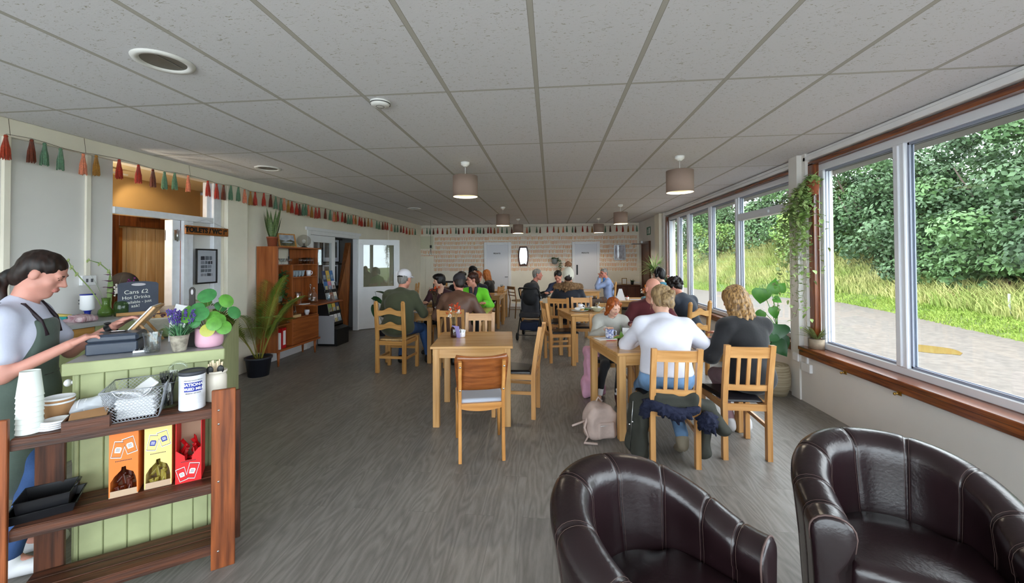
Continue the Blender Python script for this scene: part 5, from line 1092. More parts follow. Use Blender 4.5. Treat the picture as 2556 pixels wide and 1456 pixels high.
# framed collage print
t=thing('framed_print','black framed print of small grey photographs below the toilets sign','picture',(XL+.04,4.585,1.495),R(90))
MB().box(-.155,.155,-.02,-.006,-.215,-.197).box(-.155,.155,-.02,-.006,.197,.215).box(-.155,-.137,-.02,-.006,-.197,.197).box(.137,.155,-.02,-.006,-.197,.197).build('picture_frame',M_black,t,bevel=.002)
MB().box(-.137,.137,-.010,-.004,-.197,.197).build('mount',mat('pale_grey_mount','#c6cad6',.5),t); mnt=bpy.data.objects['mount']; rg=random.Random(2); q=[MB(),MB(),MB()]
for j,(z,h) in enumerate(((.10,.055),(.045,.045),(-.005,.045),(-.055,.045),(-.105,.04))):
    x=-.085
    while x<.07:
        w_=rg.uniform(.03,.065); w_=min(w_,.09-x); q[rg.randrange(3)].quad((x+rg.uniform(0,.004),-.0108,z-h/2+.003),(x+w_-.004,-.0108,z-h/2+rg.uniform(.002,.008)),(x+w_-.004+rg.uniform(-.004,.002),-.0108,z+h/2-.003),(x+.002,-.0108,z+h/2-rg.uniform(0,.006))); x+=w_
for k,m_ in enumerate((mat('photo_dark','#3a3f4a',.5),mat('photo_mid','#6e7480',.5),mat('photo_light','#8f95a2',.5))): q[k].build('photograph',m_,mnt)
MB().box(-.137,.137,-.0135,-.0125,-.197,.197).build('picture_glass',glass('picture_glass',(.98,.98,.98)),t)
o=solid_obj('seat_top',[E((0,0,0),(.16,.1,.14),.05)],.012,mat('black_felt','#17151a',.8),None,None,(-4.72,4.02,1.30)); o.name='black_hat'; tag(o,'rounded black hat-like shape in the corridor behind the chalkboard','hat')
MB().cyl((-4.72,4.02,0),(-4.72,4.02,1.2),.02,.02,10).build('hat_stand',M_darkwood)['label']='thin dark stand under the black hat shape in the corridor'; bpy.data.objects['hat_stand']['category']='stand'
# ================================================================ hanging decorations
TC={'r':('red','#b0301c'),'o':('rust red','#a63a1e'),'b':('brown','#6b2d16'),'g':('sage green','#5f8266'),'c':('coral pink','#e08564'),'m':('mustard','#a5722a')}
ONE='first second third fourth fifth sixth seventh eighth ninth tenth eleventh twelfth thirteenth fourteenth fifteenth sixteenth seventeenth eighteenth nineteenth'.split()
TEN={2:'twent',3:'thirt',4:'fort',5:'fift',6:'sixt'}
def nth(n):
    if n<20: return ONE[n-1]
    a,b=divmod(n,10); return TEN[a]+'ieth' if b==0 else TEN[a]+'y-'+ONE[b-1]
_tass={}
def tassel(k,loc,rz,label,group):
    if k not in _tass:
        rg=random.Random(ord(k)); mb=MB(); mb.lathe([(0,0),(.009,-.002),(.013,-.012),(.010,-.026),(.0115,-.03)],n=10,cap=False); a=MB()
        for i in range(34):
            t_=i*2.39; r0=.010*math.sqrt(rg.random()); r1=.017+.011*rg.random(); L=.155+.02*rg.random(); a.tube([(r0*math.cos(t_),r0*math.sin(t_),-.024),(r1*.8*math.cos(t_+.2),r1*.8*math.sin(t_+.2),-.024-L*.5),(r1*math.cos(t_+.3),r1*math.sin(t_+.3),-.024-L)],[.0035,.0042,.003],4)
        m=mat('yarn_'+TC[k][0].replace(' ','_'),TC[k][1],.95,var=.25,vs=90,sheen=.3)
        _tass[k]=(mb.mesh('tassel_head',m),a.mesh('tassel_skirt',m))
    t=thing('hanging_tassel',label,'tassel',loc,rz,group)
    for nm,me in zip(('tassel_head','tassel_skirt'),_tass[k]):
        o=bpy.data.objects.new(nm,me); COL.objects.link(o); o.parent=t
    return t
LW=list(zip([2.72,2.876,2.96,3.07,3.24,3.345,3.545,3.73,3.88,4.01,4.13,4.30,4.57,4.70,4.81,4.93,5.06,5.17,5.28,5.37,5.545,5.69,5.80,5.92,6.0,6.1,6.19,6.315,6.39,6.49,6.565,6.64,6.74,6.86,6.965,7.175,7.34,7.47,7.53,7.61,7.79,7.91,8.03,8.15,8.25,8.35,8.53,8.63,8.78,8.96,9.13,9.42,9.56,9.76,9.91,10.05,10.32,10.56,10.75,11.0,11.2,11.45,11.7,11.95,12.2],'oggcmrrbggcrrbggcmrrbggcmrrbggcmrrbgcmrrbggcrrbmcggbrrcggbrrmcggr'[:0]+'obggcmrrbggcrrbggcmrrbggcmrrbggcmrrbgcmrrbggcmrrbmcggbrrcggbrrmcgr'))
pts=[]
for i,(y,k) in enumerate(LW):
    z=2.555+.012*math.sin(i*1.3)-(.03 if y>6 else 0); pts.append((-4.225,y,z+.004)); tassel(k,(-4.225,y,z),R(17*i),'%s yarn tassel, %s from the near end of the left wall garland'%(TC[k][0],nth(i+1)),'tassels on the left wall garland')
q=MB(); q.tube(pts,.002,4); 
for y in (2.725,3.24,4.31): q.tube([(-4.225,y+.02,2.555),(-4.25,y+.025,2.69)],.002,4)
tag(q.build('garland_cord',mat('jute_cord','#5b5040',.9)),'thin brown cord of the tassel garland along the left wall','cord')
XS=[58,110,142,180,226,279,328,367,423,453,506,561,597,614,655,682,718,765,795,832,870,912,962,1013,1090,1122,1170,1200,1272,1308,1383,1448,1495,1544,1580,1638,1668,1740,1788,1836,1880,1920,1968,2018,2082,2142,2195,2243,2280]
CS='cggbrrmcgbrrmcggbrrmcggbrmcggbrrmcggbrrmcggbrrmcg'
pts=[]
for i,(x,k) in enumerate(zip(XS,CS)):
    X=-4.24+(x-54)/(2280-54)*6.93; z=2.60+.012*math.sin(i*1.9)+.01*i/49; pts.append((X,YF-.06,z+.004)); tassel(k,(X,YF-.06,z),R(23*i),'%s yarn tassel, %s from the left on the far wall garland'%(TC[k][0],nth(i+1)),'tassels on the far wall garland')
q=MB(); q.tube(pts,.002,4); tag(q.build('garland_cord',mat('jute_cord','#5b5040',.9)),'thin brown cord of the tassel garland along the far wall','cord')
# ================================================================ ceiling fittings
M_shade=mat('mauve_taupe_fabric','#8f7a6e',.9,bump=.15,bs=200); M_shin=mat('cream_shade_lining','#cfc8a8',.7); M_wp=mat('white_plastic','#e4e4e2',.4)
def pendant(label,x,y):
    t=thing('pendant_lamp',label,'lamp',(x,y,ZC),0,'drum pendant lamps'); MB().lathe([(.016,-.055),(.05,-.03),(.052,-.001),(.0,-.001)],n=24,cap=False).build('ceiling_rose',M_wp,t); MB().tube([(0,0,-.03),(0,0,-.3)],.0035,6).build('cord',M_wp,t)
    MB().lathe([(.141,-.405),(.144,-.405),(.144,-.165),(.141,-.165)],n=40,cap=False).build('drum_shade',M_shade,t); MB().lathe([(.140,-.404),(.140,-.166)],n=40,cap=False).build('shade_lining',M_shin,t)
    q=MB()
    for a in (0,2.09,4.19): q.beam((0,0,-.17),(.14*math.cos(a),.14*math.sin(a),-.17),.004,.004)
    spd=q.build('spider',M_wp,t); MB().lathe([(.015,-.22),(.018,-.27),(.03,-.31),(.028,-.335),(0,-.35)],n=16,cap=False).build('bulb',mat('frosted_bulb','#eceae2',.4),spd)
    return t
P=[(-.99,4.6,'drum pendant lamp nearest on the left, above the flower table'),(1.43,4.6,'drum pendant lamp nearest on the right, beside the window'),(-1.03,8.63,'drum pendant lamp of the middle pair, on the left'),(1.46,8.58,'drum pendant lamp of the middle pair, on the right'),(-.91,11.2,'drum pendant lamp before the far wall, above the wooden mirror'),(1.33,11.36,'drum pendant lamp before the far wall, above the right private door')]
p0=pendant(P[0][2],P[0][0],P[0][1])
for x,y,l_ in P[1:]: dup(p0,(x,y,ZC),0,l_)
for x,y,l_ in P: spot('pendant_fill',(x,y,ZC-.33),PEND*(.9 if y<6 else 1.9),(1,.86,.66),R(168),(x,y,0),.03)  # downward spots added inside the unlit pendants to brighten the far end
def downlight(label,x,y):
    t=thing('recessed_downlight',label,'light',(x,y,ZC),0,'recessed ceiling lights'); MB().lathe([(.105,-.003),(.112,-.012),(.14,-.012),(.146,-.001)],n=36,cap=False).build('trim_ring',M_wp,t); MB().lathe([(.106,-.003),(.09,-.0025),(0,-.002)],n=36,cap=False).build('reflector',mat('dull_reflector','#6d6960',.35,.3),t); MB().box(.035,.038,-.09,.08,-.006,-.003).build('lamp_fin',M_steel,t); return t
d0=downlight('large recessed ceiling light at the top left, off',-2.19,2.07); dup(d0,(-3.46,4.61,ZC),0,'recessed ceiling light above the snake plant and left doorway'); dup(d0,(-3.0,8.6,ZC),0,'small distant recessed ceiling light before the open white door')
t=thing('smoke_detector','round white smoke detector on the ceiling left of centre','smoke detector',(-1.215,2.764,ZC)); MB().lathe([(.04,-.036),(.062,-.03),(.07,-.012),(.07,-.001),(0,-.001)],n=32,cap=True).build('housing',M_wp,t); MB().tube([(.028*math.cos(a),.028*math.sin(a),-.0365) for a in [2*PI*i/20 for i in range(20)]],.0016,5,closed=True).build('test_ring',M_black,t); MB().ball((-.01,.045,-.034),(.004,.004,.002),8,4).build('indicator',M_black,t); MB().lathe([(.071,-.02),(.0715,-.014)],n=32,cap=False).build('vent_slot',M_black,t)
# ================================================================ far wall pieces
t=thing('wall_mirror','tall mirror with shaped dark wooden frame between the private doors','mirror',(-.885,YF-.012,1.665))
fo=[(-.125,-.315),(.125,-.315),(.165,-.16),(.172,.0),(.165,.16),(.125,.315),(-.125,.315),(-.165,.16),(-.172,0),(-.165,-.16)]; fi=[(x*.72,z*.84) for x,z in fo]
q=MB(); n=len(fo); vs=[(x,-.025,z) for x,z in fo]+[(x,-.03,z) for x,z in fi]+[(x,.0,z) for x,z in fo]+[(x,-.005,z) for x,z in fi]; q._add(vs,[f for i in range(n) for f in ((i,(i+1)%n,n+(i+1)%n,n+i),(i,2*n+i,2*n+(i+1)%n,(i+1)%n),(n+i,n+(i+1)%n,3*n+(i+1)%n,3*n+i))]); q.build('mirror_frame',WV if False else mat('dark_mahogany','#4d2715',.35),t,bevel=.003)
q=MB(); q._add([(x,-.006,z) for x,z in fi],[tuple(range(n))]); q.build('mirror_glass',mat('silvered_glass','#e6ece8',.02,1.),t)
t=thing('wall_planter','grey pot of trailing green plant hung on the far wall right of the mirror','plant',(.12,YF-.1,1.52)); MB().lathe([(0,-.11),(.06,-.11),(.095,-.06),(.10,.06),(.09,.06),(.085,0),(0,0)],n=24,cap=False).build('pot',mat('blue_grey_pot','#71797a',.6),t); MB().box(-.03,.03,.06,.1,-.02,.06).build('bracket',M_steel,t)
q=MB(); rg=random.Random(4)
for i in range(60): q.leaf((rg.uniform(-.08,.1),rg.uniform(-.08,.05),.05),(rg.uniform(-1,1),rg.uniform(-1,.3),rg.uniform(.2,1)),(0,0,1),.06,.04,.6,3)
for s in range(4):
    x=.06+.03*s
    for i in range(26):
        z=.05-.022*i*(1-.12*s); q.leaf((x+.05*min(1,i/8)+rg.uniform(-.02,.02),-.06+rg.uniform(-.02,.02),z),(rg.uniform(-1,1),rg.uniform(-1,.2),rg.uniform(-1,.2)),(0,0,1),.05,.04,.4,3)
q.build('trailing_leaves',mat('dark_trailing_leaf','#2f4a2c',.5,col2='#4d6b3a',vs=12),t)
t=thing('silver_picture','silver framed swirling pale print right of the second private door','picture',(2.165,YF-.012,1.765)); MB().box(-.175,.175,-.02,-.005,-.24,-.215).box(-.175,.175,-.02,-.005,.215,.24).box(-.175,-.15,-.02,-.005,-.215,.215).box(.15,.175,-.02,-.005,-.215,.215).build('picture_frame',mat('silver_frame','#a3a6ac',.3,.8),t,bevel=.002); MB().box(-.15,.15,-.012,-.005,-.215,.215).build('print',mat('swirl_print','#c9c6cc',.3,col2='#8b7f88',vs=7),t); MB().box(-.15,.15,-.015,-.014,-.215,.215).build('picture_glass',glass('picture_glass',(.98,.98,.98)),t)
t=thing('switch_cord','black pull cord with a small block hung by the open door','cord',(-3.42,11.2,1.95)); MB().tube([(0,0,.75),(0,0,0),(0,0,-.22)],.004,5).build('cord',M_black,t); MB().box(-.025,.025,-.015,.015,-.05,.03).build('block',M_black,t); MB().tube([(0,0,-.05),(-.05,0,-.28)],.003,5).tube([(0,0,-.05),(.02,0,-.25)],.003,5).build('loop',M_black,t)
t=thing('card_picture','small gold framed card standing on the dark sideboard','picture',(2.26,12.72,.766)); MB().box(-.08,.08,-.01,.01,0,.02).box(-.08,.08,-.01,.01,.18,.2).box(-.08,-.06,-.01,.01,.02,.18).box(.06,.08,-.01,.01,.02,.18).build('picture_frame',mat('dull_gold','#8f7440',.4,.5),t); MB().box(-.06,.06,-.004,.006,.02,.18).build('card',M_paper,t)
def potted(name,label,loc,pot,leaves,lm,pm,soil=True):
    t=thing(name,label,'plant',loc); MB().lathe(pot,n=24,cap=False).build('pot',pm,t)
    leaves.build('leaves',lm,t); return t
rg=random.Random(21); q=MB()
for i in range(30): q.leaf((rg.uniform(-.03,.03),rg.uniform(-.03,.03),.08),(rg.uniform(-1,1),rg.uniform(-1,1),rg.uniform(.3,1)),(0,0,1),.09,.04,.7,3)
potted('potted_fern','small dark potted plant right of the frame on the sideboard',(2.5,12.72,.766),[(0,0),(.04,0),(.05,.08),(0,.08)],q,mat('dark_trailing_leaf','#2f4a2c'),M_black)
# storeroom framed photographs
def photo(label,x,y,z,w_,h,pm,tone):
    t=thing('framed_photograph',label,'picture',(x,y,z),R(90),'pictures stored in the side room'); MB().box(-w_/2,w_/2,-.02,0,0,.015).box(-w_/2,w_/2,-.02,0,h-.015,h).box(-w_/2,-w_/2+.015,-.02,0,.015,h-.015).box(w_/2-.015,w_/2,-.02,0,.015,h-.015).build('picture_frame',M_black,t); MB().box(-w_/2+.015,w_/2-.015,-.008,-.002,.015,h-.015).build('mount',mat('pale_grey_mount','#c6cad6',.5),t); MB().box(-w_/2+.09,w_/2-.09,-.0095,-.008,.1,h-.08).build('photograph',pm,t); return t
PD=mat('photo_black_grey','#2a2a2c',.4,col2='#77777a',vs=4); PB=mat('photo_sea_blue','#3d5c7a',.4,col2='#8fa6b5',vs=3,stretch=(.5,1,4)); PE=mat('photo_dark_vignette','#111114',.35,col2='#2c2c30',vs=3)
SX=-4.72
for lb,y,z,h,pm in (('grey framed photograph at the top of the doorway stack',8.22,1.52,.52,PD),('dark framed photograph with a pale round shape, middle of the doorway stack',8.20,.99,.52,PE),('framed blue seascape at the bottom of the doorway stack',8.16,.46,.52,PB),('framed photograph at the top behind the glazed door',7.48,1.5,.52,PD),('framed photograph in the middle behind the glazed door',7.46,.97,.52,PD),('framed photograph low down behind the glazed door',7.44,.44,.52,PE)): photo(lb,SX,y,z,.66,h,pm,0)
MB().ball((SX+.013,8.2,1.30),(.004,.055,.06),16,10).build('pale_disc',mat('pale_print_grey','#a9a9a6',.5),bpy.data.objects.get('framed_photograph.001')).matrix_parent_inverse=bpy.data.objects['framed_photograph.001'].matrix_world.inverted() if False else Matrix.LocRotScale(Vector((SX,8.20,.99)),Euler((0,0,R(90))),None).inverted()
t=thing('picture_rack','dark rack of shelves carrying the pictures in the side room','rack',(SX-.06,7.85,0))
for z in (.44,.97,1.495,2.04): MB().box(-.05,.09,-.8,.8,z-.03,z-.004).build('rack_shelf',mat('dark_rack','#2a2624',.6),t)
for y in (-.79,.79): MB().box(-.05,.0,y-.015,y+.015,0,2.04).build('upright',mat('dark_rack','#2a2624',.6),t)
q=MB(); q._add([(-4.42,8.40,0),(-4.42,8.52,1.95),(-4.55,8.55,1.95),(-4.6,8.05,.0),(-4.44,8.40,0),(-4.44,8.52,1.95),(-4.57,8.55,1.95),(-4.62,8.05,0)],[(0,1,2,3),(7,6,5,4),(0,4,5,1),(1,5,6,2),(2,6,7,3),(3,7,4,0)]); tag(q.build('leaning_board',wood('walnut_plywood','#8f5226','#6f3a17','z',.9,.28,.4)),'brown board leaning in the doorway beside the stored pictures','board')
# ================================================================ on and in the teak cabinet
TZ=1.771
t=thing('snake_plant','upright snake plant in a terracotta pot on the teak cabinet','plant',(-4.1,5.56,TZ)); MB().lathe([(0,0),(.058,0),(.072,.12),(.077,.12),(.077,.142),(.068,.142),(.066,.12),(0,.12)],n=28,cap=False).build('pot',mat('terracotta','#8f4a30',.7),t)
q=MB(); rg=random.Random(8)
for i in range(14):
    a=i*2.4; r=.04*rg.random()**.5; q.leaf((r*math.cos(a),r*math.sin(a),.12),(.22*math.cos(a),.22*math.sin(a),1),(math.cos(a),math.sin(a),.1),rg.uniform(.28,.5),.055,-.08,6,.35,.8)
q.build('leaves',mat('snake_leaf','#39512f',.45,col2='#6d7f4a',vs=6,stretch=(3,3,26)),t)
t=thing('framed_landscape','small framed hill landscape painting leaning on the teak cabinet','picture',(-4.13,5.96,TZ),R(72)); q=MB(); mm=Matrix.Rotation(R(-14),4,'X')
q.M=mm; q.box(-.15,.15,-.01,.012,0,.02).box(-.15,.15,-.01,.012,.20,.22).box(-.15,-.13,-.01,.012,.02,.20).box(.13,.15,-.01,.012,.02,.20); q.build('picture_frame',WV,t)
def part_m(nm,m_,*bx):
    q=MB(); q.M=mm
    for b_ in bx: q._add(*b_)
    q.build(nm,m_,t)
part_m('painted_sky',mat('painted_sky','#c2c7cf',.6,col2='#8f95a3',vs=9),([(-.13,-.002,.1),(.13,-.002,.1),(.13,-.002,.2),(-.13,-.002,.2)],[(0,1,2,3)]))
part_m('painted_hills',mat('painted_hills','#77704d',.6,col2='#3b3a30',vs=14),([(-.13,-.003,.02),(.13,-.003,.02),(.13,-.003,.1),(.06,-.003,.125),(-.02,-.003,.10),(-.13,-.003,.12)],[(0,1,2,3,4,5)]))
part_m('painted_lake',mat('painted_lake','#a9b0b8',.5),([(-.10,-.0035,.075),(.07,-.0035,.07),(.1,-.0035,.085),(-.04,-.0035,.095)],[(0,1,2,3)]))
t=thing('globe_lamp','smoked glass globe lamp on the teak cabinet','lamp',(-4.08,6.29,TZ)); MB().lathe([(0,0),(.055,0),(.055,.012),(.03,.016),(.025,.03)],n=24,cap=False).build('base',M_black,t); MB().ball((0,0,.115),(.108,.108,.103),28,16).build('glass_globe',mat('smoked_glass','#8f887a',.06,alpha=.45,spec=.8),t); MB().cyl((0,0,.02),(0,0,.075),.017,.017,14).build('lamp_holder',M_black,t); MB().ball((0,0,.11),(.028,.028,.036),14,8).build('bulb',mat('frosted_bulb','#eceae2',.3),t)
t=thing('lamp_cable','black lamp cable with inline switch hanging inside the cabinet','cable',(-4.255,6.16,1.3)); MB().tube([(0,0,.47),(.0,.01,.3),(0,0,.05)],.003,6).build('cable',M_black,t); MB().box(-.008,.012,-.011,.011,.26,.33,.004).build('inline_switch',M_black,t)
def small(name,label,cat,loc,mats,build,group=None,rz=0):
    t=thing(name,label,cat,loc,rz,group)
    for nm,mb,m_ in build: mb.build(nm,m_,t)
    return t
for i in range(4): 
    t=thing('glass_dish',['nearest','second','third','farthest'][i]+' small footed glass dish of the row on the top cabinet shelf','glass',(-4.06+.03*(i%2),5.58+.09*i,1.501),0,'glass dishes in the cabinet'); clear_vessel([(0,0),(.022,0),(.022,.004),(.006,.01),(.006,.03),(.03,.045),(.042,.09),(.04,.09),(.028,.05),(0,.035)],'dish',t)
for i in range(6):
    t=thing('drinking_glass',['near left','near right','middle left','middle right','far left','far right'][i]+' tumbler of the group on the top cabinet shelf','glass',(-4.10+.08*(i%2),6.24+.085*(i//2),1.501),0,'tumblers in the cabinet'); clear_vessel([(0,.004),(.028,.004),(.03,0),(.036,.105),(.034,.105),(.028,.01),(0,.01)],'tumbler',t)
t=thing('scalloped_carton','grey scalloped tray of cups on the second cabinet shelf','tray',(-4.08,6.07,1.301)); q=MB(); q.box(-.07,.07,-.16,.16,.085,.1,.004).build('carton_top',mat('blue_grey_pulp','#8f9aa3',.8),t); q=MB()
for i in range(4): q.lathe([(.012,.002),(.03,.03),(.036,.086)],(.04,-.12+.08*i,0),16,False).lathe([(.012,.002),(.03,.03),(.036,.086)],(-.035,-.12+.08*i,0),16,False)
q.build('carton_cups',mat('blue_grey_pulp','#8f9aa3',.8),t)
def mug(label,loc,rz,group=None):
    t=thing('white_mug',label,'mug',loc,rz,group); MB().lathe([(0,.003),(.03,.003),(.034,0),(.038,.095),(.0355,.095),(.032,.012),(0,.008)],n=28,cap=False).build('mug_body',M_paper if False else mat('white_china','#eceaf0',.15),t); MB().tube([(.036,0,.08),(.058,0,.076),(.064,0,.05),(.054,0,.028),(.035,0,.024)],.005,8).build('handle',mat('white_china','#eceaf0',.15),t); return t
mug('white mug at the far end of the second cabinet shelf',(-4.04,6.36,1.301),R(60)); 
LZ=.864
t=thing('orange_jug','glass jug holding orange drink on the cabinet drop leaf','jug',(-3.98,5.98,LZ)); clear_vessel([(0,.003),(.048,.003),(.052,.01),(.045,.12),(.038,.16),(.044,.2),(.041,.2),(.036,.16),(.043,.12),(.049,.01),(0,.008)],'jug_body',t); MB().lathe([(0,.01),(.047,.012),(.0415,.12),(.037,.145),(0,.145)],n=24,cap=False).build('orange_drink',mat('orange_liquid','#c05a20',.2),t); MB().tube([(.04,0,.19),(.08,.01,.18),(.08,.01,.1),(.05,0,.07)],.006,8).build('handle',M_jar,t)
def swing_bottle(label,loc,h,r=.042):
    t=thing('clear_bottle',label,'bottle',loc,0,'clear glass water bottles'); clear_vessel([(0,.006),(r*.9,.004),(r,.012),(r,h*.5),(r*.45,h*.72),(r*.3,h*.78),(r*.3,h*.95),(r*.36,h*.96),(r*.3,h)],'bottle_body',t); MB().lathe([(0,.012),(r*.93,.012),(r*.93,h*.38),(0,h*.38)],n=24,cap=False).build('water',glass('water_clear',(.9,.94,.95),0,1.5),t); MB().lathe([(r*.3,h*.97),(r*.33,h*1.0),(r*.2,h*1.04),(0,h*1.05)],n=14,cap=False).tube([(r*.36,0,h),(r*.4,0,h*.9),(0,-r*.38,h*.88),(-r*.4,0,h*.9),(-r*.36,0,h)],.0015,5).build('swing_stopper',M_steel,t)
swing_bottle('clear swing-top bottle at the left on the cabinet drop leaf',(-3.83,6.17,LZ),.25,.05); swing_bottle('tall clear bottle behind the swing-top bottle on the drop leaf',(-4.02,6.38,LZ),.29,.036); swing_bottle('clear swing-top bottle at the right tip of the drop leaf',(-3.80,6.58,LZ),.26,.05)
o=MB().box(-.05,.05,-.07,.07,0,.012,.003).build('paper_pad',M_paper,None,(-3.9,6.03,LZ)); tag(o,'small white paper pad lying in front of the orange jug','paper')
tag(MB().box(-.08,.09,-.10,.12,0,.045,.004).build('wooden_board',mat('pale_board','#c9a878',.6),None,(-4.08,5.97,.661)),'thick pale wooden board under the glass coffee pot in the cabinet','board'); t=thing('coffee_pot','round glass coffee pot on the wooden board in the lower cabinet bay','pot',(-4.08,5.97,.661)); q=MB(); q.M=Matrix.Translation((0,0,.046)); q.lathe([(0,.003),(.06,.003),(.075,.03),(.07,.07),(.04,.11),(.042,.135),(.039,.135),(.036,.11),(.066,.07),(.071,.03),(0,.008)],n=28,cap=False); q.build('glass_pot',M_jar,t); MB().tube([(.0,.04,.175),(.0,.10,.16),(.0,.10,.09),(.0,.075,.075)],.006,8).build('handle',M_steel,t); MB().lathe([(0,.182),(.042,.182),(.03,.196),(0,.2)],n=20,cap=False).build('lid',M_steel,t)
for i in range(2):
    t=thing('white_cup',('lower','upper')[i]+' white cup of the nested pair in the lower cabinet bay','cup',(-4.03,6.3,.661+.022*i),0,'white cups in the cabinet'); MB().lathe([(0,.002),(.026,.002),(.04,.05),(.041,.062),(.039,.062),(.024,.008),(0,.008)],n=24,cap=False).build('cup_wall',mat('white_china','#eceaf0',.15),t)
t=thing('red_binder','red box file with a white label at the bottom of the cabinet','box file',(-4.06,5.66,.251),R(4)); MB().box(-.10,.08,-.05,.05,0,.30,.003).build('box_file',mat('glossy_red','#b3161c',.3),t); MB().box(.08,.0815,-.03,.03,.05,.26).build('label',M_paper,t); MB().box(-.02,.06,-.052,-.05,.08,.22).build('side_label',mat('pale_red','#d98a86',.4),t)
t=thing('white_folder','thin white folder leaning beside the red box file','folder',(-4.05,5.56,.251),R(4)); MB().box(-.08,.08,-.012,.012,0,.24,.002).build('cover',M_paper,t)
q=MB(); rg=random.Random(31)
for i in range(130):
    z=rg.uniform(-.15,.36); q.leaf((rg.gauss(.05,.04),rg.gauss(.02,.04),z+.1),(rg.uniform(-.4,1),rg.uniform(-1,1),rg.uniform(-.8,.5)),(0,0,1),rg.uniform(.05,.085),.045,.4,3)
potted('trailing_plant','dark trailing pothos plant on the narrow left cabinet shelf',(-4.08,5.67,.931),[(0,0),(.045,0),(.06,.1),(.055,.1),(0,.09)],q,mat('pothos_leaf','#274a2a',.4,col2='#3d6b3c',vs=14),mat('blue_grey_pot','#71797a',.6))
t=thing('black_bottle','black and white bottle on the low left cabinet shelf','bottle',(-4.05,5.60,.601)); MB().lathe([(0,0),(.03,0),(.03,.12),(.012,.17),(.012,.2),(0,.2)],n=16,cap=False).build('bottle_body',M_black,t); MB().lathe([(.0305,.03),(.0305,.1)],n=16,cap=False).build('label',M_paper,t)
MB().ball((0,0,.02),(.03,.03,.02),14,8).build('glass_knob',M_jar,thing('glass_ornament','small clear glass ornament on the low left cabinet shelf','ornament',(-4.01,5.78,.601)))
# leaflets in the stand (front faces +x, slanting back)
LC=['#e6e6ea','#d7b24a','#3f6fa8','#d98aa0','#7d9c5a','#2f3f66','#c9cdd6','#a55a3a','#e0d9c9','#54803f']
NAME={'#e6e6ea':'white','#d7b24a':'yellow','#3f6fa8':'blue','#d98aa0':'pink','#7d9c5a':'green','#2f3f66':'navy','#c9cdd6':'pale grey','#a55a3a':'brown','#e0d9c9':'cream','#54803f':'leaf green'}
PLAN=[(0,['#e6e6ea','#e6e6ea','#c9cdd6']),(1,['#7d9c5a','#d7b24a','#2f3f66']),(2,['#c9cdd6','#a55a3a','#e0d9c9']),(3,['#3f6fa8','#d98aa0','#e6e6ea']),(4,['#2f3f66','#d7b24a','#3f6fa8'])]
for i,cs in PLAN:
    z=.37+.2*i; x=-4.04+.06-.16*(z-.34)/.8
    for j,c_ in enumerate(cs):
        t=thing('leaflet','%s leaflet, %s in the %s row of the leaflet stand'%(NAME[c_],('left','centre','right')[j],('bottom','second','third','fourth','top')[i]),'leaflet',(x,7.16-.125+.125*j,z),R(90),'leaflets in the black stand'); q=MB(); mm=Matrix.Rotation(R(-12),4,'X'); q.M=mm; q.box(-.052,.052,-.004,.002,0,.20); cv_=q.build('cover',mat('leaflet_'+c_[1:],c_,.35),t); q=MB(); q.M=mm; q.box(-.042,.042,-.005,-.004,.04,.12); q.build('cover_photo',mat('leaflet_photo_%d'%((i*3+j)%4),['#5d6a73','#8a7a55','#4a6a8f','#b5a9a0'][(i*3+j)%4],.4,col2=['#a9b0b5','#c9c08f','#9ab0c9','#6d5a50'][(i*3+j)%4],vs=16),cv_)
# ================================================================ big plants
def frond(q,base,az,up,L,droop,nl=26,w_=.16,stem=None):
    pts=[Vector(base)]; d=Vector((math.cos(az)*math.cos(up),math.sin(az)*math.cos(up),math.sin(up))); n=14
    for i in range(n):
        d=(d+Vector((0,0,-droop/n*(i/n+.3)))).normalized(); pts.append(pts[-1]+d*(L/n))
    stem.tube(pts,[.006-.0045*i/n for i in range(n+1)],5)
    for k in range(nl):
        f=.32+.68*k/nl; i=min(n-1,int(f*n)); p=pts[i].lerp(pts[i+1],f*n-i); t_=(pts[i+1]-pts[i]).normalized(); s=t_.cross(Vector((0,0,1))); s=s.normalized() if s.length>.01 else Vector((1,0,0)); l_=w_*math.sin(PI*(.15+.8*(f-.32)/.68))+.03
        for sg in (-1,1): q.leaf(p,s*sg*.9+t_*.75+Vector((0,0,.15)),(0,0,1),l_,.021,.6,3)
t=thing('areca_palm','tall areca palm in a black plastic pot beside the teak cabinet','plant',(-3.97,5.12,0)); MB().lathe([(0,0),(.125,0),(.155,.23),(.168,.23),(.168,.255),(.15,.255),(.145,.22),(0,.22)],n=32,cap=False).build('pot',mat('black_plastic_pot','#232630',.45),t); MB().lathe([(0,.225),(.145,.225)],n=20,cap=False).build('soil',mat('potting_soil','#3d2c20',.9),t)
q=MB();s_=MB(); rg=random.Random(13)
for az,up,L,dr in ((R(268),R(60),1.35,1.3),(R(280),R(50),1.2,1.2),(R(250),R(66),1.1,1.5),(R(60),R(72),1.05,1.9),(R(20),R(76),1.0,2.1),(R(-40),R(70),.95,2.2),(R(110),R(80),1.15,1.6),(R(90),R(64),.85,2.2),(R(-80),R(74),.9,2.3),(R(110),R(80),.8,1.6),(R(0),R(82),1.2,1.9),(R(300),R(58),.85,1.4)): frond(q,(.04*math.cos(az),.04*math.sin(az),.22),az,up,L,dr,34,.19,s_)
s_.build('stems',mat('palm_cane','#a08a3a',.5,col2='#7d8a3a',vs=8),t); q.build('leaflets',mat('palm_leaf','#5f842f',.5,col2='#9aa245',vs=5),t)
def big_leaf(q,base,tip,W,up=(0,0,1),fold=.2,n=10):
    b=Vector(base);e=Vector(tip);d=e-b;L=d.length; q.leaf(b,d,up,L,W,.5,n,fold,.62)
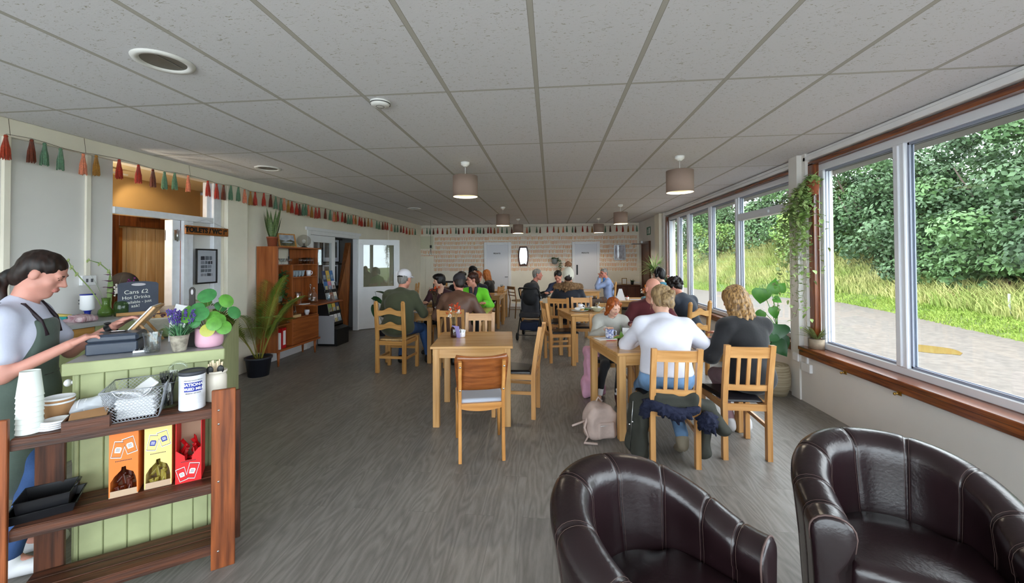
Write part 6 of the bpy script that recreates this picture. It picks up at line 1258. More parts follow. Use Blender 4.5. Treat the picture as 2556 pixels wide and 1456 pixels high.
def leafy(name,label,loc,pot,pm,LV,lm,stemcol='#5d7a3a'):
    t=thing(name,label,'plant',loc); MB().lathe(pot,n=28,cap=False).build('pot',pm,t); z0=pot[-1][1]
    for k,(b,e,W,up) in enumerate(LV):
        q=MB(); q.tube([(0,0,z0-.02),tuple(Vector(b)*.5+Vector((0,0,z0*.5))),b],.004,5); big_leaf(q,b,e,W,up); q.build('leaf',lm,t)
    return t
leafy('split_leaf_plant','large dark leaved plant standing in front of the open white door','' or (-3.46,8.05,0),[(0,0),(.10,0),(.13,.22),(.12,.22),(0,.2)],mat('black_plastic_pot','#232630',.45),[((-.18,-.02,.90),(.22,-.05,.86),.2,(0,0,1)),((-.24,-.03,.78),(.06,-.02,.66),.18,(0,-.3,1)),((-.2,-.02,.64),(-.17,-.06,.30),.14,(0,-1,.2)),((.08,0,.7),(.30,.05,.6),.2,(0,0,1)),((.02,.05,.6),(.2,.2,.72),.2,(0,0,1))],mat('glossy_dark_leaf','#1f4526',.25,col2='#2f5a30',vs=6))
LM=mat('monstera_leaf','#5b9a33',.35,col2='#3f7d2c',vs=6)
leafy('monstera_plant','bright green heart-leaved plant in a black pot on the far window sill','' or (2.80,5.30,.596),[(0,0),(.05,0),(.065,.13),(.06,.13),(0,.12)],M_black,[((r0*.884,-r0*.467-.03,z0),(r1*.884,-r1*.467-.05,z1),w_,u_) for r0,z0,r1,z1,w_,u_ in ((-.17,.585,-.20,.38,.22,(-.4,-1,.2)),(-.06,.52,-.03,.72,.15,(-.5,-1,.1)),(-.0,.56,.06,.66,.14,(-.5,-1,.1)),(-.16,.30,-.27,.14,.12,(-.3,-1,.3)),(-.06,.36,-.03,.20,.12,(-.5,-1,.2)),(-.05,.47,.03,.42,.09,(-.4,-1,.3)),(-.2,.24,-.15,.05,.12,(-.4,-1,.2)))],LM)
t=leafy('basket_plant','dark split-leaf plant in a rope basket on the floor by the window pillar','' or (2.55,4.92,0),[(0,0),(.13,0),(.165,.10),(.17,.22),(.15,.34),(.14,.34),(0,.3)],mat('coiled_rope','#b5a88f',.9,col2='#8d7f66',vs=4,stretch=(1,1,30),bump=.8,bs=10),[((-.03,-.03,.72),(-.14,-.08,.62),.22,(0,-1,.6)),((.05,-.02,.80),(.02,-.1,.64),.22,(-.2,-1,.4)),((.0,.0,.60),(.10,-.12,.46),.2,(-.2,-1,.5)),((-.08,0,.56),(-.15,-.08,.42),.18,(-.2,-1,.5)),((.08,.02,.66),(.14,-.04,.5),.16,(-.5,-1,.3))],mat('dark_monstera','#2f5f30',.35,col2='#24502c',vs=6))
MB().lathe([(.160,.235),(.166,.235),(.155,.30),(.149,.335),(.146,.33)],n=28,cap=False).build('wicker_band',mat('honey_wicker','#a9793f',.7,bump=.5,bs=60),t)
q=MB(); rg=random.Random(17)
for i in range(70):
    a=rg.uniform(0,6.28); o=rg.uniform(.3,1.2); q.leaf((.02*math.cos(a),.02*math.sin(a),.10),(o*math.cos(a),o*math.sin(a),rg.uniform(.4,1.2)),(0,0,1),rg.uniform(.10,.2),.018,.6,4)
potted('spider_plant','wispy pale plant in a bark covered pot at the end of the window sill',(2.80,4.56,.601),[(0,0),(.07,0),(.072,.1),(.066,.1),(0,.09)],q,mat('pale_olive_leaf','#8a8f5c',.6,col2='#6d7a45',vs=10),mat('birch_bark','#9a8b78',.9,var=.3,vs=12,bump=.5,bs=25))
t=thing('hanging_ivy','long trailing ivy in a terracotta pot high on the brown window frame','plant',(2.765,4.53,2.30)); MB().lathe([(0,-.07),(.05,-.07),(.062,.05),(.067,.05),(.067,.075),(.058,.075),(0,.06)],n=24,cap=False).build('pot',mat('terracotta','#8f4a30',.7),t)
q=MB(); s_=MB(); rg=random.Random(19)
for k in range(40):
    L=rg.choice([.35,.5,.6,.75,.9,1.0,1.1]) if k>6 else rg.uniform(1.2,1.7); a=rg.uniform(-2.9,.6); p=Vector((.03*math.cos(a),.03*math.sin(a),.07)); tx=rg.uniform(-.2,.02); ty=rg.uniform(-.10,.30); pts=[p]; n=max(8,int(L/.05))
    for i in range(n):
        f=i/n; pts.append(Vector((tx*min(1,f*3)+.012*math.sin(i*1.7+k),ty*min(1,f*2.5)*(1+.4*f)+.012*math.cos(i*1.3+k),.12-.02*k%.05-L*f)))
    s_.tube(pts,.0013,4)
    for i,p in enumerate(pts):
        dens=3 if i<n*.55 else 1
        for _ in range(dens):
            if rg.random()<.85: q.leaf(p+Vector((rg.gauss(0,.02),rg.gauss(0,.02),rg.gauss(0,.015))),(rg.uniform(-1,.4),rg.uniform(-1,.6),rg.uniform(-.6,.4)),(0,0,1),rg.uniform(.035,.06),rg.uniform(.032,.05),.4,3,.25,.7)
s_.build('vines',mat('ivy_vine','#6d6a45',.7),t); q.build('ivy_leaves',mat('ivy_leaf','#6f8f45',.5,col2='#a3b878',vs=12),t)
t=thing('dracaena','spiky variegated dracaena plant on a tall stem before the exit door','plant',(2.50,10.02,0)); MB().lathe([(0,0),(.12,0),(.15,.28),(.14,.28),(0,.26)],n=24,cap=False).build('pot',mat('black_plastic_pot','#232630',.45),t); MB().tube([(0,0,.25),(.01,.01,.8),(0,0,1.28)],.018,8).build('stem',BARK,t); q=MB(); rg=random.Random(23)
for i in range(80):
    a=i*2.4; o=rg.uniform(.25,1.3); q.leaf((.01*math.cos(a),.01*math.sin(a),1.14+.16*rg.random()),(o*math.cos(a)*(1 if math.cos(a)<0 else .25),o*math.sin(a),rg.uniform(.1,1.2)),(0,0,1),rg.uniform(.36,.56),.034,rg.uniform(.5,1.3),6)
q.build('leaves',mat('variegated_leaf','#4a7a36',.45,col2='#b5bf86',vs=7),t)
t=thing('flower_bouquet','colourful wrapped bunch of flowers standing behind the bald man','flowers',(2.28,8.6,.0)); MB().cyl((0,0,0),(0,0,.78),.02,.02,10).lathe([(0,.0),(.16,0),(.16,.02),(0,.02)],n=20,cap=False).lathe([(0,.78),(.2,.78),(.2,.80),(0,.80)],n=24,cap=False).build('stand',WP('z'),t); q=MB(); rg=random.Random(29)
for i in range(40): q.leaf((rg.gauss(0,.04),rg.gauss(0,.04),.84+.25*rg.random()),(rg.gauss(0,.6),rg.gauss(0,.6),1),(0,0,1),.18,.05,.3,3)
q.build('foliage',mat('glossy_dark_leaf','#1f4526'),t)
for c_,nm in (('#c04a30','orange_petals'),('#a855a0','pink_petals'),('#d8cfc6','cream_petals'),('#4f8f98','teal_paper')):
    q=MB()
    for i in range(9):
        p=Vector((rg.gauss(0,.09),rg.gauss(0,.06),1.12+rg.gauss(0,.09)))
        for k in range(5): q.leaf(p,(math.cos(k*1.26),math.sin(k*1.26),.5),(0,0,1),.05,.035,.3,2)
    q.build(nm,mat(nm,c_,.7),t)
MB().lathe([(.03,.80),(.05,.82),(.1,1.02),(.11,1.04)],n=12,cap=False).build('wrapping',mat('teal_wrapping','#7fa9a4',.4,var=.3,vs=9),t)
# sockets, hooks
t=thing('wall_socket','white double socket low on the window wall beside the rope basket','socket',(2.738,4.60,.385)); MB().box(-.03,0,-.075,.075,-.045,.045,.004).build('socket_plate',M_white,t); MB().box(-.02,0,-.012,.012,.045,.16,.002).build('conduit',M_white,t)
t=thing('small_socket','small white socket box above the double socket under the sill','socket',(2.738,4.78,.46)); MB().box(-.03,0,-.05,.05,-.045,.045,.004).build('socket_plate',M_white,t)
for y,lb in ((4.0,'brass window stay peg under the sill, the farther one'),(3.42,'brass window stay peg under the sill, the nearer one')):
    t=thing('sill_peg',lb,'fitting',(2.70,y,.50)); MB().cyl((0,0,0),(-.03,0,0),.008,.006,10).ball((-.035,0,-.004),(.01,.01,.012),10,6).build('peg',M_brass,t); MB().box(-.004,0,-.02,.02,-.016,.016).build('backplate',M_brass,t)
# ================================================================ on the tables
TT=.756
def bottle(label,loc,r,h,m,name='brown_bottle'):
    t=thing(name,label,'bottle',loc); MB().lathe([(0,0),(r*.95,0),(r,.006),(r,h*.62),(r*.75,h*.78),(r*.42,h*.86),(r*.42,h*.96),(r*.5,h*.97),(r*.5,h),(r*.35,h),(r*.35,h*.85),(0,h*.84)],n=28,cap=False).build('bottle_body',m,t); return t
M_amber=mat('amber_brown_glass','#2a130c',.08,spec=.7)
bottle('dark brown bottle vase of orange flowers on the front table',(-1.006,4.10,TT),.036,.135,M_amber,'bottle_vase')
def dried(label,loc,sc,seed,cols):
    t=thing('dried_flowers',label,'flowers',loc); rg=random.Random(seed); s_=MB(); fl=[MB() for _ in cols]
    for i in range(9):
        e=Vector((rg.gauss(-.01,.035),rg.gauss(0,.03),rg.uniform(.08,.19)))*sc; s_.tube([(0,0,-.07*sc),tuple(e*.5+Vector((0,0,.01))),tuple(e)],.0014,4); k=i%len(cols)
        for j in range(9): fl[k].leaf(e+Vector((rg.gauss(0,.010),rg.gauss(0,.010),rg.gauss(0,.014)))*sc,(rg.gauss(0,1),rg.gauss(0,1),rg.gauss(.4,.6)),(0,0,1),.032*sc,.022*sc,.4,3)
    s_.build('stems',mat('dry_stem','#7d7550',.7),t)
    for q,(c_,nm) in zip(fl,cols): q.build(nm,mat(nm,c_,.7),t)
dried('orange and white dried flowers standing in the front brown bottle',(-1.006,4.10,TT+.135),1.,3,(('#d1551d','orange_petals_bright'),('#c9431f','red_orange_petals'),('#e9e4dc','white_petals')))
t=thing('menu_card','lavender menu card leaning between the brown bottle and sugar pot','card',(-.972,4.085,TT),R(60)); q=MB(); q.M=Matrix.Rotation(R(-10),4,'Y'); q.box(-.004,.0,-.05,.05,0,.125,.001); q.build('card',mat('lavender_card','#9a90c9',.5),t)
t=thing('sugar_pot','white ridged pot heaped with sugar sachets on the front table','pot',(-.93,4.12,TT)); MB().lathe([(0,0),(.032,0),(.037,.006),(.038,.045),(.04,.05),(.036,.05),(.034,.02),(0,.02)],n=28,cap=False).build('pot',mat('white_china','#eceaf0',.15),t)
q=MB(); rg=random.Random(6)
for i in range(22): q.M=Matrix.Translation((rg.gauss(0,.014),rg.gauss(0,.014),.045+.02*rg.random()))@Euler((rg.uniform(-.8,.8),rg.uniform(-.8,.8),rg.uniform(0,3))).to_matrix().to_4x4(); q.box(-.009,.009,-.003,.003,-.017,.017,.002)
tag(q.build('sugar_sachets',M_paper,t),None,None,None,'stuff')
t=thing('orchid_pot','small orchid with broad green leaves in a brown glass jar','plant',(.642,3.79,TT)); MB().lathe([(0,0),(.034,0),(.036,.004),(.036,.075),(.033,.078),(.032,.07),(0,.07)],n=28,cap=False).build('jar',M_amber,t)
q=MB(); big_leaf(q,(.008,0,.085),(.125,-.02,.10),.036,(0,-.4,1)); big_leaf(q,(-.01,0,.08),(-.08,-.03,.085),.036,(0,-.4,1)); big_leaf(q,(-.0,-.01,.07),(-.005,-.03,.14),.042,(0,-1,.2)); q.tube([(0,0,.07),(-.005,0,.17),(-.01,0,.19)],.002,5); q.build('leaves',mat('orchid_leaf','#4d7d33',.35,col2='#7d8c3c',vs=20),t)
t=thing('menu_card','white folded menu card standing behind the brown orchid jar','card',(.72,3.86,TT),R(-12)); q=MB(); q._add([(-.055,-.03,0),(.055,-.03,0),(.055,0,.155),(-.055,0,.155),(.055,.03,0),(-.055,.03,0)],[(0,1,2,3),(3,2,4,5)]); q.build('card',M_paper,t)
t=thing('patterned_jug','blue and white patterned mug held by the red-haired child','mug',(.585,4.14,TT+.008)); MB().lathe([(0,.0),(.034,0),(.04,.01),(.043,.09),(.04,.09),(.036,.01),(0,.008)],n=28,cap=False).build('mug_body',mat('blue_white_china','#d9dde8',.2,col2='#4a5a9a',vs=45),t); MB().tube([(.04,.0,.075),(.065,0,.07),(.065,0,.03),(.04,0,.02)],.005,8).build('handle',mat('blue_white_china','#d9dde8'),t)
o=MB().box(-.1,.1,-.07,.07,0,.002).build('paper_sheet',M_paper,None,(.545,4.13,TT),rot=(0,0,R(20))); tag(o,'white paper sheet under the patterned mug on the big table','paper')
o=MB().cyl((-.05,0,.004),(.05,0,.004),.0035,.0035,8).build('red_pencil',mat('pencil_red','#a5201c',.4),None,(.585,4.02,TT),rot=(0,0,R(8))); tag(o,'red pencil lying on the table left of the brown jar','pencil')
def plate(label,loc,r,col='#dfe0de'):
    t=thing('plate',label,'plate',loc); MB().lathe([(0,.004),(r*.6,.004),(r*.62,0),(r,.014),(r*.99,.018),(r*.6,.008),(0,.007)],n=36,cap=False).build('plate_dish',mat('china_'+col[1:],col,.2),t); return t
plate('white plate of toast beside the woman in the black sweatshirt',(1.42,3.92,TT),.125)
for i,(x,y,a) in enumerate(((0,0,.2),(.04,.03,.9),(-.04,.01,-.5))):
    o=solid_obj('fried_toast',[B((0,0,0),(.045,.03,.006),.008)],.006,mat('fried_orange','#b5642c',.6,var=.4,vs=30),None,wob(.006,30,i),(1.42+x,3.92+y,TT+.022+.012*i)); o.rotation_euler=(0,0,a); tag(o,('lowest','middle','topmost')[i]+' piece of orange toast on the plate by the black sweatshirt','toast')
t=thing('black_sunglasses','black sunglasses lying behind the toast plate','sunglasses',(1.40,4.10,TT+.02),R(20))
for s in (-1,1): MB().lathe([(.0,-.003),(.022,-.002),(.026,0),(.022,.003),(0,.003)],(s*.033,0,.0),18,False,'z').build('lens',M_black,t); MB().tube([(s*.058,0,0),(s*.055,.1,-.005)],.003,6).build('temple',M_black,t)
MB().tube([(-.01,0,.004),(0,0,.006),(.01,0,.004)],.003,6).build('bridge',M_black,t)
plate('white plate with crumpled napkin and salad on the dirty plates table',(.44,6.29,TT),.135,'#cfd2cc')
o=solid_obj('crumpled_napkin',[E((0,0,.02),(.06,.04,.022)),E((.05,.01,.03),(.04,.035,.025)),E((-.03,.02,.025),(.03,.03,.02))],.008,M_paper,None,wob(.016,22),(.42,6.28,TT+.014)); tag(o,'crumpled white napkin on the front plate of the dirty plates table','napkin')
o=solid_obj('bread_roll',[E((0,0,.015),(.035,.028,.018))],.008,mat('baked_dough','#c39a62',.7),None,None,(.47,6.22,TT+.014)); tag(o,'half eaten bread roll at the plate edge on the dirty plates table','bread')
q=MB(); rg=random.Random(33)
for i in range(18): q.leaf((rg.gauss(0,.02),rg.gauss(0,.015),.01),(rg.gauss(0,1),rg.gauss(0,1),.5),(0,0,1),.035,.022,.5,3)
tag(tag(q.build('salad',mat('salad_green','#4f8a2f',.5),None,(.53,6.25,TT+.014)),'bit of green salad at the right of the front plate','salad'),None,None,None,'stuff')
mug('white teacup behind the napkin on the dirty plates table',(.46,6.42,TT),R(-10))
plate('grey plate behind the salad plate on the dirty plates table',(.60,6.44,TT+.012),.12,'#9aa3a0')
t=thing('soup_bowl','pale green soup bowl at the right of the dirty plates table','bowl',(.70,6.26,TT)); MB().lathe([(0,0),(.045,0),(.048,.006),(.095,.055),(.098,.065),(.093,.065),(.045,.012),(0,.01)],n=32,cap=False).build('bowl_wall',mat('celadon','#b9bfa9',.3),t); MB().box(-.03,.03,-.02,.02,.05,.085,.004).build('napkin_corner',M_paper,t,rot=(.3,.4,.3))
t=thing('clear_tumbler','clear tumbler standing behind the pale green bowl','glass',(.72,6.42,TT)); clear_vessel([(0,.004),(.028,.004),(.03,0),(.036,.13),(.034,.13),(.028,.01),(0,.01)],'tumbler',t)
t=thing('bud_vase','slim glass vase with dry brown stems beside the pale green bowl','vase',(.80,6.18,TT)); clear_vessel([(0,.003),(.03,.003),(.018,.03),(.013,.09),(.016,.11)],'vase',t); MB().tube([(0,0,.01),(.0,.0,.14),(-.02,0,.2)],.002,5).leaf((-.01,0,.17),(-.4,0,1),(0,-1,0),.07,.02,.3,4).leaf((0,0,.14),(.5,0,1),(0,-1,0),.08,.02,.3,4).build('dry_stems',mat('dry_brown','#5d3a20',.8),t)
for i,x in enumerate((.845,.875)):
    t=thing('sauce_bottle',('left','right')[i]+' white capped condiment bottle beside the bud vase','bottle',(x,6.22-.02*i,TT),0,'condiment bottles'); MB().lathe([(0,0),(.015,0),(.016,.004),(.016,.07),(.01,.085),(0,.09)],n=16,cap=False).build('bottle_body',M_paper,t); MB().lathe([(.0165,.02),(.0165,.05)],n=16,cap=False).build('label',M_ink,t)
bottle('brown bottle vase on the maroon youth table',(-1.80,6.12,TT),.034,.13,M_amber,'bottle_vase'); dried('orange flowers in the bottle in front of the young man in maroon',(-1.80,6.12,TT+.13),1.25,5,(('#c9561d','orange_petals_bright'),('#59401f','brown_sprigs'),('#4a3a28','dark_sprigs')))
t=thing('sugar_pot','white pot with sachets beside the bottle of the maroon youth table','pot',(-1.70,6.22,TT)); MB().lathe([(0,0),(.03,0),(.034,.05),(.03,.05),(0,.03)],n=20,cap=False).build('pot',mat('white_china','#eceaf0',.15),t); MB().box(-.02,.02,-.012,.012,.03,.085,.004).box(-.035,-.01,-.01,.01,.03,.075,.004).build('sachet_bundle',M_paper,t,rot=(0,.1,.3))
o=MB().box(-.11,.11,-.06,.06,0,.002).build('paper_sheet',mat('grey_print_sheet','#b5bac6',.6),None,(-2.0,6.0,TT)); tag(o,'pale printed sheet at the near edge of the maroon youth table','paper')
t=thing('menu_stand','white folded menu card standing tall on the table behind the child','card',(1.35,8.02,TT)); q=MB(); q._add([(-.09,-.05,0),(.09,-.05,0),(.03,0,.22),(-.03,0,.22),(.09,.05,0),(-.09,.05,0)],[(0,1,2,3),(3,2,4,5)]); q.build('card',M_paper,t); 
t=thing('white_pot','white pot with a red spot right of the tall menu card','pot',(1.47,8.0,TT)); MB().lathe([(0,0),(.035,0),(.04,.06),(.0,.065)],n=20,cap=False).build('pot',M_paper,t); MB().ball((0,-.02,.068),(.02,.015,.015),10,6).build('red_top',mat('pencil_red','#a5201c',.4),t)
o=MB().box(-.13,.13,-.05,.05,0,.008).build('notebook',mat('grey_print_sheet','#b5bac6',.6),None,(1.66,8.10,TT)); tag(o,'flat pale notebook on the table behind the bald man','notebook')
dried('orange and white flowers beside the notebook behind the bald man',(1.84,8.0,TT+.07),1.1,9,(('#d1751d','amber_petals'),('#e9e4dc','white_petals')))
t=thing('cola_glass','tall glass of dark cola with ice on the far left table','glass',(-1.28,10.4,TT)); clear_vessel([(0,.004),(.03,.004),(.032,0),(.038,.15),(.036,.15),(.03,.01),(0,.01)],'tumbler',t); MB().lathe([(0,.01),(.03,.01),(.0345,.11),(0,.11)],n=20,cap=False).build('cola',mat('cola_brown','#5a2416',.1),t)
for i,(x,y,h,lb) in enumerate(((.55,10.42,.17,'tall white bottle on the grey-haired woman table'),(.70,10.45,.10,'small glass on the grey-haired woman table'),(.62,10.38,.09,'short white cup on the grey-haired woman table'))):
    t=thing(('white_bottle','short_glass','short_cup')[i],lb,('bottle','glass','cup')[i],(x,y,TT)); MB().lathe([(0,0),(.028,0),(.03,h*.6),(.016 if i==0 else .03,h),(0,h)],n=18,cap=False).build('body',M_paper if i!=1 else M_jar,t)
# ================================================================ bag, coats on chairs
M_bag=mat('pale_pink_canvas','#b8a39a',.85,var=.1,vs=10,bump=.3,bs=50)
t=thing('backpack','pale pink canvas backpack slumped on the floor by the table leg','backpack',(.42,3.62,0),R(20))
solid_obj('bag_body',[B((0,0,.11),(.09,.05,.07),.045,.04),B((.0,.0,.2),(.06,.035,.04),.04,.05),E((.02,-.07,.10),(.09,.04,.075),.03),E((-.03,.02,.26),(.06,.04,.03),.04)],.009,M_bag,t,wob(.018,9,3))
solid_obj('front_pocket',[B((.01,-.085,.085),(.06,.012,.05),.02,.02)],.009,M_bag,t,wob(.01,12))
MB().tube([(-.05,.02,.27),(-.12,-.02,.20),(-.16,-.03,.1),(-.14,-.06,.03),(-.2,-.12,.012),(-.1,-.16,.01)],.011,8).tube([(-.09,.0,.16),(-.2,.0,.13),(-.27,-.02,.125)],.009,8).build('strap',M_bag,t); MB().tube([(-.02,.03,.29),(.0,.03,.33),(.04,.03,.29)],.008,8).build('grab_loop',M_bag,t); MB().tube([(-.05,-.115,.13),(.06,-.112,.135)],.003,5).build('zip',M_steel,t)
M_olive=mat('dark_olive_cloth','#34352f',.85,var=.15,vs=8,bump=.3,bs=40); M_fur=mat('navy_fur','#141a33',.9,bump=.8,bs=120)
def fur(amp,fr,seed=0.):
    def f(V):
        W=V.copy(); c=V.mean(0)
        for i,p in enumerate(V):
            q=Vector(p)*fr; s=max(0,mnoise.noise(q+Vector((seed,0,0))))+.5*abs(mnoise.noise(q*2.3)); d=(p-c); d/=max(1e-6,np.linalg.norm(d)); W[i]+=d*s*amp+np.array([0,0,-s*amp*.5])
        return W
    return f
t=thing('hung_parka','dark olive parka with navy fur trim hung under the white-top woman','coat',(.915,3.12,0))
solid_obj('coat_body',[B((0,.02,.50),(.13,.03,.03),.03,.05),C((-.24,.14,.44),(-.26,.16,.1),.07,.075,.04),C((-.21,.06,.40),(-.23,.09,.06),.045,.06,.04),C((-.13,.03,.5),(-.23,.1,.42),.05,.06,.05),C((.13,.03,.5),(.25,.08,.43),.05,.055,.05),C((.25,.08,.43),(.36,.04,.27),.05,.05,.04),C((.26,.1,.42),(.22,.06,.10),.04,.06,.03)],.011,M_olive,t,wob(.02,9,5))
MB().tube([(-.29,.07,.46),(-.30,.08,.3),(-.31,.1,.06)],.004,5).build('zip',M_steel,t)
q=MB()
for p in ((-.315,.075,.28),(-.30,.065,.285),(.345,.0,.30),(.36,.0,.29),(.375,.005,.28)): q.ball(p,(.007,.004,.007),8,6)
for i,p in enumerate(((-.318,.072,.28),(-.295,.07,.30),(.345,-.006,.29),(.362,-.004,.283),(.378,.0,.276))): MB().ball(p,(.008,.005,.008),10,6).build('press_stud',M_chrome,t)
solid_obj('fur_trim',[C((-.15,-.035,.47),(.0,-.045,.415),.035,.04,.03),C((.0,-.045,.415),(.14,-.035,.45),.04,.03,.03),C((-.19,.0,.47),(-.2,.02,.40),.04,.04,.03)],.008,M_fur,t,fur(.035,45)); solid_obj('fur_cuff',[E((.215,-.05,.37),(.06,.05,.065))],.008,M_fur,t,fur(.04,45,2.))
t=thing('pink_coat','pale pink coat slipping off the red-haired child chair to the floor','coat',(.50,4.72,0)); solid_obj('coat_cloth',[B((.02,.06,.47),(.10,.10,.02),.03,.05),B((-.03,0,.30),(.05,.09,.16),.03,.05),B((-.06,-.03,.10),(.06,.09,.06),.035,.05),C((.03,-.08,.42),(-.01,-.13,.06),.035,.05,.04),C((-.08,.02,.44),(-.10,-.04,.12),.035,.045,.04),C((.05,.02,.3),(.07,-.06,.05),.03,.045,.04)],.010,mat('pale_pink_fleece','#d3a0b8',.9,var=.08,vs=8),t,wob(.022,12,8))
# ================================================================ people
def V3(*a): return np.array(a,float)
def RX(a): return rotm(a,0,0)
def ik(S_,T_,l1,l2,hint):
    d=T_-S_; L=np.linalg.norm(d); L2=min(L,(l1+l2)*.995); u=d/max(L,1e-6); T2=S_+u*L2
    a=(l1*l1-l2*l2+L2*L2)/(2*L2); h=math.sqrt(max(0,l1*l1-a*a)); n=hint-u*(hint@u); n/=max(1e-6,np.linalg.norm(n)); return S_+u*a+n*h,T2
LIPS=mat('lip_rose','#b8756b',.45); LASH=mat('brow_brown','#3a2820',.7); IVORY=mat('pale_skin_highlight','#d9b5a0',.5)
def skin(n,c): return mat('skin_'+n,c,.5,sss=.12,var=.05,vs=14)
def person(label,x,y,rz,stand=False,s=1.,g=1.,lean=.15,tilt=0.,head=(0,0,0),hr=(.14,.38,.825),hl=(-.14,.38,.825),fr=(.12,.38,.07),fl=(-.12,.38,.07),sk=None,top=None,bot=None,shoe=None,hair=None,style='short',vox=.011,sleeve=1.,loose=.012,top_name='jumper',bot_name='trousers',seat=.468,elbow=(.55,-.25,-.8),brow=True,curl=.5,shoemat=None,hem=.0,neckcut=0.,wr=None,cutz=0):
    t=thing('person',label,'person',(x,y,0),R(rz)); sk=sk or skin('fair','#c9957c')
    hz=.93*s if stand else seat+.082*s*g+.012
    P=V3(0,0,hz); rt=lambda a,b: RX(-a)@rotm(0,b,0); A1=rt(lean*.6,tilt*.6); A2=rt(lean*1.1,tilt); ch=P+A1@V3(0,0,.27*s); sc=ch+A2@V3(0,-.005,.165*s); nb=sc+A2@V3(0,.02,.078*s)
    hy,hp,hro=head; HM=rt(lean*.5,tilt*.4)@rotm(0,0,hy)@RX(-hp)@rotm(0,hro,0); hc=nb+rt(lean*.8,tilt)@V3(0,.018,.125*s)+HM@V3(0,.03,.035)*s
    h=lambda X,Y,Z: hc+HM@V3(X,Y,Z)*s*1.0
    HE=lambda c,r,k=.012,m=0: E(h(*c),np.array(r)*s,k*s,m,HM)
    HC=lambda a,b,ra,rb=None,k=.01,m=0: C(h(*a),h(*b),ra*s,(ra if rb is None else rb)*s,k*s,m)
    sh=[sc+A2@V3(q*.165*s*(.85+.15*g),0,-.012) for q in (1,-1)]; hip=[P+V3(q*.085*s*g,0,-.01) for q in (1,-1)]
    la,lf,lt,ls=.285*s,.255*s,.43*s,.42*s
    hands=[V3(*hr),V3(*hl)]; feet=[V3(*fr),V3(*fl)]; arms=[];legs=[]
    for i,q in enumerate((1,-1)):
        e,w_=ik(sh[i],hands[i],la,lf,V3(elbow[0]*q,elbow[1],elbow[2])); arms.append((sh[i],e,w_))
        kn,an=ik(hip[i],feet[i]+V3(0,0,.02),lt,ls,V3(0,1,.45)); legs.append((hip[i],kn,an))
    b=[]
    # head
    b+=[HE((0,-.012,.03),(.074,.092,.085)),HE((0,.022,-.03),(.062,.066,.082),.02),HC((-.046,.012,-.062),(0,.056,-.098),.024,.022,.02),HC((.046,.012,-.062),(0,.056,-.098),.024,.022,.02),HC((0,.084,.008),(0,.106,-.028),.008,.0115,.012),HC((-.013,.094,-.03),(.013,.094,-.03),.009,None,.01),HC((-.04,.073,.021),(.04,.073,.021),.012,None,.014),HE((-.042,.055,-.025),(.022,.02,.022),.015),HE((.042,.055,-.025),(.022,.02,.022),.015)]
    b+=[CUT(HE((q*.030,.094,.004),(.015,.013,.010),.012)) for q in (1,-1)]
    b+=[HE((q*.030,.074,.003),(.013,.012,.011),.004) for q in (1,-1)]+[HC((q*.019,.0865,.001),(q*.043,.080,.0),.0028,None,.002,2) for q in (1,-1)]
    if brow: b+=[HC((q*.017,.0885,.021),(q*.045,.079,.024),.0036,None,.003,2) for q in (1,-1)]
    b+=[HC((-.019,.088,-.059),(.019,.088,-.059),.0065,None,.006,1),HC((-.015,.087,-.069),(.015,.087,-.069),.0075,None,.006,1)]
    b+=[HE((q*.077,-.008,-.006),(.011,.021,.032),.006) for q in (1,-1)]
    b+=[C(h(0,-.02,-.06),nb-A2@V3(0,.01,.03),.052*s,.058*s*(.9+.1*g),.03)]
    gt=lambda r: r*s*g
    tor=[E(P+V3(0,-.01,.03),(gt(.150),gt(.115),.115*s),.06),E(P*.45+ch*.55+V3(0,.01*g,0),(gt(.138),gt(.108),.16*s),.06,0,A1),E(ch+A2@V3(0,.005,.06*s),(gt(.152),gt(.108),.155*s),.06,0,A2),C(sh[0],sh[1],.050*s,None,.04),C(nb-A2@V3(0,.015,.035),sh[0],.046*s,.046*s,.04),C(nb-A2@V3(0,.015,.035),sh[1],.046*s,.046*s,.04)]
    ins=lambda L,d: [(p[0],p[1],p[2]+d if p[0]=='e' else p[2],(p[3]+d if p[0]=='c' else p[3]),(p[4]+d if p[0]=='c' else p[4]))+p[5:] for p in L]
    b+=ins(tor,-.014)
    for i,(S_,e,w_) in enumerate(arms):
        b+=[C(S_,e,.043*s*g,.036*s,.02),C(e,w_,.035*s,.025*s,.02)]
        f=(w_-e)/np.linalg.norm(w_-e); q=(1,-1)[i]; dn=V3(0,0,-1) if abs(f[2])<.8 else V3(0,1,0); side=np.cross(f,dn); side/=np.linalg.norm(side); dn=np.cross(side,f); inn=side*(-q if side[0]>0 else q) if abs(side[0])>.2 else side
        fw=f if wr is None or wr[i] is None else np.array(wr[i])/np.linalg.norm(wr[i])
        if fw is not f: side=np.cross(fw,dn); side/=np.linalg.norm(side); dn=np.cross(side,fw); inn=side*(-q if side[0]>0 else q)
        b+=[C(w_,w_+fw*.03*s,.022*s,.024*s,.01),B(w_+fw*.055*s,(.030*s,.028*s,.004*s),.011*s,.012,0,np.stack([side,fw,dn],1))]
        for j,(o,l_) in enumerate(((-.030,.068),(-.011,.078),(.010,.073),(.029,.058))):
            k0=w_+fw*.088*s+inn*(-o)*s; cu=curl*(1+.15*j); d1=fw*math.cos(cu*.5)+dn*math.sin(cu*.5); d2=fw*math.cos(cu*1.3)+dn*math.sin(cu*1.3); k1=k0+d1*l_*.55*s; k2=k1+d2*l_*.5*s
            b+=[C(k0-fw*.01,k1,.0095*s,.0088*s,.004),C(k1,k2,.0088*s,.0075*s,.004)]
        th=w_+fw*.03*s+inn*.028*s; t1=th+(inn*.7+fw*.7+dn*.2)*.035*s; b+=[C(th,t1,.012*s,.0105*s,.008),C(t1,t1+(inn*.25+fw*.9+dn*.25)*.032*s,.0105*s,.008*s,.004)]
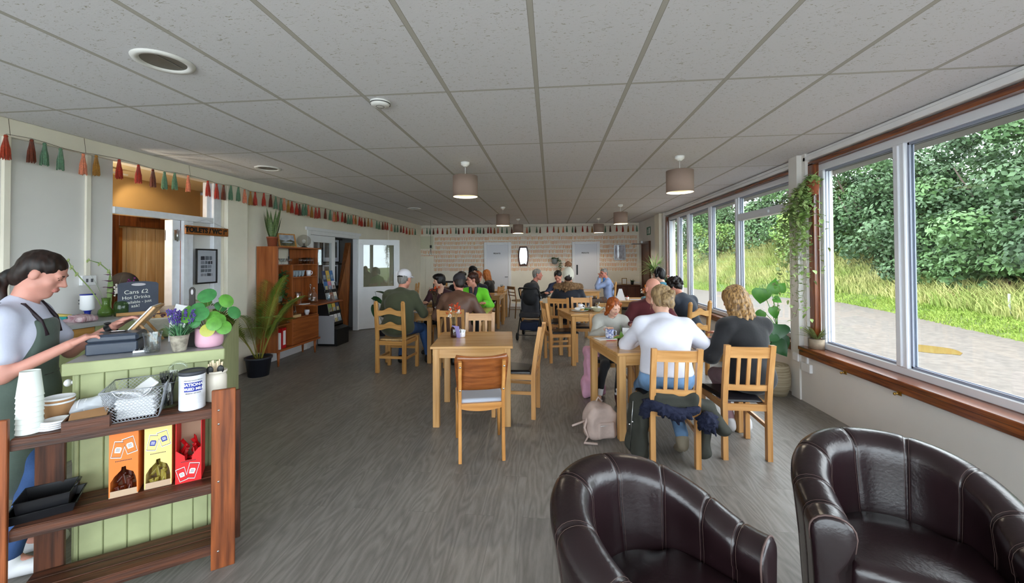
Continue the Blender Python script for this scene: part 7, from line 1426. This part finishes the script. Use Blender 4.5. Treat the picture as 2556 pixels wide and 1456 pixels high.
    for i,(p,kn,an) in enumerate(legs): b+=[C(p,kn,.066*s*g,.05*s,.03),C(kn,an,.046*s,.036*s,.02),C(an,feet[i]+V3(0,.11*s,-.03),.032*s,.020*s,.02)]
    solid_obj('body',b,vox if vox<.008 else min(vox,.0095),[sk,LIPS,LASH],t)
    # garments
    gar=ins(tor,loose); 
    if hem: gar.append(E(P+V3(0,-.005,-.02),(gt(.165),gt(.135),hem),.06))
    for S_,e,w_ in arms:
        f_=sleeve
        if f_<=.5: gar.append(C(S_,S_+(e-S_)*f_*2,.044*s*g+loose,.050*s+loose,.03))
        else: gar+=[C(S_,e,.043*s*g+loose,.040*s+loose,.03),C(e,e+(w_-e)*min(1,(f_-.5)*2)*.96,.040*s+loose,.030*s+loose*.8,.025)]
    gar.append(CUT(C(nb+A2@V3(0,.02,.02),nb+A2@V3(0,.05+.03*neckcut,.09-.10*neckcut),.054*s,(.05+.02*neckcut)*s,.01)))
    if neckcut: gar.append(CUT(E(nb+A2@V3(0,.10,-.03),(.05*s,.05,.075*s*neckcut),.015)))
    if cutz: gar.append(CUT(B((0,0,cutz-.5),(.8,.8,.5),0,.012)))
    o=solid_obj(top_name,gar,vox,[top],t,wob(.009*s,9,len(label)))
    pan=[E(P+V3(0,-.01,.02),(gt(.155)+.004,gt(.12)+.004,.115*s),.05)]
    for p,kn,an in legs: pan+=[C(p,kn,.078*s*g,.060*s,.04),C(kn,an+V3(0,0,.03),.058*s,.05*s,.03)]
    solid_obj(bot_name,pan,max(vox,.010),[bot],t,wob(.006*s,10,len(label)+3))
    for i,(p,kn,an) in enumerate(legs):
        f=feet[i]; toe=V3((1,-1)[i]*.02,.17*s,0) if f[2]<.09 else V3(0,.13*s,-.09)
        solid_obj('shoe',[C(f+V3(0,-.035*s,-.028),f+toe*1.0+V3(0,0,-.034),.042*s,.036*s,.02),E(f+V3(0,-.008,.01),(.050*s,.062*s,.055*s),.02),C(f+V3(0,-.05*s,-.055),f+toe+V3(0,.0,-.055),.012,.012,.01,1)],.009,[shoemat or M_black,M_paper if shoemat else M_black],t)
    # hair
    hp_=[]
    if style!='bald':
        hp_=[HE((0,-.022,.042),(.084,.097,.085)),HE((0,-.06,-.015),(.072,.052,.075),.03)]
        fcut=[CUT(HE((0,.085,-.035),(.066,.07,.088),.012)),CUT(HE((0,.06,-.10),(.09,.07,.075),.01))]
        ears=[CUT(HE((q*.085,.012,-.03),(.02,.035,.05),.008)) for q in (1,-1)]
        if style=='short': hp_+=fcut+ears
        elif style=='mop': hp_+=[HE((0,.03,.075),(.08,.075,.05),.03)]+fcut+[HE((q*.072,-.0,.0),(.02,.045,.05)) for q in (1,-1)]+[HE((0,-.075,-.05),(.065,.04,.05))]
        elif style=='pony': hp_+=fcut+ears+[HE((0,-.075,-.05),(.05,.045,.05),.03),E(h(0,-.108,-.055),(.032*s,.028*s,.032*s),.01,1),C(h(0,-.122,-.06),h(0,-.135,-.06)+V3(0,-.02,-.05),.024,.03,.015),C(h(0,-.135,-.06)+V3(0,-.02,-.05),h(0,-.13,-.06)+V3(0,.0,-.16),.03,.012,.02)]
        elif style=='bun': hp_+=fcut+ears+[HE((0,-.03,.06),(.088,.1,.08)),HE((.04,-.115,-.025),(.055,.045,.055),.015),HE((.07,-.125,.02),(.03,.03,.04),.012),HE((.06,-.12,-.075),(.035,.03,.04),.012),HE((.02,-.13,-.055),(.035,.03,.03),.012),HC((.07,-.09,.0),(.085,-.10,-.13),.012,.004,.01),HC((-.078,.02,.0),(-.088,.01,-.11),.006,.003,.008)]
        elif style in('long','wavy'):
            n=9
            hp_+=fcut
            rg=random.Random(len(label))
            for i in range(n*(2 if style=='wavy' else 1)):
                a=R(200)+R(280)*(i%n)/(n-1)-R(40)-R(70); a=R(-35)+R(250)*(i%n)/(n-1); rx_=.078; p0=(rx_*math.cos(a)*-1,-.02-.075*math.sin(a),.02); L_=(.24 if style=='long' else .23)+rg.uniform(-.03,.03)
                prev=p0
                for j in range(1,6):
                    f=j/5; w2=(.022 if style=='wavy' else .006)*math.sin(j*2.1+i*1.7); p1=(p0[0]*(1+.25*f)+w2,p0[1]-.02*f+w2*.6,p0[2]-L_*f); hp_.append(HC(prev,p1,.027*(1-.35*(f-.2)),.027*(1-.35*f)*(.75 if j==5 else 1),.014)); prev=p1
            if style=='wavy': hp_+=[HE((q*.075,-.01,.03),(.03,.06,.06),.03) for q in (1,-1)]
        elif style=='curly':
            rg=random.Random(len(label)); 
            for i in range(46):
                d=V3(rg.gauss(0,1),rg.gauss(-.25,1),abs(rg.gauss(.3,1))-.35); d/=np.linalg.norm(d)
                if d[1]>.45 and d[2]<.45: continue
                hp_.append(HE((d[0]*.09,-.022+d[1]*.10,.03+d[2]*.098),(.027,.027,.027),.006))
            hp_+=fcut
        elif style=='child': hp_+=fcut+[HC((q*.068,.035,.06),(q*.082,.01,-.08),.022,.02,.02) for q in (1,-1)]+[HC((q*.07,-.02,-.02),(q*.075,-.03,-.13),.028,.022,.02) for q in (1,-1)]+[HE((0,-.075,-.06),(.065,.035,.06),.02)]
        solid_obj('hair',hp_,.0065 if vox<.008 else .009,[hair,M_black],t,wob(.0055*s,55,3,(1,1,.2)) if style!='curly' else wob(.008,40))
    t['_h']=0; del t['_h']
    return t,dict(h=h,HM=HM,HE=HE,HC=HC,s=s,P=P,ch=ch,sc=sc,nb=nb,sh=sh,arms=arms,legs=legs,tor=tor,ins=ins,A2=A2)
def hairm(n,c,c2): return mat('hair_'+n,c,.45,col2=c2,vs=9,stretch=(9,9,1.2),spec=.4)
def cloth(n,c,var=.08): return mat('cloth_'+n,c,.85,var=var,vs=7,bump=.25,bs=60,sheen=.15)
JEAN=mat('blue_denim','#33507f',.85,var=.25,vs=9,bump=.3,bs=120); LJ=mat('pale_blue_denim','#6d8fb5',.85,var=.25,vs=9,bump=.3,bs=120); BLK=cloth('black','#131317'); DRK=cloth('charcoal','#25262b')
HB=hairm('dark_brown','#2a1a14','#140c0a'); HBL=hairm('black','#191516','#0c0a0b'); HG=hairm('ginger','#a0521f','#6d3212'); HGR=hairm('silver','#8d8b88','#5d5b58'); HBD=hairm('dark_blonde','#a58a64','#65503a'); HW=hairm('honey_blonde','#b08a58','#4f3826')
F1=skin('fair','#c9967f'); F2=skin('pink','#cc8f7c'); F3=skin('pale','#d3a792')
def specs(t,D):
    q=MB(); h=D['h']
    for k in (1,-1): q.tube([tuple(h(k*.033+.023*math.cos(a),.098-abs(.25*(.023*math.cos(a)+.0)*k*.3),.0+.018*math.sin(a))) for a in [2*PI*i/16 for i in range(16)]],.0022,5,closed=True).tube([tuple(h(k*.056,.095,.004)),tuple(h(k*.08,.0,.008))],.002,5)
    q.tube([tuple(h(-.01,.1,.003)),tuple(h(.01,.1,.003))],.002,5).build('spectacles',M_black,t)
def cap(t,D,m,beanie=False,slit=False):
    HE,HC=D['HE'],D['HC']; pr=[HE((0,-.018,.058),(.092,.107,.088)),CUT(HE((0,.10,-.02),(.12,.10,.065),.006)),CUT(HE((0,-.02,-.07),(.15,.17,.075),.006))]
    pr+=[HE((0,.105,.045),(.066,.062,.010),.01)]
    solid_obj('cap',pr,.008,[m],t)
    if slit: solid_obj('cap_opening',[HC((-.038,-.113,.022),(.0,-.126,.026),.0085,None,.01),HC((.0,-.126,.026),(.038,-.113,.022),.0085,None,.01)],.004,[M_black],t)
# -- girl at the till
t,D=person('young woman in a white T-shirt and grey-green apron standing at the till',-2.748,1.808,-53.5,stand=True,s=.945,g=1.06,lean=.06,head=(.0,.42,0),hr=(.12,.23,1.125),hl=(-.13,.345,1.18),fr=(.1,.03,.075),fl=(-.1,-.02,.075),sk=skin('rosy','#c98f80'),top=mat('white_cotton','#c6c9dc',.85,var=.05,vs=6,bump=.2,bs=50),bot=JEAN,hair=HB,style='pony',vox=.0065,sleeve=.31,loose=.016,top_name='t_shirt',bot_name='jeans',elbow=(.25,-.9,-.6),shoemat=mat('white_trainer','#d5d5d8',.5),curl=.7)
MA=cloth('apron_green','#4d5a52'); P_,ch_,sc_,A_,ins_=D['P'],D['ch'],D['sc'],D['A2'],D['ins']
ap=ins_(D['tor'][:3],.030)+[E(P_+V3(0,.01,-.06),(.185,.155,.2),.06),E(P_+V3(0,.01,-.28),(.19,.16,.24),.06)]
ap+=[CUT(B(P_+V3(0,-.50,.2),(.4,.45,1.),.0,.02)),CUT(B(sc_+V3(0,0,.10),(.4,.4,.125),.0,.02))]+[CUT(E(sc_+V3(q*.215,.0,-.08),(.125,.2,.2),.02)) for q in (1,-1)]
solid_obj('apron',ap,.008,[MA],t,wob(.006,8))
q=MB()
for k in (1,-1): q.tube([tuple(sc_+A_@V3(k*.075,.135,-.10)),tuple(sc_+A_@V3(k*.088,.11,-.02)),tuple(sc_+A_@V3(k*.092,.05,.058)),tuple(sc_+A_@V3(k*.085,-.03,.06)),tuple(sc_+A_@V3(k*.04,-.108,-.05)),tuple(sc_+A_@V3(-k*.05,-.118,-.16))],.0095,6)
q.build('apron_strap',mat('dark_leather_strap','#2b1f26',.5),t); q=MB()
w0=P_+V3(0,0,.10); q.tube([tuple(w0+V3(.166*math.cos(a),(.150 if math.sin(a)>0 else .118)*math.sin(a)-.004,0)) for a in [2*PI*i/28 for i in range(28)]],.012,6,closed=True).build('apron_tie',mat('dark_leather_strap','#2b1f26'),t)
a_=D['arms'][1]; d_=(a_[2]-a_[1]); q=MB(); q.tube([tuple(a_[1]+d_*.86),tuple(a_[1]+d_*.98)],.031,16,cap=False).build('watch_strap',M_black,t); q=MB(); q.ball(tuple(a_[1]+d_*.92+V3(.008,-.01,.03)),(.018,.018,.007),14,8).build('watch_face',M_black,t)
# -- table by the left
t,D=person('man from behind in an olive jumper, jeans and white cap',-2.20,5.60,-4,s=1.06,g=1.32,lean=.28,head=(-.25,.05,0),hr=(.22,.42,.83),hl=(-.2,.42,.83),fr=(.30,.42,.07),fl=(-.1,.35,.07),sk=F2,top=cloth('olive','#3f4430'),bot=JEAN,hair=HGR,style='short',loose=.022,bot_name='jeans',hem=.1); cap(t,D,mat('white_cap_cloth','#d3d3dc',.8),slit=True)
t,D=person('young man with dark mop hair in a maroon jumper, looking left',-1.97,7.02,180,s=.98,lean=.22,tilt=-.1,head=(-1.15,.12,0),hr=(.16,.40,.83),hl=(-.22,.36,.83),sk=F3,top=cloth('dark_maroon','#371a22'),bot=BLK,hair=HBL,style='mop',neckcut=1.)
t,D=person('man from behind in a brown leather jacket and dark cap',-1.315,5.52,2,s=1.02,g=1.18,lean=.34,head=(.45,.1,0),hr=(.26,.38,.83),hl=(-.24,.38,.83),sk=F2,top=mat('brown_leather_jacket','#5f4336',.45,var=.2,vs=7,bump=.3,bs=45),bot=DRK,hair=HB,style='short',loose=.026,top_name='leather_jacket',hem=.12); cap(t,D,mat('charcoal_cap','#2c2a30',.85))
t,D=person('woman with tied back brown hair in a bright green jacket and glasses',-1.345,7.02,180,s=.98,g=1.1,lean=.16,head=(-.95,.05,0),hr=(.1,.42,.83),hl=(-.24,.40,.83),sk=F2,top=cloth('lime_green','#6fd62e'),bot=BLK,hair=hairm('chestnut','#4a281c','#26130e'),style='bun',loose=.026,top_name='rain_jacket',hem=.1,neckcut=1.1); specs(t,D)
solid_obj('dark_scarf',[C(D['nb']+V3(-.05,.06,.0),D['ch']+V3(-.02,.15,.05),.03,.03,.03),C(D['nb']+V3(.05,.06,0),D['ch']+V3(.03,.15,.02),.03,.03,.03),C(D['nb']+V3(-.06,-.02,.01),D['nb']+V3(.06,-.02,.01),.035,.035,.04)],.01,[mat('dark_grey_scarf','#2f3038',.8)],t)
t,D=person('person in black with a black cap at the far left table',-2.20,10.45,-80,s=1.04,lean=.15,head=(-.5,.1,0),sk=F3,top=BLK,bot=BLK,hair=HBL,style='mop',vox=.013)
cap(t,D,M_black)
t,D=person('dark haired person from behind, left of the ginger ponytail',-2.0,8.42,-20,s=.97,g=.92,hr=(.08,.3,.83),hl=(-.1,.3,.83),lean=.2,head=(-.3,.1,0),sk=F3,top=cloth('navy_black','#1a1d2b'),bot=BLK,hair=HBL,style='mop',vox=.013)
t,D=person('person with a ginger ponytail facing away, behind the green jacket',-1.60,8.62,0,s=.95,lean=.1,head=(-.4,.1,0),sk=F2,top=cloth('navy_black','#1a1d2b'),bot=BLK,hair=HG,style='pony',vox=.013,hr=(.1,.3,.83),hl=(-.1,.3,.83))
t,D=person('woman with long straight ginger hair in a black jacket at the far left table',-1.50,9.93,75,s=.96,lean=.12,head=(.15,.1,0),hr=(.1,.36,.85),hl=(-.1,.33,.95),sk=F2,top=BLK,bot=BLK,hair=hairm('copper','#b5713a','#8a4a20'),style='long',vox=.012)
# -- right hand tables
t,D=person('grey haired older man in a black jacket, in profile facing right',-.41,8.86,-88,s=1.0,lean=.1,head=(0,.0,0),hr=(.14,.36,.83),hl=(-.16,.36,.83),sk=skin('ruddy','#c07c6c'),top=BLK,bot=DRK,hair=HGR,style='short',vox=.012,loose=.018)
t,D=person('dark haired man looking down, plaid sleeve reaching left over the table',.21,9.06,178,s=1.0,lean=.25,tilt=.08,head=(-.2,.5,0),hr=(.30,.46,.83),hl=(-.1,.4,.83),sk=F2,top=cloth('navy_plaid','#262f4a',.5),bot=DRK,hair=HBL,style='short',vox=.012)
t,D=person('person from behind in a dark parka with fur hood and white bobble hat',.305,7.22,-3,s=1.0,g=1.25,lean=.18,head=(0,.1,0),hr=(.2,.38,.83),hl=(-.2,.38,.83),sk=F2,top=cloth('dark_navy','#191c28'),bot=BLK,hair=HB,style='short',loose=.03,top_name='parka',hem=.2)
HE,HC,nb_=D['HE'],D['HC'],D['nb']
solid_obj('bobble_hat',[HE((0,-.015,.07),(.092,.105,.10)),HE((0,-.015,.09),(.078,.088,.10),.03),C(D['h'](0,-.02,.02),D['h'](0,-.02,.05),.10,.10,.02)]+[CUT(HE((0,.11,-.04),(.1,.09,.09),.01))],.010,[mat('cream_knit','#d8d4c6',.9,bump=.8,bs=40,stretch=(6,6,1))],t); solid_obj('fur_bobble',[HE((0,-.03,.235),(.05,.05,.045))],.008,[mat('tan_fur','#8a6146',.95,bump=.8,bs=120)],t,fur(.03,40))
solid_obj('fur_hood',[C(nb_+V3(-.19,-.06,-.02),nb_+V3(0,-.15,.0),.06,.075,.04),C(nb_+V3(0,-.15,.0),nb_+V3(.19,-.06,-.02),.075,.06,.04),C(nb_+V3(-.19,-.06,-.02),nb_+V3(-.15,.06,.0),.055,.045,.04),C(nb_+V3(.19,-.06,-.02),nb_+V3(.15,.06,.0),.055,.045,.04)],.010,[mat('tan_fur_trim','#8f7050',.95,col2='#5d432c',vs=12,stretch=(3,3,1),bump=.8,bs=90)],t,fur(.045,35,4.))
t,D=person('grey haired woman in a pale blue shirt and glasses, hands at her chin',1.47,10.25,82,s=.98,g=1.05,lean=.18,head=(.75,.05,0),hr=(.03,.26,1.09),hl=(-.03,.25,1.06),fr=(.1,.42,.07),fl=(-.1,.40,.07),sk=skin('ruddy','#c07c6c'),top=cloth('pale_blue','#8fa3cf'),bot=cloth('taupe','#5f534f'),hair=HGR,style='short',vox=.012,top_name='shirt',hem=.13,loose=.02,elbow=(.5,.4,-.9),curl=1.1); specs(t,D)
solid_obj('blue_scarf',[C(D['nb']+V3(-.05,.05,.01),D['nb']+V3(.05,.05,.01),.03,.03,.02),C(D['nb']+V3(-.06,.05,0),D['ch']+V3(-.06,.13,.02),.028,.03,.02)],.011,[mat('bright_blue_scarf','#2f6cae',.8)],t)
t,D=person('bald man in a maroon jumper facing the viewer across the table',1.14,4.83,176,s=1.02,g=1.1,lean=.24,head=(.35,.30,0),hr=(.24,.34,.83),hl=(-.22,.32,.83),sk=skin('ruddy_pale','#cf9583'),top=cloth('burgundy','#4f141d'),bot=DRK,style='bald',vox=.008,loose=.018)
t,D=person('person in a teal coat with black headphones behind the bald man',1.98,7.25,25,s=1.06,lean=.12,head=(.4,.1,0),sk=F3,top=cloth('teal','#3a7488'),bot=BLK,hair=HBL,style='short',vox=.012,loose=.03,top_name='coat'); q=MB(); h_=D['h']; q.tube([tuple(h_(.098*math.cos(a),-.01,.02+.125*math.sin(a))) for a in [PI*i/14 for i in range(15)]],.010,6)
q.build('headband',M_black,t); 
for k in (1,-1): MB().ball(tuple(h_(k*.09,-.005,-.005)),(.028*1,.035,.04),12,8).build('earcup',M_black,t)
t,D=person('person from behind with dark tousled hair in a navy jumper by the window',1.90,5.73,28,s=.98,g=1.12,lean=.40,head=(.35,.3,0),hr=(.16,.40,.83),hl=(-.16,.4,.83),sk=F2,top=cloth('navy','#17202f'),bot=JEAN,hair=hairm('near_black','#251c1c','#100c0d'),style='curly',vox=.009,loose=.02,hem=.1,bot_name='jeans')
t,D=person('red haired child in a grey hoodie and black leggings at the table corner',.66,4.66,182,s=.80,g=.92,lean=.30,head=(.42,.32,0),hr=(.12,.40,.82),hl=(-.18,.38,.82),fr=(.17,.28,.09),fl=(-.04,.26,.09),sk=F3,top=mat('grey_marl_hoodie','#a9a8a2',.9,var=.12,vs=8,bump=.3,bs=50),bot=BLK,hair=HG,style='child',vox=.0075,loose=.024,top_name='hoodie',bot_name='leggings',hem=.12,shoemat=mat('dark_red_shoe','#3d1d22',.6))
for (p,kn,an) in D['legs']: solid_obj('sock',[C(an+V3(0,-.004,-.01),an+(kn-an)*.22,.038,.04,.01)],.008,[M_paper],t)
t,D=person('woman from behind in a white long sleeved top and pale jeans',.93,3.385,-4,s=1.0,g=1.30,lean=.43,tilt=.03,head=(-.0,.30,.08),hr=(.24,.44,.83),hl=(-.10,.46,.83),fr=(.10,-.06,.12),fl=(-.16,.10,.085),sk=F3,top=mat('white_jersey','#cfcfdb',.85,var=.04,vs=6,bump=.25,bs=40),bot=LJ,hair=HBD,style='bun',cutz=.635,vox=.0075,loose=.018,top_name='long_sleeved_top',bot_name='jeans',elbow=(.9,-.35,-.5),shoemat=mat('beige_boot','#8f8472',.7))
h_=D['h']; MB().tube([tuple(h_(x,.02+.02*math.cos(x*14),.112-abs(x)*.35)) for x in (-.075,-.05,-.02,.0,.02,.05,.075)],.010,6).build('sunglasses',M_black,t); MB().tube([tuple(h_(.05,-.14,-.01)),tuple(h_(.07,-.15,-.03)),tuple(h_(.05,-.14,-.05))],.006,6).build('hair_tie',M_black,t)
t,D=person('woman from behind with wavy blonde hair in a black sweatshirt',1.65,3.53,12,s=.98,g=1.12,lean=.22,head=(.3,.2,0),hr=(.05,.40,.83),hl=(-.19,.27,.81),fr=(.16,.30,.07),fl=(.02,.32,.07),sk=F2,top=cloth('soft_black','#121216'),bot=cloth('dusty_pink','#a3858f'),hair=HW,style='wavy',vox=.0075,loose=.022,top_name='sweatshirt',shoemat=mat('white_trainer','#d5d5d8',.5),hem=.11)
